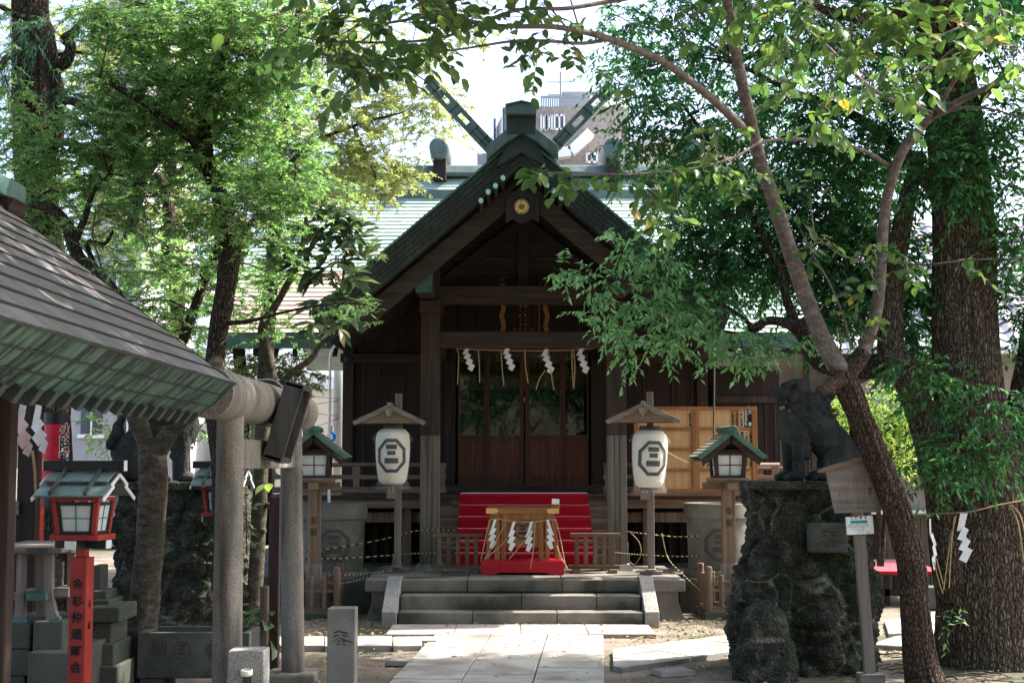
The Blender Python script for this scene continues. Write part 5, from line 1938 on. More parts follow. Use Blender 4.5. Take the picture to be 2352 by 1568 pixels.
mb = MB(); a, b = q4(50, 262, YA), q4(730, 228, YA); mb.b(a.x, b.x, 9.98, 10.75, b.z - .045, b.z - .0); mb.build('top_board', M['grey_x'], alt, bevel=.005)
for (x0, x1, y0, y1, Y, m_) in ((262, 455, 265, 330, 9.97, 'stone_dark'), (505, 690, 240, 318, 10.15, 'grey_x'), (245, 440, 700, 775, 10.0, 'copper_edge'), (498, 662, 655, 742, 10.1, 'grey_x'), (70, 220, 705, 770, 10.2, 'grey_x')):
    mb = MB(); a, b = q4(x0, y1, Y), q4(x1, y0, Y); mb.b(a.x, b.x, Y, Y + .5, a.z, b.z); mb.build('cross_rail', M[m_], alt, bevel=.004)
mb = MB(); a, b = q4(500, 660, 10.45), q4(600, 400, 10.45); mb.b(a.x, b.x, 10.45, 10.5, a.z, b.z); pn_ = mb.build('crest_panel', M['grey_z'], alt)
mb = MB(); cc_ = q4(536, 492, 10.44)
emblem(mb, lambda a, b: cc_ + Vector((a * .55, 0, b)), r=.1, w=.16)
mb.build('crest', M['copper_edge'], pn_)
# stone blocks under and around
def block(x0, x1, y0, y1, Y, d, m='stone_moss', taper=1.0):
    a, b = q4(x0, y1, Y), q4(x1, y0, Y)
    mb = MB()
    z0 = max(a.z, -.05) if y1 < 1567 else -.05
    mb.box(((a.x + b.x) / 2, Y + d / 2, (z0 + b.z) / 2), (b.x - a.x, d, b.z - z0), None, 0, taper)
    return mb
for i, (x0, x1, y0, y1, Y, d) in enumerate(((-60, 300, 985, 1238, 10.05, .8), (-60, 290, 1242, 1500, 10.05, .8), (-60, 240, 1504, 1800, 10.05, .8), (310, 605, 970, 1262, 10.0, .42), (250, 700, 1270, 1800, 9.85, .8), (575, 760, 925, 1195, 10.5, .5))):
    block(x0, x1, y0, y1, Y, d).build('stone_block', M['stone_moss'], alt, bevel=.012)
mb = MB(); a, b = q4(35, 250, 10.9), q4(190, -400, 10.9)
mb.b(a.x, a.x + .09, 10.9, 11.0, a.z - .3, q4(0, -60, 10.9).z)
mb.b(a.x - .2, b.x, 10.85, 11.05, q4(0, -50, 10.9).z, q4(0, -190, 10.9).z)
mb.build('granite_fence', M['granite'], alt, bevel=.006)
mb = MB(); mb.b(XY(45, 10.9), XY(88, 10.9), 10.9, 11.02, 0, ZY(930, 10.9)); o = mb.build('dark_post', M['dark_z'], bevel=.006)
tag(o, 'dark squared timber post behind the purple tassel', 'post')
mb = MB(); mb.b(XY(86, 11.1), XY(100, 11.1), 11.1, 11.2, 0, ZY(1000, 11.1)); o = mb.build('red_post', M['red_paint'], bevel=.004)
tag(o, 'thin vermilion post behind the hanging red lantern', 'post')
lst = T('stepped_stones', 'stepped grey stone base behind the vermilion post', 'stone base', (-2.9, 10.8, 0))
for (x0, x1, y0, y1, Y, d) in ((880, 975, 435, 680, 11.0, .2), (880, 1025, 680, 768, 10.9, .3), (880, 1050, 770, 852, 10.8, .4), (840, 1152, 838, 985, 10.6, .5), (840, 1075, 985, 1190, 10.65, .45), (840, 1095, 1192, 1400, 10.55, .5), (840, 1130, 1404, 1800, 10.5, .5)):
    block(x0, x1, y0, y1, Y, d, taper=.98 if y0 > 900 else 1).build('stone_block', M['stone_moss'], lst, bevel=.01)
# ------------------------------------------------------------------ carved stone trough
tr_ = T('stone_trough', 'dark carved stone water trough at the foot of the forked grey tree', 'trough', (-2.55, 11.0, 0))
ct = crop(330, 1540, 9.391)
Yt = 10.95
a, b = P(*ct(130, 345), Yt), P(*ct(1990, 410), Yt)
zt_ = a.z - .01
x0, x1 = a.x, b.x + .25
mb = MB()
w = .05
for bxx in ((x0, x1, Yt, Yt + w), (x0, x1, Yt + .45 - w, Yt + .45), (x0, x0 + w, Yt + w, Yt + .45 - w), (x1 - w, x1, Yt + w, Yt + .45 - w)):
    mb.b(bxx[0], bxx[1], bxx[2], bxx[3], .12, zt_)
mb.b(x0 + w, x1 - w, Yt + w, Yt + .45 - w, .12, zt_ - .05)
mb.b(x0 + .02, x0 + .2, Yt + .01, Yt + .43, -.05, .12); mb.b(x1 - .2, x1 - .02, Yt + .01, Yt + .43, -.05, .12)
mb.build('basin', M['stone_dark'], tr_, bevel=.008)
xm = P(*ct(1170, 800), Yt).x
letters('lettering', '納', .13, M['carved'], tr_, (P(*ct(640, 750), Yt).x, Yt - .001, P(*ct(640, 750), Yt).z), weight=.001)
carve_hou(tr_, (P(*ct(1860, 800), Yt).x, Yt - .001, P(*ct(1860, 800), Yt).z), .14)
mb = MB(); ec = P(*ct(1170, 800), Yt - .002)
emblem(mb, lambda a, b: ec + Vector((a, 0, b)), r=.07, w=.14)
mb.build('crest', M['carved'], tr_)
mb = MB()
for i in range(5):
    mb.b(x0 - .25 + i * .01, x0 + .1, Yt - .25, Yt + .2, -.05, .07)
mb = MB(); mb.b(x0 - .3, x0 + .25, Yt - .3, Yt - .02, -.05, .09); mb.build('footing', M['stone_moss'], tr_, bevel=.012)
# ================================================================== rockwork pedestals
def rockmat():
    m, nt, pb = newmat('mossy_rock')
    L, N = nt.links, nt.nodes
    tc = N.new('ShaderNodeTexCoord')
    n1 = N.new('ShaderNodeTexNoise'); n1.inputs['Scale'].default_value = 9; n1.inputs['Detail'].default_value = 9
    r1 = ramp(nt, [(.3, S(38, 37, 32)), (.5, S(64, 62, 54)), (.7, S(94, 91, 80))])
    n2 = N.new('ShaderNodeTexNoise'); n2.inputs['Scale'].default_value = 3.2; n2.inputs['Detail'].default_value = 7
    r2 = ramp(nt, [(.5, (0, 0, 0, 1)), (.64, (1, 1, 1, 1))])
    mx = N.new('ShaderNodeMixRGB'); mx.inputs[2].default_value = S(46, 58, 38)
    at = N.new('ShaderNodeAttribute'); at.attribute_name = 'pointing'
    mx2 = N.new('ShaderNodeMixRGB'); mx2.inputs[2].default_value = S(132, 130, 116)
    n3 = N.new('ShaderNodeTexNoise'); n3.inputs['Scale'].default_value = 38; n3.inputs['Detail'].default_value = 8
    bp = N.new('ShaderNodeBump'); bp.inputs['Strength'].default_value = 1.0; bp.inputs['Distance'].default_value = .04
    for n in (n1, n2, n3): L.new(tc.outputs['Object'], n.inputs['Vector'])
    L.new(n1.outputs['Fac'], r1.inputs[0]); L.new(n2.outputs['Fac'], r2.inputs[0])
    L.new(r2.outputs[0], mx.inputs[0]); L.new(r1.outputs[0], mx.inputs[1])
    L.new(at.outputs['Fac'], mx2.inputs[0]); L.new(mx.outputs[0], mx2.inputs[1])
    n4 = N.new('ShaderNodeTexNoise'); n4.inputs['Scale'].default_value = 70; n4.inputs['Detail'].default_value = 6
    r4 = ramp(nt, [(.32, (.35, .35, .35, 1)), (.52, (1, 1, 1, 1)), (.7, (2.1, 2.1, 2.0, 1))])
    L.new(tc.outputs['Object'], n4.inputs['Vector']); L.new(n4.outputs['Fac'], r4.inputs[0])
    mm = N.new('ShaderNodeMixRGB'); mm.blend_type = 'MULTIPLY'; mm.inputs[0].default_value = 1
    L.new(mx2.outputs[0], mm.inputs[1]); L.new(r4.outputs[0], mm.inputs[2])
    L.new(mm.outputs[0], pb.inputs['Base Color'])
    L.new(n3.outputs['Fac'], bp.inputs['Height']); L.new(bp.outputs[0], pb.inputs['Normal'])
    pb.inputs['Roughness'].default_value = .95; pb.inputs['Specular IOR Level'].default_value = .2
    return m
M['rock'] = rockmat()

def rock(name, sil, ztop, Yc, depth, seed, parent=None, flat=True, amp=1.0, scale=3.2):
    """sil: list of (z, x left, x right), bottom to top"""
    zs = [s[0] for s in sil]
    na, nz = 230, 170
    vs, att = [], []
    so = Vector((seed * 7.3, seed * 3.1, seed))
    for j in range(nz + 1):
        z = -.1 + (ztop + .1) * j / nz
        xl, xr = np.interp(z, zs, [s[1] for s in sil]), np.interp(z, zs, [s[2] for s in sil])
        cx, hx = (xl + xr) / 2, (xr - xl) / 2
        hy = depth / 2 * (hx / (max(s[2] - s[1] for s in sil) / 2)) ** .7
        for i in range(na):
            a = 2 * math.pi * i / na
            c, s_ = math.cos(a), math.sin(a)
            e = .62
            px = abs(c) ** e * (1 if c > 0 else -1)
            py = abs(s_) ** e * (1 if s_ > 0 else -1)
            p = Vector((cx + hx * px, Yc + hy * py, z))
            q = p * scale + so + Vector((mnoise.noise(p * 3), mnoise.noise(p * 3 + Vector((9, 0, 0))), 0)) * .4
            d, _ = mnoise.voronoi(q)
            crease = d[1] - d[0]
            fade = min(1, (ztop - z) / .12 + .15) if flat else 1
            disp = (.085 * min(crease, .6) - .05 + .09 * mnoise.fractal(p * 4 + so, .9, 2.1, 6) + .022 * mnoise.fractal(p * 17 + so, .8, 2.1, 4) - .02 * max(0, .12 - crease) / .12) * amp
            n = Vector((px * .8, py * .8, 0)); n.normalize() if n.length else None
            p += n * disp * (.35 + .65 * fade)
            p.z += (.02 * mnoise.noise(p * 9 + so)) * fade
            vs.append(p)
            mk = mnoise.noise(p * 2.6 + so * 2)
            att.append(max(0, min(1, (.06 - crease) / .045)) * max(0, min(1, mk * 4 + .35)))
    fs = [(j * na + i, j * na + (i + 1) % na, (j + 1) * na + (i + 1) % na, (j + 1) * na + i) for j in range(nz) for i in range(na)]
    fs.append(tuple(nz * na + i for i in range(na)))
    mb = MB(); mb.add(vs, fs)
    o = mb.build(name, M['rock'], parent, smooth=True)
    at = o.data.attributes.new('pointing', 'FLOAT', 'POINT')
    at.data.foreach_set('value', att)
    return o

YRK = 11.95
def zx(lst, Y): return [(ZY(y, Y), XY(xl, Y, y), XY(xr, Y, y)) for y, xl, xr in lst]
rk = T('rock_pedestal', 'tall mossy dark rockwork pedestal with a carved panel, under the whole guardian lion', 'rock pedestal', (2.6, 12.4, 0))
ZR = ZY(1108, YRK)
s_ = [(-.1, XY(1690, YRK), XY(2035, YRK))] + zx([(1500, 1704, 2032), (1420, 1700, 2040), (1340, 1712, 2036), (1290, 1728, 2030), (1200, 1742, 2020), (1130, 1736, 2010), (1100, 1736, 2005)], YRK)
rock('rockwork', sorted(s_), ZR, 12.5, 1.25, 1, rk)
mb = MB()
def irregular_cap(x0, x1, y0, y1, z, h, seed):
    pts = []
    for i in range(28):
        a = 2 * math.pi * i / 28
        px = abs(math.cos(a)) ** .4 * (1 if math.cos(a) > 0 else -1); py = abs(math.sin(a)) ** .4 * (1 if math.sin(a) > 0 else -1)
        k = 1 + .05 * mnoise.noise(Vector((px * 3, py * 3, seed)))
        pts.append(((x0 + x1) / 2 + (x1 - x0) / 2 * px * k, (y0 + y1) / 2 + (y1 - y0) / 2 * py * k))
    mb = MB(); mb.prism(pts, lambda a, b, d: (a, b, d), z - h, z)
    return mb
irregular_cap(XY(1730, YRK), XY(2014, YRK), 11.92, 13.0, ZR + .012, .07, 3).build('cap_stone', M['rock'], rk, bevel=.015)
yp = 11.86
mb = MB()
a, b = P(1858, 1268, yp), P(1943, 1200, yp)
mb.box(((a.x + b.x) / 2, yp + .02, (a.z + b.z) / 2), (b.x - a.x, .16, b.z - a.z)); pn_ = mb.build('carved_panel', M['stone_dark3'] if 'stone_dark3' in M else M['stone_dark'], rk, bevel=.02)
carve_hou(pn_, ((a.x + b.x) / 2, yp - .061, (a.z + b.z) / 2), .21, M['ink_grey'])
yb_ = 11.6
bo = rock('boulder', sorted([(-.1, XY(1678, yb_), XY(1842, yb_))] + zx([(1540, 1688, 1838), (1480, 1702, 1832), (1430, 1700, 1815), (1400, 1712, 1795), (1385, 1735, 1775)], yb_)), ZY(1382, yb_), 11.72, .42, 5, rk, amp=.35, scale=1.2)
lrk = T('rock_pedestal', 'dark lichen-spotted rockwork pedestal behind the forked grey tree', 'rock pedestal', (-3, 14, 0))
YL = 13.4
ZL = ZY(1110, YL)
s_ = [(-.1, XY(215, YL), XY(572, YL))] + zx([(1500, 228, 566), (1400, 235, 566), (1300, 235, 560), (1200, 240, 552), (1150, 250, 540), (1100, 262, 528)], YL)
rock('rockwork', sorted(s_), ZL, 14.0, 1.5, 2, lrk)
irregular_cap(XY(255, YL), XY(530, YL), 13.35, 14.6, ZL + .012, .07, 6).build('cap_stone', M['rock'], lrk, bevel=.015)

# ================================================================== guardian lions
M['lion'] = mat('lion_stone', [S(36, 38, 36), S(54, 56, 53), S(74, 74, 70)], 7, rough=.9, bump=.8, bscale=38, dist=.03, speck=.4, sscale=90, stain=S(74, 72, 64), stain_scale=3, stain_pos=(.55, .75))
def lion(name, label):
    """seated guardian lion facing -X, head turned a little to -Y; base at z = 0"""
    mb = MB()
    def ell(c, r, deg=0, ax='Y'): mb.ball(c, r, 18, 12, rot(ax, deg))
    # trunk
    mb.tube([Vector(p) for p in spline([(.27, 0, .15), (.20, 0, .24), (.08, 0, .36), (-.04, 0, .44), (-.12, 0, .47)], 5)], list(np.interp(np.linspace(0, 1, 21), [0, .25, .6, 1], [.15, .165, .16, .15])), 18)
    ell((-.185, -.0, .43), (.13, .15, .155), -15)
    ell((-.21, -.04, .40), (.09, .09, .12)); ell((-.21, .04, .40), (.09, .09, .12))
    ell((.24, 0, .16), (.16, .17, .16))
    # fore legs
    for sy, dx in ((-1, .02), (1, -.03)):
        y = sy * .085
        mb.tube([Vector(p) for p in spline([(-.15 + dx, y, .42), (-.17 + dx, y, .30), (-.175 + dx, y, .18), (-.17 + dx, y, .06)], 4)], list(np.interp(np.linspace(0, 1, 13), [0, .3, .6, 1], [.085, .07, .058, .055])), 14)
        ell((-.20 + dx, y, .04), (.085, .062, .045))
        for k in (-.035, 0, .035): ell((-.275 + dx, y + k, .028), (.028, .02, .028))
        for k in range(3): ell((-.10 + dx, y - sy * 0 + sy * .03, .20 + .06 * k), (.03, .02, .035), 30)
    # hind legs
    for sy in (-1, 1):
        y = sy * .125
        ell((.17, y, .15), (.125, .07, .145), 20)
        ell((.07, y, .045), (.11, .055, .045))
        for k in (-.03, 0, .03): ell((-.03, y + k, .025), (.028, .018, .026))
    # neck, head
    ell((-.10, -.01, .58), (.15, .145, .15))
    hd = Vector((-.15, -.03, .70))
    ell(hd, (.125, .115, .105))
    Rz = rot('Z', 14)
    f = lambda x, y, z: hd + Rz @ Vector((x, y, z))
    def el2(c, r, deg=0): mb.ball(f(*c), r, 14, 10, Rz @ rot('Y', deg))
    el2((-.12, 0, .0), (.085, .085, .052)); el2((-.185, 0, .005), (.035, .06, .04)); el2((-.215, 0, .025), (.022, .035, .022))
    el2((-.10, 0, -.075), (.085, .07, .028), 12); el2((-.16, 0, -.085), (.03, .045, .024), 12)
    for sy in (-1, 1):
        el2((-.085, sy * .062, .065), (.045, .035, .026), -20); el2((-.10, sy * .058, .035), (.022, .020, .018))
        el2((-.17, sy * .05, -.01), (.03, .02, .03)); el2((-.02, sy * .115, .045), (.05, .02, .045), 30)
        el2((-.07, sy * .095, -.03), (.04, .03, .05))
    el2((0, 0, .085), (.12, .085, .035), -8)
    # mane curls
    rn = random.Random(11)
    for i in range(130):
        u = rn.random(); sy = rn.choice((-1, 1))
        t = rn.random()
        c = Vector((-.02 + .14 * (1 - t) * 1 + rn.uniform(-.06, .05), sy * rn.uniform(.03, .145), .74 - .28 * t))
        if t > .5: c.x += .02
        ell(c, (.028, .024, .03))
    for k in range(7):
        for sy in (-1, 1): ell((.02 + .035 * k, sy * .05, .66 - .05 * k), (.045, .04, .04))
    for sy in (-1, 1):
        for k in range(6):
            a = k * 1.05
            ell((-.09 - .03 * k * .5, sy * (.135 - .01 * k), .60 - .035 * k), (.03, .02, .035), 20)
            ell((.0 + .03 * math.cos(a), sy * .15, .50 + .04 * math.sin(a)), (.025, .02, .025))
    for k in range(46):
        ph = rn.uniform(-1.15, 1.15); th = rn.uniform(-1.5, .5)
        for sy in (-1, 1):
            c = Vector((-.045 + .155 * math.cos(th) * -1 * math.sin(ph), sy * .15 * math.cos(ph) * .98, .60 + .19 * math.sin(th)))
            if c.x < -.15 and c.z > .62: continue
            ell(c, (.037, .026, .034))
    for k in range(9):
        a = -1.1 + 2.2 * k / 8
        ell((-.22 - .05 * math.cos(a), .14 * math.sin(a) - .01, .55), (.028, .028, .026))
    # plumed tail
    for (x, z, r, y) in ((.36, .24, .07, 0), (.38, .33, .075, .0), (.36, .42, .06, 0), (.33, .49, .04, 0), (.40, .30, .05, .06), (.40, .30, .05, -.06), (.36, .38, .05, .06), (.36, .38, .05, -.06)):
        ell((x, y, z), (r * .8, r * .7, r * 1.1), -15)
    o = mb.build(name, M['lion'], None, smooth=True)
    md = o.modifiers.new('merge', 'REMESH'); md.mode = 'VOXEL'; md.voxel_size = .008; md.use_smooth_shade = True
    md = o.modifiers.new('soft', 'SMOOTH'); md.iterations = 1; md.factor = .5
    tag(o, label, 'lion statue', 'stone guardian lions')
    return o
def lion_base(o, label): pass
li = lion('guardian_lion', 'dark stone guardian lion seated in full view beside the crooked cherry trunk')
li.location = (XY(1868, 12.35), 12.35, ZR + .008)
li.scale = (1.0, 1.0, 1.08)
li2 = li.copy(); COL.objects.link(li2)
tag(li2, 'dark stone guardian lion half hidden behind the pavilion roof and forked tree')
li2.location = (XY(372, 13.75), 13.75, ZL + .008)
li2.rotation_euler = (0, 0, R(180))
li2.scale = (1.16, 1.16, 1.24)

# ================================================================== sign boards before the right pedestal
YSN = 11.5
c44 = crop(2040, 1120, 8.71)
post_t, post_b = P(1962, 1075, YSN), P(1999, 1556, YSN)
post_b = Vector((post_b.x, YSN, 0))
sg = T('history_sign', 'roofed wooden history board with columns of ink writing, on a leaning grey post', 'sign board', (post_b.x, YSN, 0))
mb = MB(); mb.beam(post_b, post_t, .088, .06, up=(0, 1, 0)); mb.build('post', M['grey_z'], sg, bevel=.006)
mb = MB(); mb.box((post_b.x, YSN, .03), (.2, .16, .1)); mb.build('foot', M['grey_x'], sg, bevel=.01)
yb_ = YSN - .075
pl = [P(*c44(*q), yb_) for q in ((212, 505), (410, 1415), (1412, 1388), (1545, 440), (930, 240))]
mb = MB(); mb.xz([(p.x, p.z) for p in pl], yb_, yb_ + .025); bd = mb.build('board', M['grey_x'], sg, bevel=.003)
mb = MB()
ap = P(*c44(930, 232), yb_)
for e in ((60, 505), (1690, 385)):
    q = P(*c44(*e), yb_)
    mb2 = MB(); mb2.beam(ap + Vector((0, .01, -.004)), q + Vector((0, .01, 0)), .12, .028, up=(0, 0, 1)); mb2.build('roof_board', M['lant_x'], sg, bevel=.004)
letters('lettering', '由\n来', .034, M['ink'], bd, P(*c44(1172, 945), yb_ - .0008), Rm=rot('Y', 6), depth=.0006, weight=.0008, spacing=1.1)
# faded columns of small brushed characters
mb = MB(); rn = random.Random(5)
cols_ = [(1040, 575, 1330, 1075), (975, 520, 1330, 1030), (920, 520, 1340, 960), (865, 520, 1320, 920), (812, 520, 1050, 850), (712, 680, 1330, 760), (660, 800, 1330, 700), (612, 800, 1340, 645), (555, 800, 1340, 590), (497, 800, 1340, 535), (455, 1050, 1340, 482)]
for (x, y0, y1, x2) in cols_:
    y = y0
    while y < y1:
        t = (y - y0) / max(1, y1 - y0)
        xx = x + (x2 - x) * t
        if not (1010 < y < 1120 and x < 720 and rn.random() < .8) and rn.random() > .08:
            c = P(*c44(xx, y), yb_ - .0008)
            for k in range(4):
                if rn.random() < .5: d = (.0085 * rn.uniform(.5, 1), .0008, .0016)
                else: d = (.0016, .0008, .009 * rn.uniform(.5, 1))
                mb.box(c + Vector((rn.uniform(-.003, .003), 0, rn.uniform(-.004, .004))), d, rot('Y', rn.uniform(-20, 20)))
        y += 41
mb.build('faded_writing', M['ink'], bd)
yw_ = YSN - .06
sp = T('tree_sign', 'small white sign with a teal band reading protected tree, below the history board', 'sign', (P(1975, 1206, yw_).x, yw_, 1.2))
cn = [P(*q, yw_) for q in ((1942.5, 1187), (1946, 1228), (2008, 1225), (2004.5, 1183.5))]
mb = MB(); mb.xz([(p.x, p.z) for p in cn], yw_, yw_ + .02); mb.build('plate', M['white'], sp, bevel=.003)
c2s = crop(2100, 1270, 19.6)
Rt = rot('Y', -2.2)
for i, ch in enumerate('保護樹木'):
    letters('lettering', ch, .026, M['ink'], sp, P(*c2s(600 + i * 217, 478 - i * 8), yw_ - .001), Rm=Rt, depth=.0005, weight=.0006)
mb = MB(); q = [P(*c2s(*e), yw_ - .0008) for e in ((498, 608), (510, 752), (1355, 715), (1340, 572))]
mb.xz([(p.x, p.z) for p in q], yw_ - .0009, yw_ + .001); mb.build('teal_band', M['teal'], sp)
for i, ch in enumerate('クスノキ'):
    letters('lettering', ch, .022, M['ink_grey'], sp, P(*c2s(650 + i * 180, 662 - i * 6), yw_ - .0016), Rm=Rt, depth=.0004)
for body, x, y, sz in (('この樹木は、台東区みどりの条例に', 890, 812, .0108), ('もとづいて指定された保護樹木です。', 890, 908, .0108), ('第３０号　昭和　　台東区', 880, 1022, .009), ('大切にしましょう', 1130, 1106, .009), ('台東区', 1390, 1170, .010)):
    letters('lettering', body, sz, M['ink'], sp, P(*c2s(x, y), yw_ - .001), Rm=Rt, depth=.0003)

# ================================================================== bench and stall at the right
YBN = 17.6
bn = T('red_bench', 'low bench spread with a red cloth behind the crooked tree', 'bench', (5.0, 17.8, 0))
x0, x1 = XY(2012, YBN), XY(2164, YBN)
zb_ = ZY(1312, YBN)
mb = MB(); mb.b(x0, x1, YBN, YBN + 2.1, zb_ - .05, zb_); mb.build('seat', M['brown_x'], bn, bevel=.005)
mb = MB()
vs, fs = [], []
for j in range(9):
    for i in range(17):
        x = x0 - .01 + (x1 - x0 + .02) * i / 16; y = YBN - .012 + 2.12 * j / 8
        z = zb_ + .006 + .004 * mnoise.noise(Vector((x * 5, y * 5, 0)))
        vs.append((x, y, z))
for i in range(17):
    x = x0 - .01 + (x1 - x0 + .02) * i / 16
    vs.append((x, YBN - .016, zb_ - .03 + .008 * math.sin(i * 1.3)))
fs = [(j * 17 + i, j * 17 + i + 1, (j + 1) * 17 + i + 1, (j + 1) * 17 + i) for j in range(8) for i in range(16)] + [(153 + i, 153 + i + 1, i + 1, i) for i in range(16)]
mb.add(vs, fs); mb.build('red_cloth', M['red_cloth'], bn, smooth=False)
for x in (x0 + .1, x1 - .1):
    for y in (YBN + .08, YBN + 2.0):
        mb = MB(); mb.b(x - .03, x + .03, y - .03, y + .03, 0, zb_ - .05); mb.build('leg', M['dark_z'], bn)
mb = MB(); mb.b(x0, x1, YBN + .05, YBN + .1, .12, .2); mb.build('stretcher', M['dark_x'], bn)
mb = MB(); mb.b(XY(2095, 17.4), XY(2165, 17.4), 17.2, 17.5, .0, ZY(1345, 17.4)); o = mb.build('grey_step', M['stone_dark'], bevel=.01)
tag(o, 'grey stone doorstep in front of the red bench', 'step')

YST = 19.95
st = T('plank_stall', 'dark plank stall with a pale counter ledge behind the red bench', 'stall', (5.6, 19.4, 0))
x0, x1 = XY(1990, YST), XY(2420, YST)
zc1 = ZY(1180, YST)
mb = MB()
n = 22
for i in range(n):
    a = x0 + (x1 - x0) * i / n
    mb.b(a + .004, a + (x1 - x0) / n - .004, YST, YST + .03, .0, zc1)
M['stall'] = wood('stall_boards', [S(64, 60, 48), S(84, 78, 64), S(98, 92, 78)], 'z')
mb.build('front_boards', M['stall'], st)
mb = MB(); mb.b(x0 - .05, x1, YST - .12, YST + .4, zc1, zc1 + .05); mb.build('counter', M['pane'], st, bevel=.006)
mb = MB()
mb.b(x0, x1, YST + 1.4, YST + 1.45, 0, 2.5); mb.b(x0, x0 + .1, YST, YST + 1.4, 0, 2.5)
mb.build('rear_wall', M['dark_x'], st)
mb = MB(); mb.b(x0, x1, YST + .02, YST + .1, 1.55, 2.3); mb.build('fascia', M['dark_x'], st)
mb = MB(); a, b = P(2068, 1140, YST - .05), P(2083, 1085, YST - .05); mb.b(a.x, b.x, YST - .05, YST - .02, a.z, b.z); mb.build('hanging_tag', M['grey_z'], st)
mb = MB(); mb.b(x0 - .2, x1 + .2, YST - .4, YST + 1.7, 2.3, 2.38); mb.build('roof', M['stone_dark'], st)

# ================================================================== tiled house behind
M['plaster'] = mat('plaster', [S(178, 168, 154), S(194, 184, 170)], 3, rough=.95, bump=.15, bscale=60, stain=S(156, 146, 132), stain_scale=1.4)
M['tile'] = mat('roof_tile', [S(112, 114, 120), S(138, 140, 146), S(156, 158, 164)], 5, rough=.35, spec=.6, bump=.05)
hs = T('tiled_house', 'plastered house with a grey tiled roof behind the camphor trunk', 'house', (7.5, 24, 0))
YH = 22.0
xh0, xh1 = XY(1780, YH), 13.5
zeave = ZY(803, YH - .7)
mb = MB(); mb.b(xh0, xh1, YH, YH + 7, 0, zeave + .3); mb.build('wall', M['plaster'], hs)
def tiles(mb, x0, x1, ya, za, yb, zb, nx, ny):
    d = Vector((0, yb - ya, zb - za)); n_ = Vector((0, -d.z, d.y)).normalized()
    if n_.z < 0: n_ = -n_
    w = (x1 - x0) / nx
    for j in range(ny):
        a, b = Vector((0, ya, za)) + d * (j / ny), Vector((0, ya, za)) + d * ((j + 1.02) / ny)
        vs, fs = [], []
        K = 6
        for i in range(nx * K + 1):
            x = x0 + (x1 - x0) * i / (nx * K)
            ph = (i % K) / K * 2 * math.pi
            h = .028 * math.sin(ph) 
            for q, l in ((a, -.01), (a, .028), (b, .004)):
                vs.append(Vector((x, q.y, q.z)) + n_ * (l + h))
        for i in range(nx * K):
            c = i * 3
            fs += [(c, c + 3, c + 4, c + 1), (c + 1, c + 4, c + 5, c + 2)]
        mb.add(vs, fs)
mb = MB()
zrh = zeave + 2.6
tiles(mb, XY(1860, YH - .7), xh1 + .4, YH - .7, zeave, YH + 3.2, zrh, 30, 17)
mb.build('roof', M['tile'], hs, smooth=False)
mb = MB(); mb.b(XY(1860, YH - .7), xh1 + .4, YH - .75, YH - .68, zeave - .06, zeave - .01); mb.build('gutter', M['white'], hs)
mb = MB(); mb.b(xh0, xh1, YH - .7, YH + 6, zeave - .0, zeave + .02); mb.build('soffit', M['brown_x'], hs)
mb = MB(); mb.tube([(XY(1853, YH - .05), YH - .05, zeave), (XY(1860, YH - .05), YH - .05, .2)], .035, 10); mb.build('downpipe', M['steel'], hs, smooth=True)
mb = MB()
for x, y0, y1 in ((2290, 560, 700), (2330, 560, 700)):
    pass
pr = T('tiled_porch', 'small tiled gable porch between the lion and the big trunk', 'porch', (5.6, 20.5, 0))
YP_ = 20.3
rp, lp, rp2 = P(2079, 812, YP_), P(1955, 870, YP_), P(2210, 872, YP_)
for q in (lp, rp2):
    mb = MB()
    d_ = (q - rp)
    for i in range(7):
        a, b = rp + d_ * (i / 7), rp + d_ * ((i + 1.1) / 7)
        mb.beam((a.x, YP_ + .9, a.z + .03), (b.x, YP_ + .9, b.z + .05), 1.9, .03)
    mb.build('roof_slope', M['tile'], pr)
    mb = MB(); mb.beam(rp + Vector((0, -.02, -.07)), q + Vector((0, -.02, -.07)), .05, .11); mb.build('bargeboard', M['brown_x'], pr)
    mb = MB()
    for i in range(6):
        a = rp + d_ * ((i + .5) / 6); mb.lathe([(0, -.02), (.035, -.02), (.035, .02), (0, .02)], (a.x, YP_ - .07, a.z + .03), 10, 0, rot('X', 90), cap=False)
    mb.each('tile_end', M['tile'], pr)
mb = MB(); mb.tube([(rp.x, YP_ - .12, rp.z + .07), (rp.x, YP_ + 1.9, rp.z + .07)], .07, 12); mb.build('ridge_tile', M['tile'], pr, smooth=True)
mb = MB(); mb.xz([(lp.x + .15, lp.z - .02), (rp.x, rp.z - .12), (rp2.x - .15, rp2.z - .02), (rp2.x - .15, 0), (lp.x + .15, 0)], YP_ + .15, YP_ + 1.7); mb.build('wall', M['plaster'], pr)

# ================================================================== buildings behind
M['brick'] = mat('pale_brick', [S(132, 123, 117), S(150, 141, 135), S(166, 158, 151)], 18, stretch=(1, 1, 3), rough=.9, bump=.2, speck=.2, sscale=8)
M['render'] = mat('pale_render', [S(158, 158, 160), S(172, 172, 174)], 1, rough=.9, bump=0)
M['cream'] = mat('cream_wall', [S(206, 194, 174), S(220, 208, 188)], 1, rough=.9, bump=0)
M['winglass'] = plain('window_glass', S(62, 70, 80), .12, .8)
ap_ = T('apartment_tower', 'pale brick apartment tower rising behind the shrine ridge', 'apartment building', (2, 55, 0))
YT = 50.0
cA = P(1163, 240, YT)
Cr = crop(1150, 180, 4.704)
xr_ = XY(1450, YT)
ztp = cA.z
ftop = P(*Cr(960, 405), YT).z
mb = MB(); mb.b(cA.x, xr_, YT, YT + 9, 0, ftop); mb.build('brick_wall', M['brick'], ap_)
mb = MB(); mb.b(cA.x - .02, cA.x + 3.0, YT + .02, YT + 5.6, ftop - .01, ztp - .1); mb.build('parapet', M['brick'], ap_)
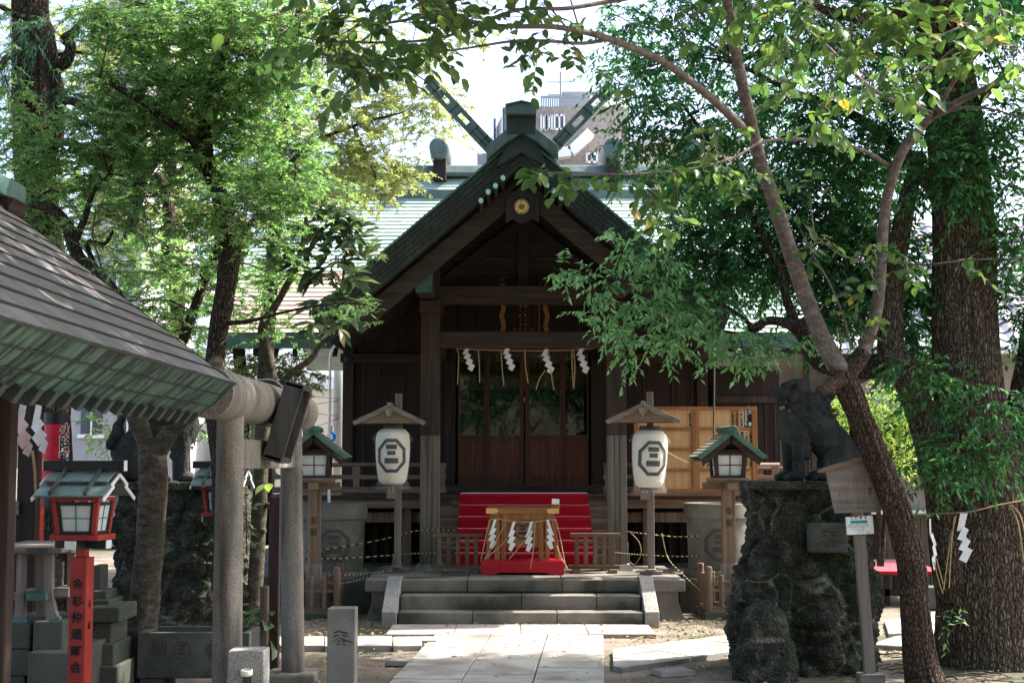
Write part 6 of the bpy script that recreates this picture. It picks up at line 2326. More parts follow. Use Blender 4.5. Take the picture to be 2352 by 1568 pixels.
mb = MB(); mb.add([(cA.x - .03, YT + .03, 0), (cA.x - .03, YT + .03, ztp - .05), (cA.x - .62, YT + 5.2, ztp - .05), (cA.x - .62, YT + 5.2, 0),
                   (cA.x + .5, YT + 5.2, ztp - .05), (cA.x + .5, YT + 5.2, 0)], [(0, 1, 2, 3), (3, 2, 4, 5), (1, 4, 2)])
mb.build('side_wall', M['render'], ap_)
lo = P(1096, 352, YT + 5)
mb = MB(); mb.b(lo.x, cA.x - .3, YT + 5, YT + 9, 0, lo.z); mb.build('low_wing', M['render'], ap_)
for (x0, y0, x1, y1) in ((955, 500, 1015, 700), (1018, 505, 1080, 690), (1112, 500, 1225, 690), (1490, 955, 1610, 1075)):
    a, b = P(*Cr(x0, y1), YT - .03), P(*Cr(x1, y0), YT - .03)
    mb = MB(); mb.b(a.x, b.x, YT - .03, YT + .1, a.z, b.z); w_ = mb.build('window', M['winglass'], ap_)
    mb = MB()
    for k in range(3): mb.b(a.x + (b.x - a.x) * k / 2 - .03, a.x + (b.x - a.x) * k / 2 + .03, YT - .09, YT - .03, a.z, b.z)
    mb.b(a.x, b.x, YT - .09, YT - .03, b.z - .08, b.z); mb.b(a.x, b.x, YT - .09, YT - .03, a.z, a.z + .08)
    mb.each('frame', M['white'], w_)
for x0, x1, y0, y1 in ((505, 535, 545, 680), (398, 430, 690, 775)):
    t0 = (548 - (x0 + x1) / 2) / 240.0
    c = P(*Cr((x0 + x1) / 2, (y0 + y1) / 2), YT + .05 + 4.6 * t0)
    mb = MB(); mb.box(c + Vector((-.04, 0, 0)), (.08, .5, 1.1), rot('Z', 6.5)); mb.build('window', M['winglass'], ap_)
mb = MB()
pts = [P(*Cr(*q), YT - .25) for q in ((1150, 965), (1300, 945), (1535, 720))]
for a, b in zip(pts, pts[1:]): mb.beam(a, b, .5, .35)
mb.build('stair_band', M['white'], ap_)
mb = MB(); mb.b(cA.x + 3.0, xr_, YT - .15, YT + .2, ftop - .02, ftop + .35); mb.build('cornice', M['white'], ap_)
mb = MB()
for x in range(960, 1500, 26):
    a = P(*Cr(x, 405), YT + 1.5); mb.b(a.x - .03, a.x + .03, YT + 1.5, YT + 1.56, ftop, ftop + .7)
mb.b(P(*Cr(955, 0), YT).x, P(*Cr(1500, 0), YT).x, YT + 1.49, YT + 1.57, ftop + .7, ftop + .78)
mb.build('roof_railing', M['steel'], ap_)
mb = MB(); a = P(*Cr(1195, 380), YT + 4); mb.b(a.x, a.x + 1.8, YT + 4, YT + 7, ftop, ftop + 1.6); mb.build('plant_room', M['render'], ap_)
mb = MB(); a = P(*Cr(1185, 240), YT + 4)
mb.tube([(a.x, YT + 4, ftop + 1), (a.x, YT + 4, a.z + .8)], .05, 6)
for k in range(4): mb.beam((a.x - .5, YT + 4, a.z - k * .5 + .4), (a.x + .5, YT + 4, a.z - k * .5 + .4), .04, .04)
mb.build('antenna', M['steel'], ap_)
def tower(name, label, x0, x1, ytop, Y, d, m, rows, cols, cat='building', wy=(.3, .75)):
    a, b = P(x0, ytop, Y), P(x1, ytop, Y)
    t = T(name, label, cat, ((a.x + b.x) / 2, Y + d / 2, 0))
    mb = MB(); mb.b(a.x, b.x, Y, Y + d, 0, a.z); mb.build('wall', m, t)
    fh = a.z / rows
    for r in range(rows):
        for c in range(cols):
            w = (b.x - a.x) / cols
            xa = a.x + w * c + w * .2
            mb = MB(); mb.b(xa, xa + w * .6, Y - .02, Y + .05, fh * r + fh * wy[0], fh * r + fh * wy[1]); wd = mb.build('window', M['winglass'], t)
            mb = MB(); mb.b(xa + w * .28, xa + w * .32, Y - .06, Y - .02, fh * r + fh * wy[0], fh * r + fh * wy[1]); mb.b(xa - .05, xa + w * .6 + .05, Y - .08, Y - .02, fh * r + fh * wy[0] - .08, fh * r + fh * wy[0]); mb.each('frame', M['white'], wd)
    mb = MB(); mb.b(a.x - .1, b.x + .1, Y - .1, Y + d, a.z, a.z + .25); mb.build('parapet', M['white'], t)
tower('office_block', 'white office block glimpsed behind the old cedar', 232, 338, 8, 60, 10, M['render'], 6, 1)
tower('beige_block', 'beige block low behind the shrine ridge, next to the brick tower', 1465, 1700, 330, 44, 8, M['cream'], 4, 3)
tower('grid_block', 'low white and pink building seen under the pavilion roof', 90, 420, 860, 30, 6, M['render'], 2, 4)
tower('cream_house', 'cream house wall seen between trunks beside the white drain pipe', 560, 830, 893, 32, 6, M['cream'], 1, 3)
tp_ = T('utility_pole', 'grey utility pole with wires beside the cream house', 'utility pole', (XY(740, 29), 29, 0))
mb = MB(); mb.tube([(XY(776, 29), 29, 0), (XY(778, 29), 29, 7.5)], .1, 10); mb.build('pole', M['steel'], tp_, smooth=True)
for i, (ya, yb) in enumerate(((900, 915), (925, 920), (938, 955), (985, 960))):
    mb = MB(); mb.tube([Vector(p) for p in spline([P(560, ya + 10, 28.6), P(680, ya + 8, 28.7), P(778, yb, 28.9)], 5)], .006, 5); mb.build('wire', M['black'], tp_)
bs = T('road_sign', 'round blue road sign on a pole behind the wooden lantern', 'road sign', (XY(763, 27), 27, 0))
c = P(762, 1003, 27)
mb = MB(); mb.lathe([(0, 0), (.09, 0), (.09, .02), (0, .02)], c, 24, 0, rot('X', 90), cap=False); mb.build('disc', plain('sign_blue', S(20, 110, 190), .4), bs)
mb = MB(); mb.xz([(c.x - .025, c.z - .04), (c.x + .025, c.z - .04), (c.x + .015, c.z + .03), (c.x, c.z + .06), (c.x - .015, c.z + .03)], c.y - .03, c.y - .022); mb.build('arrow', M['white'], bs)
mb = MB(); mb.tube([(c.x, 27.03, 0), (c.x, 27.03, c.z + .2)], .03, 8); mb.build('pole', M['steel'], bs)
# ================================================================== leaves
def mesh_np(name, V, faces_idx, m, parent=None, smooth=False):
    """V (n,3); faces_idx: list of (k,) int arrays grouped by size: [(size, array (f,size))]"""
    me = bpy.data.meshes.new(name)
    me.vertices.add(len(V))
    me.vertices.foreach_set('co', np.ascontiguousarray(V, dtype=np.float32).ravel())
    loops = np.concatenate([f.ravel() for _, f in faces_idx]).astype(np.int32)
    tot = np.concatenate([np.full(len(f), s, dtype=np.int32) for s, f in faces_idx])
    start = np.concatenate([[0], np.cumsum(tot)[:-1]]).astype(np.int32)
    me.loops.add(len(loops)); me.loops.foreach_set('vertex_index', loops)
    me.polygons.add(len(tot)); me.polygons.foreach_set('loop_start', start)
    try: me.polygons.foreach_set('loop_total', tot)
    except Exception: pass
    if smooth: me.polygons.foreach_set('use_smooth', np.ones(len(tot), dtype=bool))
    me.materials.append(m)
    me.update(calc_edges=True)
    return link(name, me, parent)

def nrmz(a):
    return a / np.maximum(np.linalg.norm(a, axis=1, keepdims=True), 1e-9)

# templates: x across, y towards the tip, z up from the blade
T_SMALL = (np.array([(0, 0, 0), (.20, .42, .05), (0, 1, -.10), (-.20, .42, .05)]), [(3, [(0, 1, 2), (0, 2, 3)])])
T_OVAL = (np.array([(0, 0, 0), (0, .33, -.03), (0, .68, -.06), (0, 1, -.16), (.20, .14, .03), (.31, .42, .05), (.22, .74, .0), (-.20, .14, .03), (-.31, .42, .05), (-.22, .74, .0)]),
          [(4, [(0, 4, 5, 1), (1, 5, 6, 2), (7, 0, 1, 8), (8, 1, 2, 9)]), (3, [(2, 6, 3), (9, 2, 3)])])
T_LONG = (np.array([(0, 0, 0), (0, .35, .04), (0, .7, .02), (0, 1, -.08), (.09, .3, .08), (.13, .62, .06), (-.09, .3, .08), (-.13, .62, .06)]),
          [(4, [(0, 4, 5, 1), (6, 0, 1, 7)]), (4, [(1, 5, 3, 2), (7, 1, 2, 3)])])
def star():
    vs, fs = [], []
    for k, (ang, ln) in enumerate(((-115, .45), (-62, .78), (0, 1.0), (62, .78), (115, .45))):
        a = R(ang)
        d = np.array((math.sin(a), math.cos(a), 0)); s = np.array((math.cos(a), -math.sin(a), 0))
        b = len(vs)
        base = np.array((0, .25, 0))
        vs += [base - d * .08, base + d * ln * .38 + s * .115, base + d * ln * .78 + np.array((0, 0, -.1 * ln)), base + d * ln * .38 - s * .115]
        fs.append((b, b + 1, b + 2, b + 3))
    return (np.array(vs), [(4, fs)])
T_STAR = star()
T_NEEDLE = (np.array([(-.03, 0, 0), (.03, 0, 0), (.045, .5, .0), (0, 1, -.1), (-.045, .5, 0)]), [(4, [(0, 1, 2, 4)]), (3, [(4, 2, 3)])])

def leaves(name, tmpl, m, pos, tip, nrm, size, parent):
    tv, tf = tmpl
    tip = nrmz(tip)
    x = nrmz(np.cross(tip, nrm))
    n = np.cross(x, tip)
    k = len(tv)
    V = (pos[:, None, :] + size[:, None, None] * (tv[None, :, 0:1] * x[:, None, :] + tv[None, :, 1:2] * tip[:, None, :] + tv[None, :, 2:3] * n[:, None, :]))
    N = len(pos)
    off = (np.arange(N) * k)[:, None, None]
    fi = [(s, (np.array(f)[None] + off).reshape(-1, s)) for s, f in tf]
    if name is None: return V.reshape(-1, 3), fi
    return mesh_np(name, V.reshape(-1, 3), fi, m, parent)

def sprays(rng, clumps):
    """clump: (centre, radii, sprays, length, leaves per spray, leaf size, flatness, droop)"""
    Pn, Tp, Nr, Sz, B, Md, E, RD = [], [], [], [], [], [], [], []
    for c, r, ns, L, nl, sz, flat, droop in clumps:
        c = np.array(c, float); r = np.array(r, float)
        u = nrmz(rng.normal(size=(ns, 3))) * (rng.random((ns, 1)) ** .42)
        o = c + u * r
        d = nrmz(rng.normal(size=(ns, 3)) + 1.1 * u)
        d[:, 2] *= flat
        d = nrmz(d)
        ln = L * (.6 + .7 * rng.random(ns))
        t = np.linspace(.16, 1.0, nl)[None, :] + rng.uniform(-.05, .05, (ns, nl))
        g = np.array((0, 0, -1.0))
        p = o[:, None, :] + d[:, None, :] * (ln[:, None] * t)[..., None] + g * (droop * ln[:, None] * t ** 2)[..., None]
        sd = nrmz(np.cross(d, np.array((0, 0, 1.0)) + rng.normal(size=(ns, 3)) * .25))
        sign = np.where(np.arange(nl) % 2 == 0, 1.0, -1.0)[None, :, None]
        tip = d[:, None, :] * .65 + sd[:, None, :] * sign * .85 + rng.normal(size=(ns, nl, 3)) * .28 + g * (.25 + droop)
        nr = np.array((0, 0, 1.0)) + rng.normal(size=(ns, nl, 3)) * .45
        Pn.append(p.reshape(-1, 3)); Tp.append(tip.reshape(-1, 3)); Nr.append(nr.reshape(-1, 3))
        Sz.append((sz * (.65 + .6 * rng.random((ns, nl)))).ravel())
        B.append(o - d * (ln * .25)[:, None]); Md.append(o + d * (ln * .5)[:, None] + g * (droop * ln * .25)[:, None]); E.append(o + d * ln[:, None] + g * (droop * ln)[:, None])
        RD.append(np.full(ns, min(.006, .012 * L)))
    return tuple(np.concatenate(a) for a in (Pn, Tp, Nr, Sz, B, Md, E, RD))

def twig_mesh(name, m, B, Md, E, RD, parent):
    n = len(B)
    d = nrmz(E - B)
    a = nrmz(np.cross(d, np.array((.3, .2, 1.0)))); b = np.cross(d, a)
    rings = []
    for q, k in ((B, 1.0), (Md, .75), (E, .3)):
        for j in range(3):
            w = 2 * math.pi * j / 3
            rings.append(q + (a * math.cos(w) + b * math.sin(w)) * (RD * k)[:, None])
    V = np.stack(rings, 1).reshape(-1, 3)
    fs = []
    for i in range(2):
        for j in range(3):
            fs.append((i * 3 + j, i * 3 + (j + 1) % 3, (i + 1) * 3 + (j + 1) % 3, (i + 1) * 3 + j))
    F = (np.array(fs)[None] + (np.arange(n) * 9)[:, None, None]).reshape(-1, 4)
    return V, [(4, F)]

def crown_mesh(name, a, b, leaf_m, bark_m, parent):
    if b is None: return mesh_np(name, a[0], a[1], leaf_m, parent)
    k = len(a[0])
    o = mesh_np(name, np.concatenate([a[0], b[0]]), a[1] + [(s, f + k) for s, f in b[1]], leaf_m, parent)
    o.data.materials.append(bark_m)
    n0, n1 = sum(len(f) for _, f in a[1]), sum(len(f) for _, f in b[1])
    o.data.polygons.foreach_set('material_index', np.concatenate([np.zeros(n0, dtype=np.int32), np.ones(n1, dtype=np.int32)]))
    return o

def limb(mb, pts, n=10, sub=5, wob=.10):
    """pts: (x, y, Y, radius) measured in the photograph"""
    q = [tuple(P(x, y, Y)) + (r,) for x, y, Y, r in pts]
    s = spline(q, sub)
    mb.tube([Vector(a[:3]) for a in s], [max(.002, a[3]) for a in s], n, wob=wob)
    return [Vector(a[:3]) for a in s]

def K(x, y, Y, rx, ry, rd, ns, L, nl, sz, flat=.7, droop=.25):
    k = Y / FPX
    return (P(x, y, Y), (rx * k, rd, ry * k), ns, L, nl, sz, flat, droop)

def tree(name, label, base, trunk_mb, axes, clumps, tmpl, leaf_m, bark_m, seed, cat='tree', branch_r=.014, link_branches=True, sub_twigs=True, group=None):
    t = T(name, label, cat, base, group)
    rng = np.random.default_rng(seed)
    if link_branches and axes:
        allp = [p for ax in axes for p in ax]
        A = np.array([tuple(p) for p in allp])
        for c in clumps:
            cc = np.array(tuple(c[0]))
            j = int(np.argmin(np.linalg.norm((A - cc) * np.array((1, 1, 1.3)), axis=1)))
            a = allp[j]; b = Vector(cc)
            L_ = (b - a).length
            if L_ < .12 or L_ > 2.0: continue
            mid = a.lerp(b, .5) + Vector((rng.normal() * .07 * L_, rng.normal() * .05 * L_, .10 * L_))
            s = spline([a, a.lerp(mid, .5) + Vector((0, 0, .02 * L_)), mid, b], 4)
            rr = min(branch_r, .006 + .010 * L_)
            trunk_mb.tube([Vector(q) for q in s], list(np.linspace(rr, rr * .35, len(s))), 6, wob=.1)
            # a few forks inside the clump
            for _ in range(5):
                u = Vector(rng.normal(size=3)); u.normalize()
                e = b + Vector((u.x * c[1][0], u.y * c[1][1], u.z * c[1][2])) * .75
                s0 = mid.lerp(b, .2 + .75 * rng.random())
                m_ = s0.lerp(e, .5) + Vector((0, 0, .05 * (e - s0).length))
                sp_ = spline([s0, m_, e], 4)
                trunk_mb.tube([Vector(q) for q in sp_], list(np.linspace(rr * .45, rr * .15, len(sp_))), 5)
    if len(trunk_mb.v): trunk_mb.build('trunk', bark_m, t, smooth=True)
    pos, tip, nr, sz, B, Md, E, RD = sprays(rng, clumps)
    crown_mesh('crown', leaves(None, tmpl, leaf_m, pos, tip, nr, sz, t), twig_mesh(None, bark_m, B, Md, E, RD, t) if sub_twigs else None, leaf_m, bark_m, t)
    return t

M['bark'] = mat('camphor_bark', [(.36, S(56, 47, 40)), (.5, S(98, 85, 72)), (.66, S(138, 123, 106))], 1.0, stretch=(34, 34, 8), rough=.95, bump=1.0, dist=.02, detail=8, spec=.15)
M['bark_dark'] = mat('dark_bark', [(.36, S(34, 28, 24)), (.5, S(62, 52, 44)), (.68, S(92, 80, 70))], 1.0, stretch=(22, 22, 5), rough=.95, bump=.9, dist=.02, detail=8, spec=.15)
M['bark'] = barkmat('camphor_bark', S(40, 33, 28), S(92, 80, 68), S(140, 125, 108), (46, 46, 9.5))
M['bark_dark'] = barkmat('dark_bark', S(30, 25, 22), S(60, 52, 46), S(88, 78, 70), (40, 40, 12), .015)
M['bark_cherry'] = mat('cherry_bark', [(.34, S(86, 75, 70)), (.5, S(106, 94, 88)), (.68, S(128, 116, 110))], 1.0, stretch=(12, 12, 22), rough=.8, bump=.5, dist=.01, detail=8, spec=.25, speck=.3, sscale=60)
M['bark_cherry_low'] = mat('old_cherry_bark', [(.34, S(38, 30, 25)), (.5, S(68, 56, 47)), (.68, S(98, 84, 72))], 1.0, stretch=(26, 26, 9), rough=.95, bump=1.0, dist=.02, detail=8, spec=.15)
M['bark_cherry_low'] = barkmat('old_cherry_bark', S(32, 25, 20), S(78, 63, 52), S(112, 95, 80), (50, 50, 17), .015)
M['bark_grey'] = mat('smooth_grey_bark', [(.34, S(50, 45, 38)), (.5, S(78, 71, 61)), (.68, S(106, 97, 85))], 1.0, stretch=(14, 14, 26), speck=.35, sscale=90, rough=.9, bump=.4, dist=.01, detail=7, spec=.2, stain=S(60, 62, 44), stain_scale=3)
M['lf_maple'] = leafmat('maple_leaf', [(0, S(88, 128, 86)), (.55, S(116, 152, 100)), (.88, S(150, 172, 116)), (1, S(182, 172, 122))], .55, tcol=(1.22, 1.42, .9, 1))
M['lf_gold'] = leafmat('yellow_green_leaf', [(0, S(118, 140, 88)), (.5, S(150, 164, 108)), (.82, S(178, 178, 126)), (1, S(192, 160, 114))], .5, tcol=(1.3, 1.35, .9, 1))
M['lf_camphor'] = leafmat('camphor_leaf', [(0, S(44, 88, 58)), (.5, S(64, 112, 70)), (.85, S(92, 136, 84)), (1, S(118, 154, 100))], .48, rough=.5, tcol=(1.15, 1.55, .95, 1))
M['lf_light'] = leafmat('skylit_camphor_leaf', [(0, S(92, 138, 98)), (.5, S(120, 162, 118)), (.85, S(146, 182, 138)), (1, S(166, 194, 154))], .34, rough=.32, tcol=(1.3, 1.6, .7, 1))  # camphor leaf lightened, open-sky light put into its colours
M['lf_cherry'] = leafmat('cherry_leaf', [(0, S(62, 90, 60)), (.5, S(86, 114, 72)), (.985, S(122, 146, 82)), (.993, S(190, 160, 84)), (1, S(186, 150, 84))], .42, rough=.36, tcol=(1.3, 1.45, .85, 1))
M['lf_pine'] = leafmat('cedar_needle', [(0, S(66, 102, 84)), (.6, S(92, 130, 108)), (1, S(124, 156, 134))], .3, tcol=(1.1, 1.4, .9, 1))
M['lf_loquat'] = leafmat('loquat_leaf', [(0, S(60, 82, 62)), (.5, S(84, 106, 78)), (.88, S(116, 134, 98)), (1, S(128, 114, 86))], .25, rough=.34, tcol=(1.3, 1.4, .8, 1), spec=.5)
M['lf_bush'] = leafmat('sunlit_bush_leaf', [(0, S(112, 146, 74)), (.6, S(150, 176, 100)), (1, S(186, 198, 130))], .45, tcol=(1.3, 1.4, .7, 1))  # sunlight put into the leaf colours, as the bush shades itself

# ------------------------------------------------------------------ great camphor
mb = MB()
def bark_tube(mb, pts, na, nz, amp, freq, seed):
    q = [tuple(P(x, y, Y)) + (r,) for x, y, Y, r in pts]
    s = spline(q, nz)
    vs, fs = [], []
    n = len(s)
    for i, a in enumerate(s):
        c = Vector(a[:3]); r = a[3]
        for k in range(na):
            th = 2 * math.pi * k / na
            dx, dy = math.cos(th), math.sin(th)
            p = Vector((dx * freq, dy * freq, c.z * 1.5 + seed))
            wp = mnoise.noise(Vector((dx * 2, dy * 2, c.z * 2.5))) * .5
            h = 1 - abs(mnoise.noise(p + Vector((wp, wp, 0)))) * 2.2
            h2 = 1 - abs(mnoise.noise(p * 2.3 + Vector((5, 5, c.z * 2)))) * 2
            lump = mnoise.noise(Vector((dx * 1.2, dy * 1.2, c.z * .8 + seed)))
            rr = r * (1 + .05 * lump) + amp * (h * .7 + h2 * .3) - amp * .5
            vs.append((c.x + dx * rr, c.y + dy * rr, c.z))
    for i in range(n - 1):
        for k in range(na):
            k2 = (k + 1) % na
            fs.append((i * na + k, i * na + k2, (i + 1) * na + k2, (i + 1) * na + k))
    mb.add(vs, fs)
    return [Vector(a[:3]) for a in s]
YC = 12.65
axH = []
axH.append(bark_tube(mb, [(2300, 1610, YC, .78), (2296, 1540, YC, .60), (2292, 1470, YC, .53), (2288, 1350, YC, .49), (2278, 1220, YC, .45), (2256, 1080, YC, .36), (2228, 920, YC, .31), (2216, 720, YC, .28), (2213, 520, YC, .27),
                         (2196, 320, YC, .25), (2172, 150, YC, .23), (2150, 0, YC, .21), (2135, -200, YC, .19), (2130, -500, YC, .14)], 260, 22, .020, 13.0, 0))
axH.append(bark_tube(mb, [(2318, 1320, YC, .34), (2336, 1180, YC, .32), (2362, 1020, YC, .26), (2392, 850, YC, .23), (2420, 620, YC, .2), (2440, 300, YC, .18), (2460, -100, YC, .14)], 150, 14, .018, 11.0, 4))
axH.append(bark_tube(mb, [(2210, 1380, YC - .1, .22), (2188, 1260, YC - .1, .20), (2166, 1130, YC, .16), (2132, 1000, YC, .14), (2098, 900, YC, .135), (2068, 840, YC, .165), (2046, 790, YC, .115), (2050, 700, YC, .10), (2058, 600, YC, .09),
                         (2080, 480, YC, .08), (2110, 350, YC + .2, .06)], 110, 12, .014, 8.0, 8))
mbB = MB()
axH.append(limb(mbB, [(2068, 835, YC, .10), (1985, 850, YC + .1, .085), (1905, 842, YC + .1, .08), (1868, 815, YC + .1, .08), (1848, 770, YC, .075), (1825, 748, YC, .065), (1790, 738, YC - .1, .045), (1758, 738, YC - .1, .04), (1732, 755, YC - .2, .036),
                    (1712, 735, YC - .2, .02), (1660, 700, YC - .2, .016), (1560, 665, YC - .2, .012), (1430, 645, YC - .2, .008), (1320, 625, YC - .2, .004)], 10))
axH.append(limb(mbB, [(1828, 748, YC, .05), (1808, 690, YC, .042), (1790, 615, YC, .036), (1750, 540, YC, .03), (1700, 450, YC + .1, .025), (1640, 340, YC + .2, .02), (1560, 230, YC + .2, .012)], 8))
axH.append(limb(mbB, [(1745, 745, YC - .1, .02), (1700, 765, YC - .2, .014), (1600, 750, YC - .2, .01), (1480, 760, YC - .2, .006)], 6))
axH.append(limb(mb, [(2215, 560, YC, .09), (2140, 430, YC + .3, .07), (2040, 320, YC + .6, .06), (1930, 250, YC + .8, .045), (1820, 210, YC + .9, .03), (1700, 150, YC + 1, .02)], 8))
axH.append(limb(mb, [(2150, 0, YC, .1), (2050, 40, YC, .07), (1960, 40, YC, .05), (1850, 10, YC, .03)], 8))
axH.append(limb(mb, [(2190, 300, YC, .05), (2250, 230, YC - .4, .035), (2310, 180, YC - .6, .025)], 8))
rs = random.Random(21)
CL = []
def add(lst, x, y, Y, rx, ry, rd, ns, L=.30, nl=12, sz=.075, flat=.75, droop=.35):
    lst.append(K(x, y, Y, rx, ry, rd, ns, L, nl, sz, flat, droop))
# dense mass behind the cherry
for (x, y, rx, ry, ns) in ((1760, 470, 110, 80, 150), (1900, 480, 120, 90, 170), (2010, 420, 90, 90, 120), (1900, 600, 130, 80, 180), (2030, 590, 100, 90, 140), (1760, 620, 90, 70, 110), (1990, 700, 90, 60, 110), (2090, 700, 60, 80, 90),
                          (1800, 330, 120, 70, 120), (1930, 360, 120, 70, 120), (2060, 280, 80, 80, 90), (1650, 560, 90, 70, 90), (1560, 560, 80, 60, 90), (1620, 650, 90, 50, 100), (1720, 250, 100, 60, 80), (1880, 230, 110, 60, 80),
                          (1600, 300, 90, 70, 90), (1500, 240, 80, 60, 70), (1450, 160, 70, 60, 60), (1560, 130, 90, 60, 70), (1680, 120, 90, 60, 70), (1800, 110, 90, 60, 60), (1930, 90, 100, 60, 60), (2040, 130, 90, 80, 70),
                          (1430, 60, 80, 50, 50), (1560, 20, 90, 50, 50), (1700, 10, 90, 50, 50), (1860, 0, 100, 50, 50), (2020, 0, 90, 50, 50), (1560, 420, 80, 70, 80), (1480, 340, 60, 50, 45), (1660, 420, 90, 70, 90),
                          (2100, 820, 60, 50, 60), (1900, 730, 50, 30, 40)):
    add(CL, x, y, YC + (rs.uniform(.3, 1.7) if y < 440 else rs.uniform(.15, .5)), rx, ry, .45 if y < 440 else .3, int(ns * (1.4 if x > 1640 else 1.1)))
# hanging in front of the trunk
for (x, y, rx, ry, ns, Y) in ((2150, 380, 60, 60, 70, 12.0), (2230, 330, 70, 60, 80, 12.0), (2310, 280, 60, 70, 80, 12.0), (2300, 400, 60, 60, 70, 12.1), (2200, 430, 60, 40, 60, 12.0), (2330, 540, 50, 80, 80, 12.2), (2330, 700, 45, 80, 70, 12.6),
                             (2330, 130, 60, 60, 60, 12.0), (2270, 60, 70, 50, 60, 12.0), (2180, 220, 50, 60, 45, 12.1)):
    add(CL, x, y, Y, rx, ry, .3, int(ns * .8))
for (x, y, rx, ry, ns, Y) in ((2110, 850, 60, 35, 45, 11.9), (2190, 880, 55, 35, 45, 11.9), (2260, 940, 50, 30, 40, 11.8), (2130, 930, 40, 25, 26, 11.9), (2180, 1020, 55, 20, 30, 11.8), (2130, 1060, 45, 30, 40, 11.8), (2240, 1060, 60, 30, 50, 11.7),
                             (2310, 1040, 45, 30, 40, 11.7), (2180, 1090, 50, 22, 35, 11.7), (2330, 960, 40, 40, 35, 11.8)):
    add(CL, x, y, Y, rx, ry, .25, int(ns * .5), L=.26)
# out of the picture: more crown above and to the right, added for its shade
for i in range(42):
    p = Vector((rs.uniform(2.2, 7.2), rs.uniform(10.2, 14.6), rs.uniform(5.9, 9.0)))
    CL.append((p, (.8, .8, .5), 30, .55, 9, .17, .7, .3))
for i in range(10):
    p = Vector((rs.uniform(5.2, 7.5), rs.uniform(11.0, 14.0), rs.uniform(3.2, 6.0)))
    CL.append((p, (.7, .7, .6), 30, .5, 9, .15, .7, .3))
camphor = tree('camphor_tree', 'great camphor tree with deeply furrowed bark, tied with a straw rope', G(2290, 1530, 0), mb, axH, CL, T_SMALL, M['lf_camphor'], M['bark'], 5)
# the leafy bough reaching across the gable (skylight put into paler leaf colours)
CL = []
for (x, y, rx, ry, ns) in ((1290, 625, 35, 15, 16), (1340, 645, 40, 25, 26), (1400, 660, 45, 30, 34), (1460, 690, 50, 40, 44), (1400, 725, 50, 25, 30), (1460, 765, 60, 35, 46), (1530, 770, 50, 40, 46), (1500, 700, 50, 40, 40), (1420, 800, 30, 25, 20),
                          (1440, 560, 50, 30, 30), (1500, 610, 50, 40, 36), (1570, 690, 50, 50, 50), (1600, 760, 50, 40, 40), (1680, 790, 60, 40, 50), (1750, 780, 50, 30, 34), (1800, 790, 40, 16, 14), (1710, 815, 50, 25, 30), (1660, 740, 50, 30, 36),
                          (1440, 590, 30, 25, 20), (1850, 780, 40, 20, 16)):
    add(CL, x, y, 12.35 + rs.uniform(-.15, .2), rx * .95, ry * .85, .2, int(ns * .38), L=.24, nl=12, sz=.076, flat=.5, droop=.35)
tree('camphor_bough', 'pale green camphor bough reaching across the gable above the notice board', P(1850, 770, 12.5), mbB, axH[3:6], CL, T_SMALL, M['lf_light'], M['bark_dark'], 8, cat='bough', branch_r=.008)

# ------------------------------------------------------------------ straw rope and streamers round the camphor
mb = MB()
pts = spline([P(2128, 1190, 12.62), P(2140, 1180, 12.32), P(2180, 1178, 12.18), P(2230, 1174, 12.10), P(2290, 1160, 12.07), P(2352, 1148, 12.1), P(2420, 1135, 12.25)], 6)
mb.tube([Vector(p) for p in pts], .006, 7)
o = mb.build('tree_rope', M['straw'], smooth=True); tag(o, 'thin straw rope tied round the great camphor trunk', 'rope')
for path in ([(2196, 1182), (2180, 1260), (2167, 1355)], [(2192, 1184), (2184, 1270), (2180, 1350)], [(2145, 1290), (2155, 1330), (2165, 1362)], [(2318, 1158), (2338, 1200), (2352, 1290)], [(2322, 1158), (2346, 1190), (2364, 1290)], [(2150, 1280), (2158, 1310), (2166, 1340)]):
    mb = MB(); mb.tube([Vector(p) for p in spline([P(x, y, 12.02) for x, y in path], 4)], .005, 5)
    o = mb.build('straw_tassel', M['straw']); tag(o, 'straw strand hanging from the rope on the camphor trunk', 'straw', 'straw strands on the camphor rope')
p = P(2208, 1178, 12.02)
shide('paper_streamer', p, p.z - P(2208, 1292, 12.02).z, 'white paper streamer on the camphor rope, facing the viewer', group='paper streamers on the camphor rope',
      var=[[(-.02, 0), (.13, 0), (.04, .36), (-.09, .36)], [(.03, .26), (.14, .33), (.02, .56), (-.11, .52)], [(.05, .46), (.16, .56), (.04, .78), (-.09, .72)], [(.06, .66), (.20, .74), (.07, 1), (-.08, .93)]])
p = P(2140, 1190, 12.1)
shide('paper_streamer', p, p.z - P(2140, 1310, 12.1).z, 'narrow twisted paper streamer on the camphor rope, nearer the red bench', group='paper streamers on the camphor rope', Rm=rot('Z', 55), flip=-1)

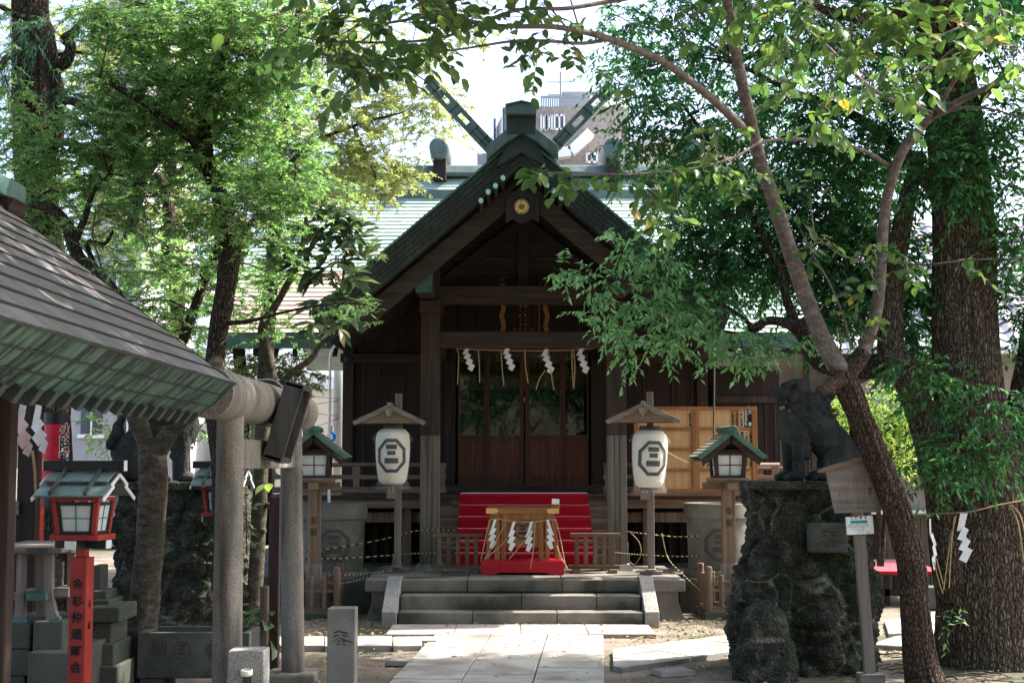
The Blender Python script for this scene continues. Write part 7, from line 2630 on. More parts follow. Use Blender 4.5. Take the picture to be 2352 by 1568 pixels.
# ------------------------------------------------------------------ crooked cherry tree
mb = MB(); mlow = MB()
YJ = 11.35
_mb = mb; mb = mlow
bark_tube(mb, [(2150, 1640, YJ, .25), (2128, 1570, YJ, .165), (2112, 1500, YJ, .13), (2102, 1400, YJ, .112), (2092, 1290, YJ, .112), (2056, 1160, YJ, .108), (2012, 1050, YJ, .108), (1976, 960, YJ, .10), (1948, 895, YJ, .108), (1930, 850, YJ, .09)], 90, 16, .016, 5.0, 3)
mb = _mb
limb(mlow, [(1945, 870, YJ, .075), (1915, 880, YJ - .1, .06), (1893, 893, YJ - .22, .045), (1880, 900, YJ - .28, .03)], 12, 5, .2)
limb(mlow, [(1930, 870, YJ, .09), (1965, 835, YJ, .075), (1985, 805, YJ, .058)], 14, 5, .2)
axJ = []
axJ.append(limb(mb, [(1938, 865, YJ, .088), (1912, 820, YJ, .078), (1888, 775, YJ, .072), (1850, 680, YJ, .066), (1816, 580, YJ - .1, .062), (1780, 470, YJ - .2, .057), (1746, 370, YJ - .3, .052), (1725, 280, YJ - .4, .046), (1700, 170, YJ - .6, .042),
                    (1680, 60, YJ - .8, .038), (1664, -60, YJ - 1, .032), (1640, -300, YJ - 1.4, .02)], 16, 8, .12))
axJ.append(limb(mb, [(1978, 815, YJ, .055), (1998, 770, YJ, .050), (2016, 700, YJ, .047), (2024, 600, YJ, .045), (2030, 500, YJ, .043), (2046, 420, YJ - .1, .04), (2072, 350, YJ - .2, .038), (2110, 300, YJ - .3, .034), (2145, 265, YJ - .5, .03),
                    (2200, 235, YJ - .7, .025), (2290, 190, YJ - 1.1, .02), (2380, 145, YJ - 1.5, .016)], 14, 8, .12))
axJ.append(limb(mb, [(1722, 310, YJ - .35, .036), (1650, 240, YJ - .8, .032), (1590, 190, YJ - 1.2, .029), (1520, 140, YJ - 1.6, .026), (1440, 105, YJ - 2.0, .023), (1360, 78, YJ - 2.4, .02), (1270, 62, YJ - 2.7, .017), (1150, 60, YJ - 3.0, .013),
                    (1000, 40, YJ - 3.2, .01), (850, 60, YJ - 3.4, .007)], 10, 6))
axJ.append(limb(mb, [(1400, 90, YJ - 2.2, .014), (1340, 100, YJ - 2.4, .012), (1260, 95, YJ - 2.6, .011), (1180, 95, YJ - 2.8, .009), (1080, 110, YJ - 3, .007), (950, 130, YJ - 3.2, .005), (800, 160, YJ - 3.4, .004)], 7, 5))
axJ.append(limb(mb, [(1520, -20, YJ - 2.6, .02), (1420, 0, YJ - 2.8, .016), (1300, 20, YJ - 3, .013), (1180, 25, YJ - 3.2, .01), (1000, 90, YJ - 3.4, .008), (760, 95, YJ - 3.6, .006), (640, 70, YJ - 3.7, .004)], 7, 5))
axJ.append(limb(mb, [(2046, 385, YJ - .1, .022), (1985, 347, YJ - .3, .017), (1900, 326, YJ - .5, .015), (1800, 320, YJ - .7, .013), (1740, 330, YJ - .9, .011), (1690, 360, YJ - 1.2, .009), (1600, 385, YJ - 1.5, .008), (1450, 400, YJ - 1.9, .006),
                    (1300, 395, YJ - 2.2, .005), (1240, 400, YJ - 2.3, .003)], 8, 6))
axJ.append(limb(mb, [(2146, 266, YJ - .5, .022), (2085, 236, YJ - .8, .019), (2040, 226, YJ - 1.0, .017), (1985, 190, YJ - 1.4, .015), (1905, 112, YJ - 2.2, .013), (1850, 60, YJ - 2.8, .011), (1790, -20, YJ - 3.4, .008)], 8, 6))
axJ.append(limb(mb, [(2142, 272, YJ - .5, .014), (2200, 250, YJ - .9, .011), (2270, 250, YJ - 1.3, .009), (2360, 275, YJ - 1.7, .007)], 6, 5))
axJ.append(limb(mb, [(2150, 258, YJ - .5, .02), (2190, 190, YJ - 1.3, .014), (2250, 120, YJ - 2.2, .01), (2310, 50, YJ - 3, .008)], 6, 5))
axJ.append(limb(mb, [(2030, 600, YJ, .010), (2120, 608, YJ - .5, .008), (2220, 598, YJ - .9, .006), (2352, 592, YJ - 1.3, .004)], 6, 5))
axJ.append(limb(mb, [(2022, 690, YJ, .010), (1990, 610, YJ - .3, .008), (1930, 585, YJ - .6, .006), (1870, 540, YJ - .8, .004)], 6, 5))
axJ.append(limb(mb, [(1955, 800, YJ - .05, .010), (1938, 730, YJ - .1, .009), (1905, 650, YJ - .15, .008), (1870, 590, YJ - .2, .006), (1840, 530, YJ - .2, .004)], 6, 5))
CL = []
def cher(x, y, Y, rx, ry, ns, nl=6, sz=.088, L=.24, droop=.25, rd=.35): CL.append(K(x, y, Y, rx, ry, rd, ns, L, nl, sz, .55, droop))
for (x, y, rx, ry, ns, Y) in ((1290, 80, 60, 30, 12, 8.6), (1180, 75, 60, 25, 10, 8.4), (1090, 60, 60, 20, 10, 8.2), (1000, 45, 70, 35, 18, 8.0), (900, 60, 80, 50, 26, 7.8), (800, 70, 70, 50, 24, 7.6), (720, 30, 60, 30, 16, 7.5), (850, 150, 70, 35, 22, 7.6),
                             (740, 150, 60, 40, 16, 7.5), (930, 110, 60, 30, 14, 7.8), (1120, 30, 70, 25, 16, 8.1), (1220, 20, 70, 20, 12, 8.2), (640, 80, 40, 30, 8, 7.4), (800, 210, 40, 20, 9, 7.5), (1230, 140, 35, 16, 6, 8.5),
                             (1340, 130, 30, 16, 5, 8.7), (880, 0, 90, 25, 20, 7.5), (1020, 5, 90, 20, 16, 7.7)):
    cher(x, y, Y, rx, ry, max(2, int(ns * .45)), nl=7, L=.26)
for (x, y, rx, ry, ns, Y) in ((1260, 405, 35, 12, 5, 9.1), (1330, 410, 35, 14, 6, 9.2), (1410, 410, 40, 14, 7, 9.4), (1490, 415, 40, 20, 8, 9.6), (1560, 400, 40, 25, 8, 9.8), (1500, 480, 40, 30, 8, 9.7), (1560, 520, 40, 30, 8, 9.9), (1640, 300, 40, 20, 6, 10),
                             (1650, 380, 50, 25, 9, 10), (1720, 420, 40, 25, 7, 10.2)):
    cher(x, y, Y, rx, ry, max(3, int(ns * .7)), 6, .10, .2)
CLB = CL; CL = []
for (x, y, rx, ry, ns, Y) in ((1720, 30, 40, 30, 7, 7.6), (1800, 60, 50, 35, 10, 7.6), (1870, 40, 50, 40, 10, 7.5), (1950, 100, 50, 40, 12, 7.8), (1990, 50, 50, 35, 9, 7.6), (2060, 90, 60, 40, 14, 7.8), (2140, 90, 50, 40, 11, 7.8), (2200, 120, 50, 40, 11, 7.7),
                             (2280, 60, 60, 40, 14, 7.6), (2340, 120, 40, 40, 8, 7.6), (1930, 180, 60, 30, 12, 8.4), (2020, 200, 60, 30, 12, 8.6), (2100, 190, 50, 30, 10, 8.4), (1830, 230, 50, 30, 9, 8.8), (1760, 180, 50, 30, 8, 8.6), (1900, 270, 60, 25, 9, 9.2),
                             (1660, 20, 40, 20, 5, 7.4), (2330, 220, 30, 25, 5, 8.4), (1580, 40, 30, 20, 4, 7.6), (2040, 30, 60, 25, 10, 7.5), (2180, 30, 60, 25, 10, 7.5)):
    cher(x, y, Y, rx, ry, max(3, int(ns * .7)), 6, .09, .2)
for (x, y, rx, ry, ns, Y) in ((1790, 500, 30, 20, 3, 11), (1990, 560, 40, 25, 5, 10.9), (2100, 620, 50, 20, 6, 10.8), (1950, 680, 40, 30, 6, 11), (1980, 740, 30, 20, 4, 11.1), (2230, 600, 40, 20, 3, 10.6), (1900, 560, 40, 25, 5, 10.9), (1860, 440, 40, 30, 4, 10.6)):
    cher(x, y, Y, rx, ry, ns, 5, .09, .18)
# leaf clumps added above the picture, to shade path, torii and pavilion roof
SHADE = []
rs = random.Random(4)
for i in range(30):
    p = Vector((rs.uniform(-1.6, 3.0), rs.uniform(6.8, 12.6), rs.uniform(5.6, 7.6)))
    if p.z - EYE < .405 * p.y: p.z = EYE + .42 * p.y + .3
    SHADE.append((p, (.75, .75, .3), 14, .5, 8, .20, .6, .25))
for i in range(18):
    p = Vector((rs.uniform(-.6, 1.8), rs.uniform(5.0, 9.6), rs.uniform(5.4, 6.4)))
    if p.z < EYE + .40 * p.y: p.z = EYE + .40 * p.y + .35
    SHADE.append((p, (.7, .7, .25), 16, .5, 8, .18, .6, .25))
for i in range(40):
    p = Vector((rs.uniform(-5.5, 3.5), rs.uniform(1.0, 8.5), rs.uniform(4.6, 7.5)))
    if p.z < EYE + .42 * p.y + .5: p.z = EYE + .42 * p.y + .5 + rs.uniform(0, 1.2)
    SHADE.append((p, (.9, .9, .3), 14, .6, 8, .24, .6, .25))
t = tree('cherry_tree', 'crooked cherry tree forking above the roofed history board', G(2118, 1568, 0), mb, axJ, CL + CLB + SHADE, T_OVAL, M['lf_cherry'], M['bark_cherry'], 12, branch_r=.006)
mlow.build('lower_trunk', M['bark_cherry_low'], t, smooth=True)

# ------------------------------------------------------------------ maple at the left
mb = MB()
YM = 12.75
axM = []
axM.append(limb(mb, [(522, 1500, 12.6, .14), (520, 1300, 12.6, .12), (512, 1080, 12.65, .105), (492, 900, YM, .09), (502, 760, YM, .086), (520, 650, YM, .094), (530, 550, YM, .10), (512, 470, YM, .08), (482, 390, YM, .075), (470, 330, YM, .075),
                    (482, 250, YM, .075), (500, 160, YM - .2, .065), (520, 60, YM - .3, .055), (532, -100, YM - .4, .045)], 14, 7, .15))
axM.append(limb(mb, [(480, 360, YM, .05), (440, 320, YM - .3, .045), (400, 290, YM - .5, .04), (320, 230, YM - .7, .03), (230, 180, YM - .9, .02)], 8))
axM.append(limb(mb, [(490, 240, YM, .05), (560, 190, YM, .035), (640, 140, YM, .028), (720, 100, YM + .1, .02)], 8))
axM.append(limb(mb, [(540, 560, YM, .035), (590, 500, YM + .2, .03), (660, 465, YM + .3, .025), (720, 450, YM + .4, .015)], 8))
axM.append(limb(mb, [(505, 742, YM, .03), (570, 738, YM - .1, .02), (640, 720, YM - .2, .014), (740, 700, YM - .4, .010), (840, 700, YM - .5, .007), (900, 730, YM - .5, .004)], 7))
axM.append(limb(mb, [(416, 790, YM + .8, .05), (450, 700, YM + .8, .048), (480, 620, YM + .8, .045), (500, 560, YM + .7, .042), (500, 480, YM + .6, .035)], 9))
axM.append(limb(mb, [(292, 560, 14, .06), (312, 480, 14, .062), (324, 410, 14, .075), (350, 380, 14, .05), (380, 330, 14, .04), (420, 250, 14, .03)], 10))
axM.append(limb(mb, [(324, 420, 14, .06), (316, 380, 14, .055), (330, 300, 14, .04), (320, 200, 14, .03)], 9))
axM.append(limb(mb, [(380, 640, 15, .07), (390, 520, 15, .07), (380, 440, 15, .06), (360, 400, 15, .05)], 9))
axM.append(limb(mb, [(330, 800, 12.3, .075), (285, 715, 12.3, .072), (235, 645, 12.3, .07), (180, 590, 12.3, .06), (155, 520, 12.3, .052), (120, 480, 12.3, .045), (70, 470, 12.3, .03)], 10))
axM.append(limb(mb, [(170, 560, 12.3, .035), (195, 500, 12.3, .03), (215, 440, 12.3, .022), (250, 400, 12.3, .012)], 7))
axM.append(limb(mb, [(230, 640, 12.3, .03), (200, 560, 12.5, .025), (240, 560, 12.6, .02), (260, 530, 12.6, .012)], 7))
rs = random.Random(31)
CL = []
def mp(x, y, Y, rx, ry, ns, L=.30, nl=10, sz=.070, rd=.40): CL.append(K(x, y, Y, rx * 1.1, ry * 1.2, rd, int(ns * .98), L, nl, sz, .28, .12))
for (x, y, rx, ry, ns) in ((420, 60, 110, 40, 90), (560, 50, 110, 40, 80), (300, 90, 100, 45, 80), (450, 140, 120, 45, 120), (570, 140, 110, 40, 90), (330, 180, 110, 40, 90), (470, 220, 110, 40, 120), (580, 230, 90, 35, 80), (300, 260, 110, 40, 90), (420, 290, 110, 40, 120),
                          (540, 310, 90, 35, 80), (200, 300, 100, 45, 70), (160, 370, 100, 40, 80), (280, 350, 100, 35, 70), (420, 370, 80, 30, 50), (540, 400, 100, 40, 90), (620, 430, 90, 35, 70), (560, 480, 100, 35, 80), (120, 440, 90, 35, 70), (660, 330, 70, 30, 40),
                          (240, 20, 90, 35, 45), (680, 60, 80, 35, 50), (640, 180, 70, 40, 50), (230, 430, 80, 30, 40), (340, 440, 70, 28, 30), (430, 520, 60, 30, 30), (520, 0, 120, 30, 70), (360, 0, 100, 30, 60), (700, 420, 60, 30, 35)):
    mp(x, y, YM + rs.uniform(-.8, .5), rx, ry, ns)
for (x, y, rx, ry, ns) in ((350, 560, 90, 35, 40), (260, 560, 60, 30, 22), (420, 610, 80, 30, 40), (330, 640, 80, 35, 40), (560, 620, 70, 30, 30), (600, 560, 80, 30, 40), (440, 690, 80, 30, 36), (560, 700, 80, 25, 30), (640, 640, 70, 30, 32), (370, 730, 60, 30, 26),
                          (450, 770, 60, 30, 24), (640, 760, 60, 25, 20), (300, 690, 50, 30, 16)):
    mp(x, y, YM + rs.uniform(.2, 1.4), rx, ry, ns)
for (x, y, rx, ry, ns) in ((780, 705, 50, 16, 7), (850, 715, 45, 10, 6), (905, 742, 22, 10, 2), (830, 690, 35, 8, 4)):
    mp(x, y, 12.3, rx, ry, ns, L=.22, nl=6, sz=.075, rd=.15)
for i in range(24):  # unseen clumps overhead, added to shade the torii side
    p = Vector((rs.uniform(-5.5, -1.2), rs.uniform(10.5, 14.5), rs.uniform(6.4, 8.4)))
    CL.append((p, (.8, .8, .35), 22, .5, 8, .13, .3, .12))
tree('maple_tree', 'broad green maple tree with star leaves spreading above the torii', G(505, 1480, 0), mb, axM, CL, T_STAR, M['lf_maple'], M['bark_dark'], 41, branch_r=.010)

# ------------------------------------------------------------------ sunlit yellow-green trees behind
def yel(name, label, base, axes, clumps, seed, m='lf_gold', tmpl=T_STAR):
    mb = MB(); ax = [limb(mb, a, 8) for a in axes]
    return tree(name, label, base, mb, ax, clumps, tmpl, M[m], M['bark_dark'], seed, group='trees behind the maple', branch_r=.02)
rs = random.Random(77)
CL = []
for (x, y, rx, ry, ns) in ((700, 120, 80, 60, 70), (780, 60, 80, 50, 60), (860, 140, 70, 50, 60), (700, 260, 80, 60, 80), (790, 250, 90, 60, 90), (890, 230, 70, 50, 60), (640, 330, 80, 50, 70), (730, 370, 90, 50, 90), (840, 350, 80, 45, 80), (900, 400, 60, 35, 60),
                          (960, 250, 50, 50, 40), (1010, 270, 40, 40, 24), (1040, 230, 30, 25, 12), (960, 120, 70, 50, 45), (880, 440, 40, 20, 26), (780, 440, 80, 30, 60), (680, 440, 80, 30, 50), (1060, 300, 20, 20, 6), (590, 260, 60, 60, 45), (1080, 60, 60, 40, 30)):
    CL.append(K(x, y, 17.2 + rs.uniform(-.7, .7), rx, ry, .5, int(ns * 1.0), .30, 9, .085, .35, .15))
yel('ornamental_maple', 'golden-green maple overlapping the shrine roof ridge', (-3.4, 17.3, 0), [[(600, 1250, 17.4, .12), (612, 800, 17.4, .1), (630, 560, 17.3, .09), (645, 330, 17.2, .08), (660, 180, 17.2, .07), (680, 70, 17.2, .05), (700, -60, 17.2, .04)],
     [(640, 400, 17.2, .04), (720, 330, 17.1, .03), (810, 290, 17, .02), (920, 260, 17, .01)], [(668, 140, 17.2, .04), (760, 110, 17.1, .025), (880, 130, 17, .014), (1000, 200, 17, .006)]], CL, 3)
CL = []
for (x, y, rx, ry, ns) in ((560, 560, 70, 60, 60), (620, 640, 70, 60, 60), (560, 720, 70, 60, 60), (650, 740, 60, 50, 50), (470, 640, 70, 60, 50), (380, 600, 80, 60, 50), (400, 760, 80, 60, 50), (540, 820, 60, 40, 50), (620, 840, 50, 40, 50), (690, 860, 30, 30, 24), (660, 560, 50, 50, 40),
                          (600, 470, 70, 40, 40), (480, 480, 70, 40, 40), (640, 900, 40, 30, 30), (540, 900, 50, 30, 30), (600, 960, 40, 30, 22)):
    CL.append(K(x, y, 21.5 + rs.uniform(-.8, .8), rx, ry, .6, ns, .34, 9, .10, .4, .15))
BM = CL
CL = []
for (x, y, rx, ry, ns) in ((60, 60, 90, 60, 60), (180, 120, 90, 60, 70), (300, 60, 90, 60, 70), (420, 100, 90, 60, 70), (540, 60, 90, 60, 70), (640, 20, 80, 60, 60), (140, 240, 90, 60, 70), (260, 220, 90, 60, 70), (380, 220, 90, 60, 70), (500, 180, 90, 60, 70),
                          (100, 400, 80, 60, 60), (220, 400, 90, 60, 70), (330, 340, 90, 60, 70), (440, 380, 90, 60, 80), (550, 380, 90, 60, 80), (300, 500, 90, 60, 80), (200, 520, 70, 50, 50), (420, 500, 90, 60, 80), (30, 250, 50, 70, 30), (680, 480, 60, 50, 40)):
    CL.append(K(x, y, 23.5 + rs.uniform(-.8, .8), rx, ry, .8, int(ns * .9), .4, 9, .12, .4, .15))
yel('tall_maple', 'tall sunlit pale green tree filling the gaps behind the maple and cedar', (-5.2, 23.5, 0), [[(420, 1200, 23.5, .16), (410, 800, 23.5, .14), (400, 500, 23.5, .12), (380, 250, 23.5, .09), (370, 0, 23.5, .06)], [(400, 480, 23.5, .07), (280, 330, 23.4, .05), (160, 230, 23.3, .025)],
     [(400, 420, 23.5, .07), (520, 250, 23.4, .05), (620, 90, 23.3, .025)]], CL, 16)
CL = BM
yel('backlit_maple', 'sunlit pale maple standing low behind the torii beam and forked tree', (-4.2, 21.5, 0), [[(560, 1250, 21.5, .12), (556, 900, 21.5, .1), (540, 700, 21.5, .09), (560, 500, 21.5, .06)], [(545, 740, 21.5, .05), (620, 660, 21.4, .03), (660, 580, 21.4, .015)],
     [(548, 720, 21.5, .05), (470, 640, 21.4, .03), (390, 590, 21.4, .015)]], CL, 6)
CL = []
for (x, y, rx, ry, ns) in ((500, 980, 40, 40, 20), (600, 1000, 50, 40, 26), (580, 1080, 40, 40, 20), (640, 1040, 30, 40, 16)):
    CL.append(K(x, y, 19.2, rx, ry, .4, ns, .25, 8, .09, .6, .2))
for (x, y) in ((420, 960), (230, 985), (260, 1010), (470, 990)):
    CL.append(K(x, y, 16, 40, 25, .3, 10, .25, 7, .085, .6, .2))
tree('evergreen_shrub', 'leafy green shrub showing between the torii columns', (-3.3, 19.2, 0), MB(), [], CL, T_SMALL, M['lf_maple'], M['bark_dark'], 9, cat='shrub')

# ------------------------------------------------------------------ cedar with gnarled limbs, far left
mb = MB()
YCe = 13.4
axD = []
axD.append(bark_tube(mb, [(112, 1480, YCe, .30), (110, 1250, YCe, .26), (104, 1000, YCe, .24), (98, 700, YCe, .22), (90, 520, YCe, .205), (78, 360, YCe, .185), (72, 200, YCe, .18), (70, 60, YCe, .175), (66, -150, YCe, .16)], 80, 10, .016, 7, 2))
axD.append(limb(mb, [(80, 385, YCe, .09), (112, 350, YCe - .2, .085), (128, 290, YCe - .25, .08), (130, 210, YCe - .25, .085), (112, 150, YCe - .25, .085), (110, 90, YCe - .2, .075), (92, 40, YCe - .1, .07), (70, 10, YCe, .05)], 12, 6, .3))
axD.append(limb(mb, [(118, 165, YCe - .25, .06), (150, 140, YCe - .3, .06), (162, 105, YCe - .35, .055), (150, 90, YCe - .35, .05), (172, 75, YCe - .4, .05), (180, 55, YCe - .4, .03)], 10, 6, .3))
axD.append(limb(mb, [(130, 232, YCe - .25, .05), (165, 232, YCe - .3, .04), (200, 245, YCe - .4, .04), (235, 255, YCe - .5, .03), (260, 250, YCe - .6, .02)], 9, 6, .2))
axD.append(limb(mb, [(85, 140, YCe, .035), (50, 150, YCe - .2, .03), (20, 130, YCe - .3, .03), (0, 160, YCe - .4, .03)], 8))
axD.append(limb(mb, [(120, 130, YCe - .2, .02), (170, 120, YCe - .2, .016), (230, 130, YCe - .3, .012)], 7))
axD.append(limb(mb, [(90, 40, YCe, .03), (50, 40, YCe - .2, .03), (0, 15, YCe - .4, .025)], 7))
axD.append(limb(mb, [(100, 330, YCe, .04), (160, 330, YCe + .2, .03), (230, 340, YCe + .2, .02)], 7))
CL = []
for (x, y, rx, ry, ns) in ((20, 40, 25, 20, 10), (85, 75, 18, 28, 14), (190, 30, 40, 25, 16), (240, 190, 40, 25, 14), (180, 230, 30, 25, 10), (290, 200, 40, 25, 14), (310, 240, 30, 25, 10), (20, 190, 25, 40, 12), (310, 450, 25, 30, 12), (300, 500, 20, 30, 10), (240, 30, 40, 20, 10), (10, 130, 20, 20, 8)):
    CL.append(K(x, y, YCe - .7, rx, ry, .2, ns, .28, 34, .075, .6, .75))
tree('cedar_tree', 'old cedar with a thick barked trunk and gnarled stubs, hung with creeper', G(110, 1480, 0), mb, axD, CL, T_NEEDLE, M['lf_pine'], M['bark_dark'], 19, branch_r=.006)
CL = []
for (x, y, rx, ry, ns) in ((40, 290, 22, 90, 40), (60, 380, 22, 60, 30), (30, 200, 15, 40, 14), (75, 300, 16, 30, 12), (50, 470, 30, 40, 26), (110, 500, 40, 30, 24), (15, 120, 14, 30, 8)):
    CL.append(K(x, y, YCe - .9, rx, ry, .15, ns, .2, 8, .06, .3, .4))
tree('climbing_vine', 'light green creeper hanging down the front of the cedar trunk', P(50, 480, YCe - .8), MB(), [], CL, T_STAR, M['lf_maple'], M['bark_dark'], 20, cat='creeper')

# ------------------------------------------------------------------ loquat sapling beside the far torii column
mb = MB()
YLq = 13.6
axL = []
axL.append(limb(mb, [(578, 1440, YLq, .075), (588, 1320, YLq, .072), (594, 1200, YLq, .072), (600, 1080, YLq, .068), (606, 960, YLq, .066), (624, 880, YLq, .058), (612, 800, YLq, .05), (604, 750, YLq, .045), (640, 690, YLq, .035), (676, 620, YLq, .03), (700, 540, YLq, .026), (704, 480, YLq, .018)], 12, 6, .14))
axL.append(limb(mb, [(632, 900, YLq, .04), (672, 855, YLq - .1, .035), (712, 826, YLq - .1, .03), (734, 795, YLq - .1, .024), (760, 760, YLq - .2, .018), (780, 700, YLq - .2, .014), (790, 620, YLq - .2, .012), (795, 540, YLq - .2, .008)], 9))
axL.append(limb(mb, [(734, 795, YLq - .1, .016), (770, 770, YLq - .2, .012), (800, 750, YLq - .2, .008)], 7))
axL.append(limb(mb, [(612, 1160, YLq - .02, .03), (622, 1160, YLq - .06, .026)], 8)); axL.append(limb(mb, [(606, 1218, YLq - .03, .03), (602, 1218, YLq - .1, .024)], 8))
CL = []
for (x, y, ns) in ((800, 500, 5), (775, 540, 4), (835, 545, 5), (790, 590, 5), (850, 590, 4), (760, 640, 4), (815, 640, 4), (830, 690, 3), (760, 690, 4), (740, 740, 3), (720, 510, 4), (700, 560, 3), (690, 470, 3), (800, 745, 3), (660, 620, 3), (740, 470, 4), (770, 480, 4), (720, 610, 3)):
    CL.append(K(x - 22, y, YLq - .3, 14, 14, .08, ns, .13, 9, .215, .6, -.1))
tree('loquat_tree', 'slender loquat tree with long dark leaves against the shrine roof', G(578, 1440, 0), mb, axL, CL, T_LONG, M['lf_loquat'], M['bark_grey'], 55, branch_r=.010)

# ------------------------------------------------------------------ forked grey trunk before the left pedestal
mb = MB()
YG = 11.3
axG = []
axG.append(limb(mb, [(306, 1620, YG, .17), (316, 1540, YG, .138), (330, 1400, YG, .120), (342, 1280, YG, .114), (350, 1150, YG, .11), (352, 1070, YG, .115), (348, 1030, YG, .105)], 20, 8, .12))
axG.append(limb(mb, [(345, 1050, YG, .085), (330, 1005, YG, .07), (312, 955, YG, .075), (296, 890, YG, .07), (270, 780, YG + .2, .06), (240, 650, YG + .5, .05)], 12, 6, .12))
axG.append(limb(mb, [(352, 1050, YG, .088), (385, 1000, YG, .074), (418, 955, YG, .08), (455, 905, YG, .075), (500, 830, YG + .3, .06)], 12, 6, .12))
CL = [K(220, 480, 12.2, 60, 40, .4, 24, .3, 8, .068, .3, .15), K(150, 540, 12.2, 40, 25, .3, 12, .3, 8, .068, .3, .15), K(280, 620, 12.0, 40, 40, .3, 14, .3, 8, .068, .3, .15), K(330, 780, 12.0, 40, 30, .3, 12, .25, 8, .068, .3, .15)]
tree('forked_tree', 'grey trunk forking into a Y beside the stone trough', G(315, 1560, 0), mb, axG, CL, T_STAR, M['lf_maple'], M['bark_grey'], 60, branch_r=.012)

# ------------------------------------------------------------------ sunlit bush behind the right lion, small plants
CL = []
for (x, y, rx, ry, ns) in ((1990, 920, 50, 40, 60), (2110, 960, 40, 50, 60), (2100, 1040, 40, 40, 50), (2040, 950, 50, 50, 80), (2000, 1000, 50, 50, 80), (2060, 1030, 40, 40, 60), (1950, 960, 40, 40, 50), (1930, 900, 30, 30, 26), (2080, 900, 40, 40, 40), (2030, 1080, 40, 30, 30), (1960, 1040, 30, 30, 26)):
    CL.append(K(x, y, 16.4, rx, ry, .4, ns, .2, 10, .055, .7, .1))
mb = MB()
ax = [limb(mb, [(2020, 1300, 16.5, .03), (2015, 1100, 16.5, .025), (1995, 980, 16.4, .02), (1980, 920, 16.4, .01)], 7), limb(mb, [(2025, 1300, 16.5, .03), (2040, 1100, 16.5, .025), (2055, 980, 16.4, .015)], 7)]
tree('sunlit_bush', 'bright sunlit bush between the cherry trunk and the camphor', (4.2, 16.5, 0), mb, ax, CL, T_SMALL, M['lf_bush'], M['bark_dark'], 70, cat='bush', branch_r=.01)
def plant(name, label, spots, Y, sz, tmpl, m, seed, nl=6, L=.15, axes=(), cat='plant', flat=.8, droop=.2):
    mb = MB(); ax = [limb(mb, a, 5) for a in axes]
    CL = [K(x, y, Y, r, r, .05, ns, L, nl, sz, flat, droop) for x, y, r, ns in spots]
    x, y = spots[0][0], spots[0][1]
    p = P(x, y, Y)
    return tree(name, label, (p.x, Y, 0), mb, ax, CL, tmpl, M[m], M['bark_grey'], seed, cat=cat, link_branches=False)
plant('broadleaf_plant', 'glossy broad-leaved plant at the foot of the torii', [(575, 1410, 14, 3), (590, 1440, 14, 3), (605, 1400, 10, 2), (600, 1470, 14, 3)], 12.35, .17, T_OVAL, 'lf_loquat', 81, nl=3, L=.16)
plant('young_shoot', 'upright narrow-leaved shoot beside the near torii column', [(565, 1170, 8, 3), (568, 1200, 8, 3), (565, 1140, 6, 2), (572, 1230, 6, 2)], 12.7, .10, T_LONG, 'lf_loquat', 82, nl=8, L=.12, axes=([(566, 1260, 12.7, .006), (566, 1180, 12.7, .005), (562, 1120, 12.7, .003)],))
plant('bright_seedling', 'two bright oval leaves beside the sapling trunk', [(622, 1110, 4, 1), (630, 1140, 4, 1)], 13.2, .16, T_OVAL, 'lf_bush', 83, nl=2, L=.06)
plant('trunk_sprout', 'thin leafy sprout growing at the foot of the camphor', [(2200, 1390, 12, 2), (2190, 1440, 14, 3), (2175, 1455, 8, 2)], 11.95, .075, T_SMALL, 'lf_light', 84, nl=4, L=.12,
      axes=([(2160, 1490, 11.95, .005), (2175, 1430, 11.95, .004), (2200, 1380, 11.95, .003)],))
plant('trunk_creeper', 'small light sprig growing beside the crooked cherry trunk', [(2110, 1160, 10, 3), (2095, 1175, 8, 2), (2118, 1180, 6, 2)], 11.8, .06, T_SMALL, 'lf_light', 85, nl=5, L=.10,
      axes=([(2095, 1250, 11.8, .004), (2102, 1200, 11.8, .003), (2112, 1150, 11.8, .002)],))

# ------------------------------------------------------------------ fallen leaves, twigs and stones on the ground
rng = np.random.default_rng(2)
def scatter(n, zones):
    out = []
    for (x0, x1, y0, y1, w) in zones:
        k = int(n * w)
        a = np.stack([rng.uniform(x0, x1, k), rng.uniform(y0, y1, k), np.full(k, .014)], 1)
        out.append(a)
    return np.concatenate(out)
pos = scatter(3200, ((-2.2, 3.0, 10.8, 16.0, .42), (-2.2, -.8, 14.5, 16.5, .12), (1.2, 3.0, 13.3, 16.5, .14), (3.0, 6.5, 10.8, 17, .28), (-1.2, 1.4, 15.12, 15.33, .04)))
pos[:, 2] = .02 + .03 * ((pos[:, 0] > o_.x - 3 * wcol + (pos[:, 1] - o_.y) * .062 - .03) & (pos[:, 0] < o_.x + (pos[:, 1] - o_.y) * .062 + .03) & (pos[:, 1] < 15.3))
keep = rng.random(len(pos)) < np.where(pos[:, 2] > .04, .22, 1.0)
pos = pos[keep]
n = len(pos)
tip = rng.normal(size=(n, 3)); tip[:, 2] *= .15
nr = np.array((0, 0, 1.0)) + rng.normal(size=(n, 3)) * .3
M['lf_dead'] = leafmat('fallen_leaf', [(0, S(112, 96, 66)), (.3, S(150, 128, 92)), (.5, S(176, 160, 126)), (.7, S(96, 116, 66)), (.85, S(190, 176, 130)), (1, S(158, 112, 66))], .1, rough=.8)
o = leaves('fallen_leaves', T_SMALL, M['lf_dead'], pos, tip, nr, rng.uniform(.025, .075, n), None)
o["kind"] = "stuff"
mb = MB()
rs = random.Random(9)
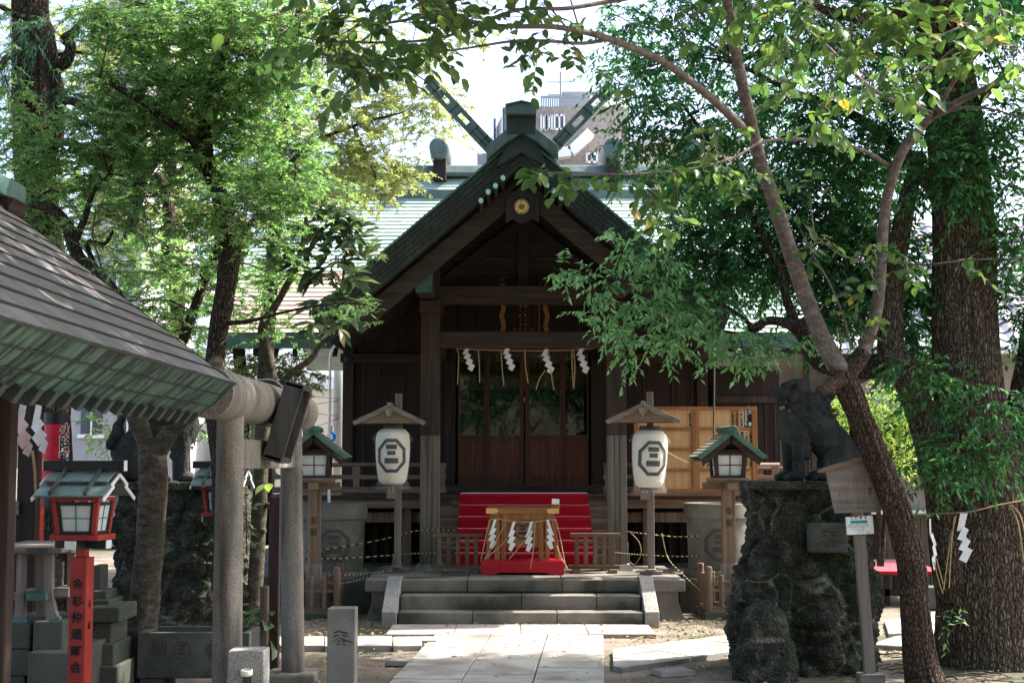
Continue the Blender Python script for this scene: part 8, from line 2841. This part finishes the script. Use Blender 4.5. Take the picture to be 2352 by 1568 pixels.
for i in range(420):
    if i < 260: x, y = rs.uniform(1.1, 3.0), rs.uniform(13.4, 15.9)
    else: x, y = rs.uniform(-2.3, -.9), rs.uniform(13.5, 16.5)
    r = rs.uniform(.006, .018)
    mb.ball((x, y, .006), (r, r * rs.uniform(.7, 1.2), r * .6), 6, 4)
o = mb.build('gravel', M['granite'], smooth=True); o["kind"] = "stuff"
mb = MB()
for i in range(160):
    x, y = rs.uniform(2.9, 5.8), rs.uniform(10.9, 13.4)
    a = rs.uniform(0, 3.14); L_ = rs.uniform(.1, .45)
    mb.tube([(x, y, .015), (x + L_ * .5 * math.cos(a), y + L_ * .5 * math.sin(a), .03), (x + L_ * math.cos(a + .3), y + L_ * math.sin(a + .3), .015)], rs.uniform(.003, .008), 5)
o = mb.build('twig_litter', M['bark_grey']); o["kind"] = "stuff"
for (x, y, w, d, a, lab) in ((1545, 1548, .16, .12, 20, 'flat pinkish stone lying in the shade before the rock pedestal'), (925, 1525, .14, .10, -15, 'small flat stone on the earth beside the carved pillar')):
    p = G(x, y, .0)
    mb = MB(); mb.box((p.x, p.y, .02), (w * 2, d * 2, .05), rot('Z', a), taper=.9)
    o = mb.build('flat_stone', M['paving_pink'], bevel=.012); tag(o, lab, 'stone')

# ------------------------------------------------------------------ trees and house added behind the camera, for door reflections and dimmer front light
rs = random.Random(88)
for i, (x, y, lab) in enumerate(((-7.5, -5.5, 'added street tree out of view, reflected in the door glass, torii side'), (-2.8, -8.5, 'tall added street tree out of view, reflected in the middle of the door glass'), (2.6, -5.0, 'bushy added street tree out of view, reflected in the door glass'), (7.5, -7.0, 'added street tree out of view, reflected in the door glass, lion side'))):
    mb = MB()
    mb.tube([(x, y, 0), (x + .2, y, 2.2), (x - .1, y, 4.5), (x, y, 6.5)], [.28, .22, .17, .08], 10, wob=.1)
    CL = []
    for k in range(26):
        CL.append((Vector((x + rs.uniform(-2.6, 2.6), y + rs.uniform(-1.8, 1.8), rs.uniform(2.2, 9.5))), (1.2, 1.0, .9), 26, .8, 8, .26, .6, .3))
    tree('added_street_tree', lab, (x, y, 0), mb, [], CL, T_SMALL, M['lf_camphor'], M['bark_dark'], 200 + i, link_branches=False, group='added street trees facing the shrine', sub_twigs=False)
st_ = T('added_street_house', 'added grey house with window bands, out of view, reflected in the doors', 'house', (0, -13, 0))
mb = MB(); mb.b(-9, 9, -17, -12, 0, 7.5); mb.build('wall', M['plaster'], st_)
mb = MB(); mb.b(-9.4, 9.4, -17, -11.4, 7.5, 7.8); mb.build('roof', M['stone_dark'], st_)
for z in (1.0, 4.2):
    for k in range(5):
        mb = MB(); mb.b(-8.2 + k * 3.4, -5.6 + k * 3.4, -12, -11.95, z, z + 1.6); mb.build('window', M['winglass'], st_)
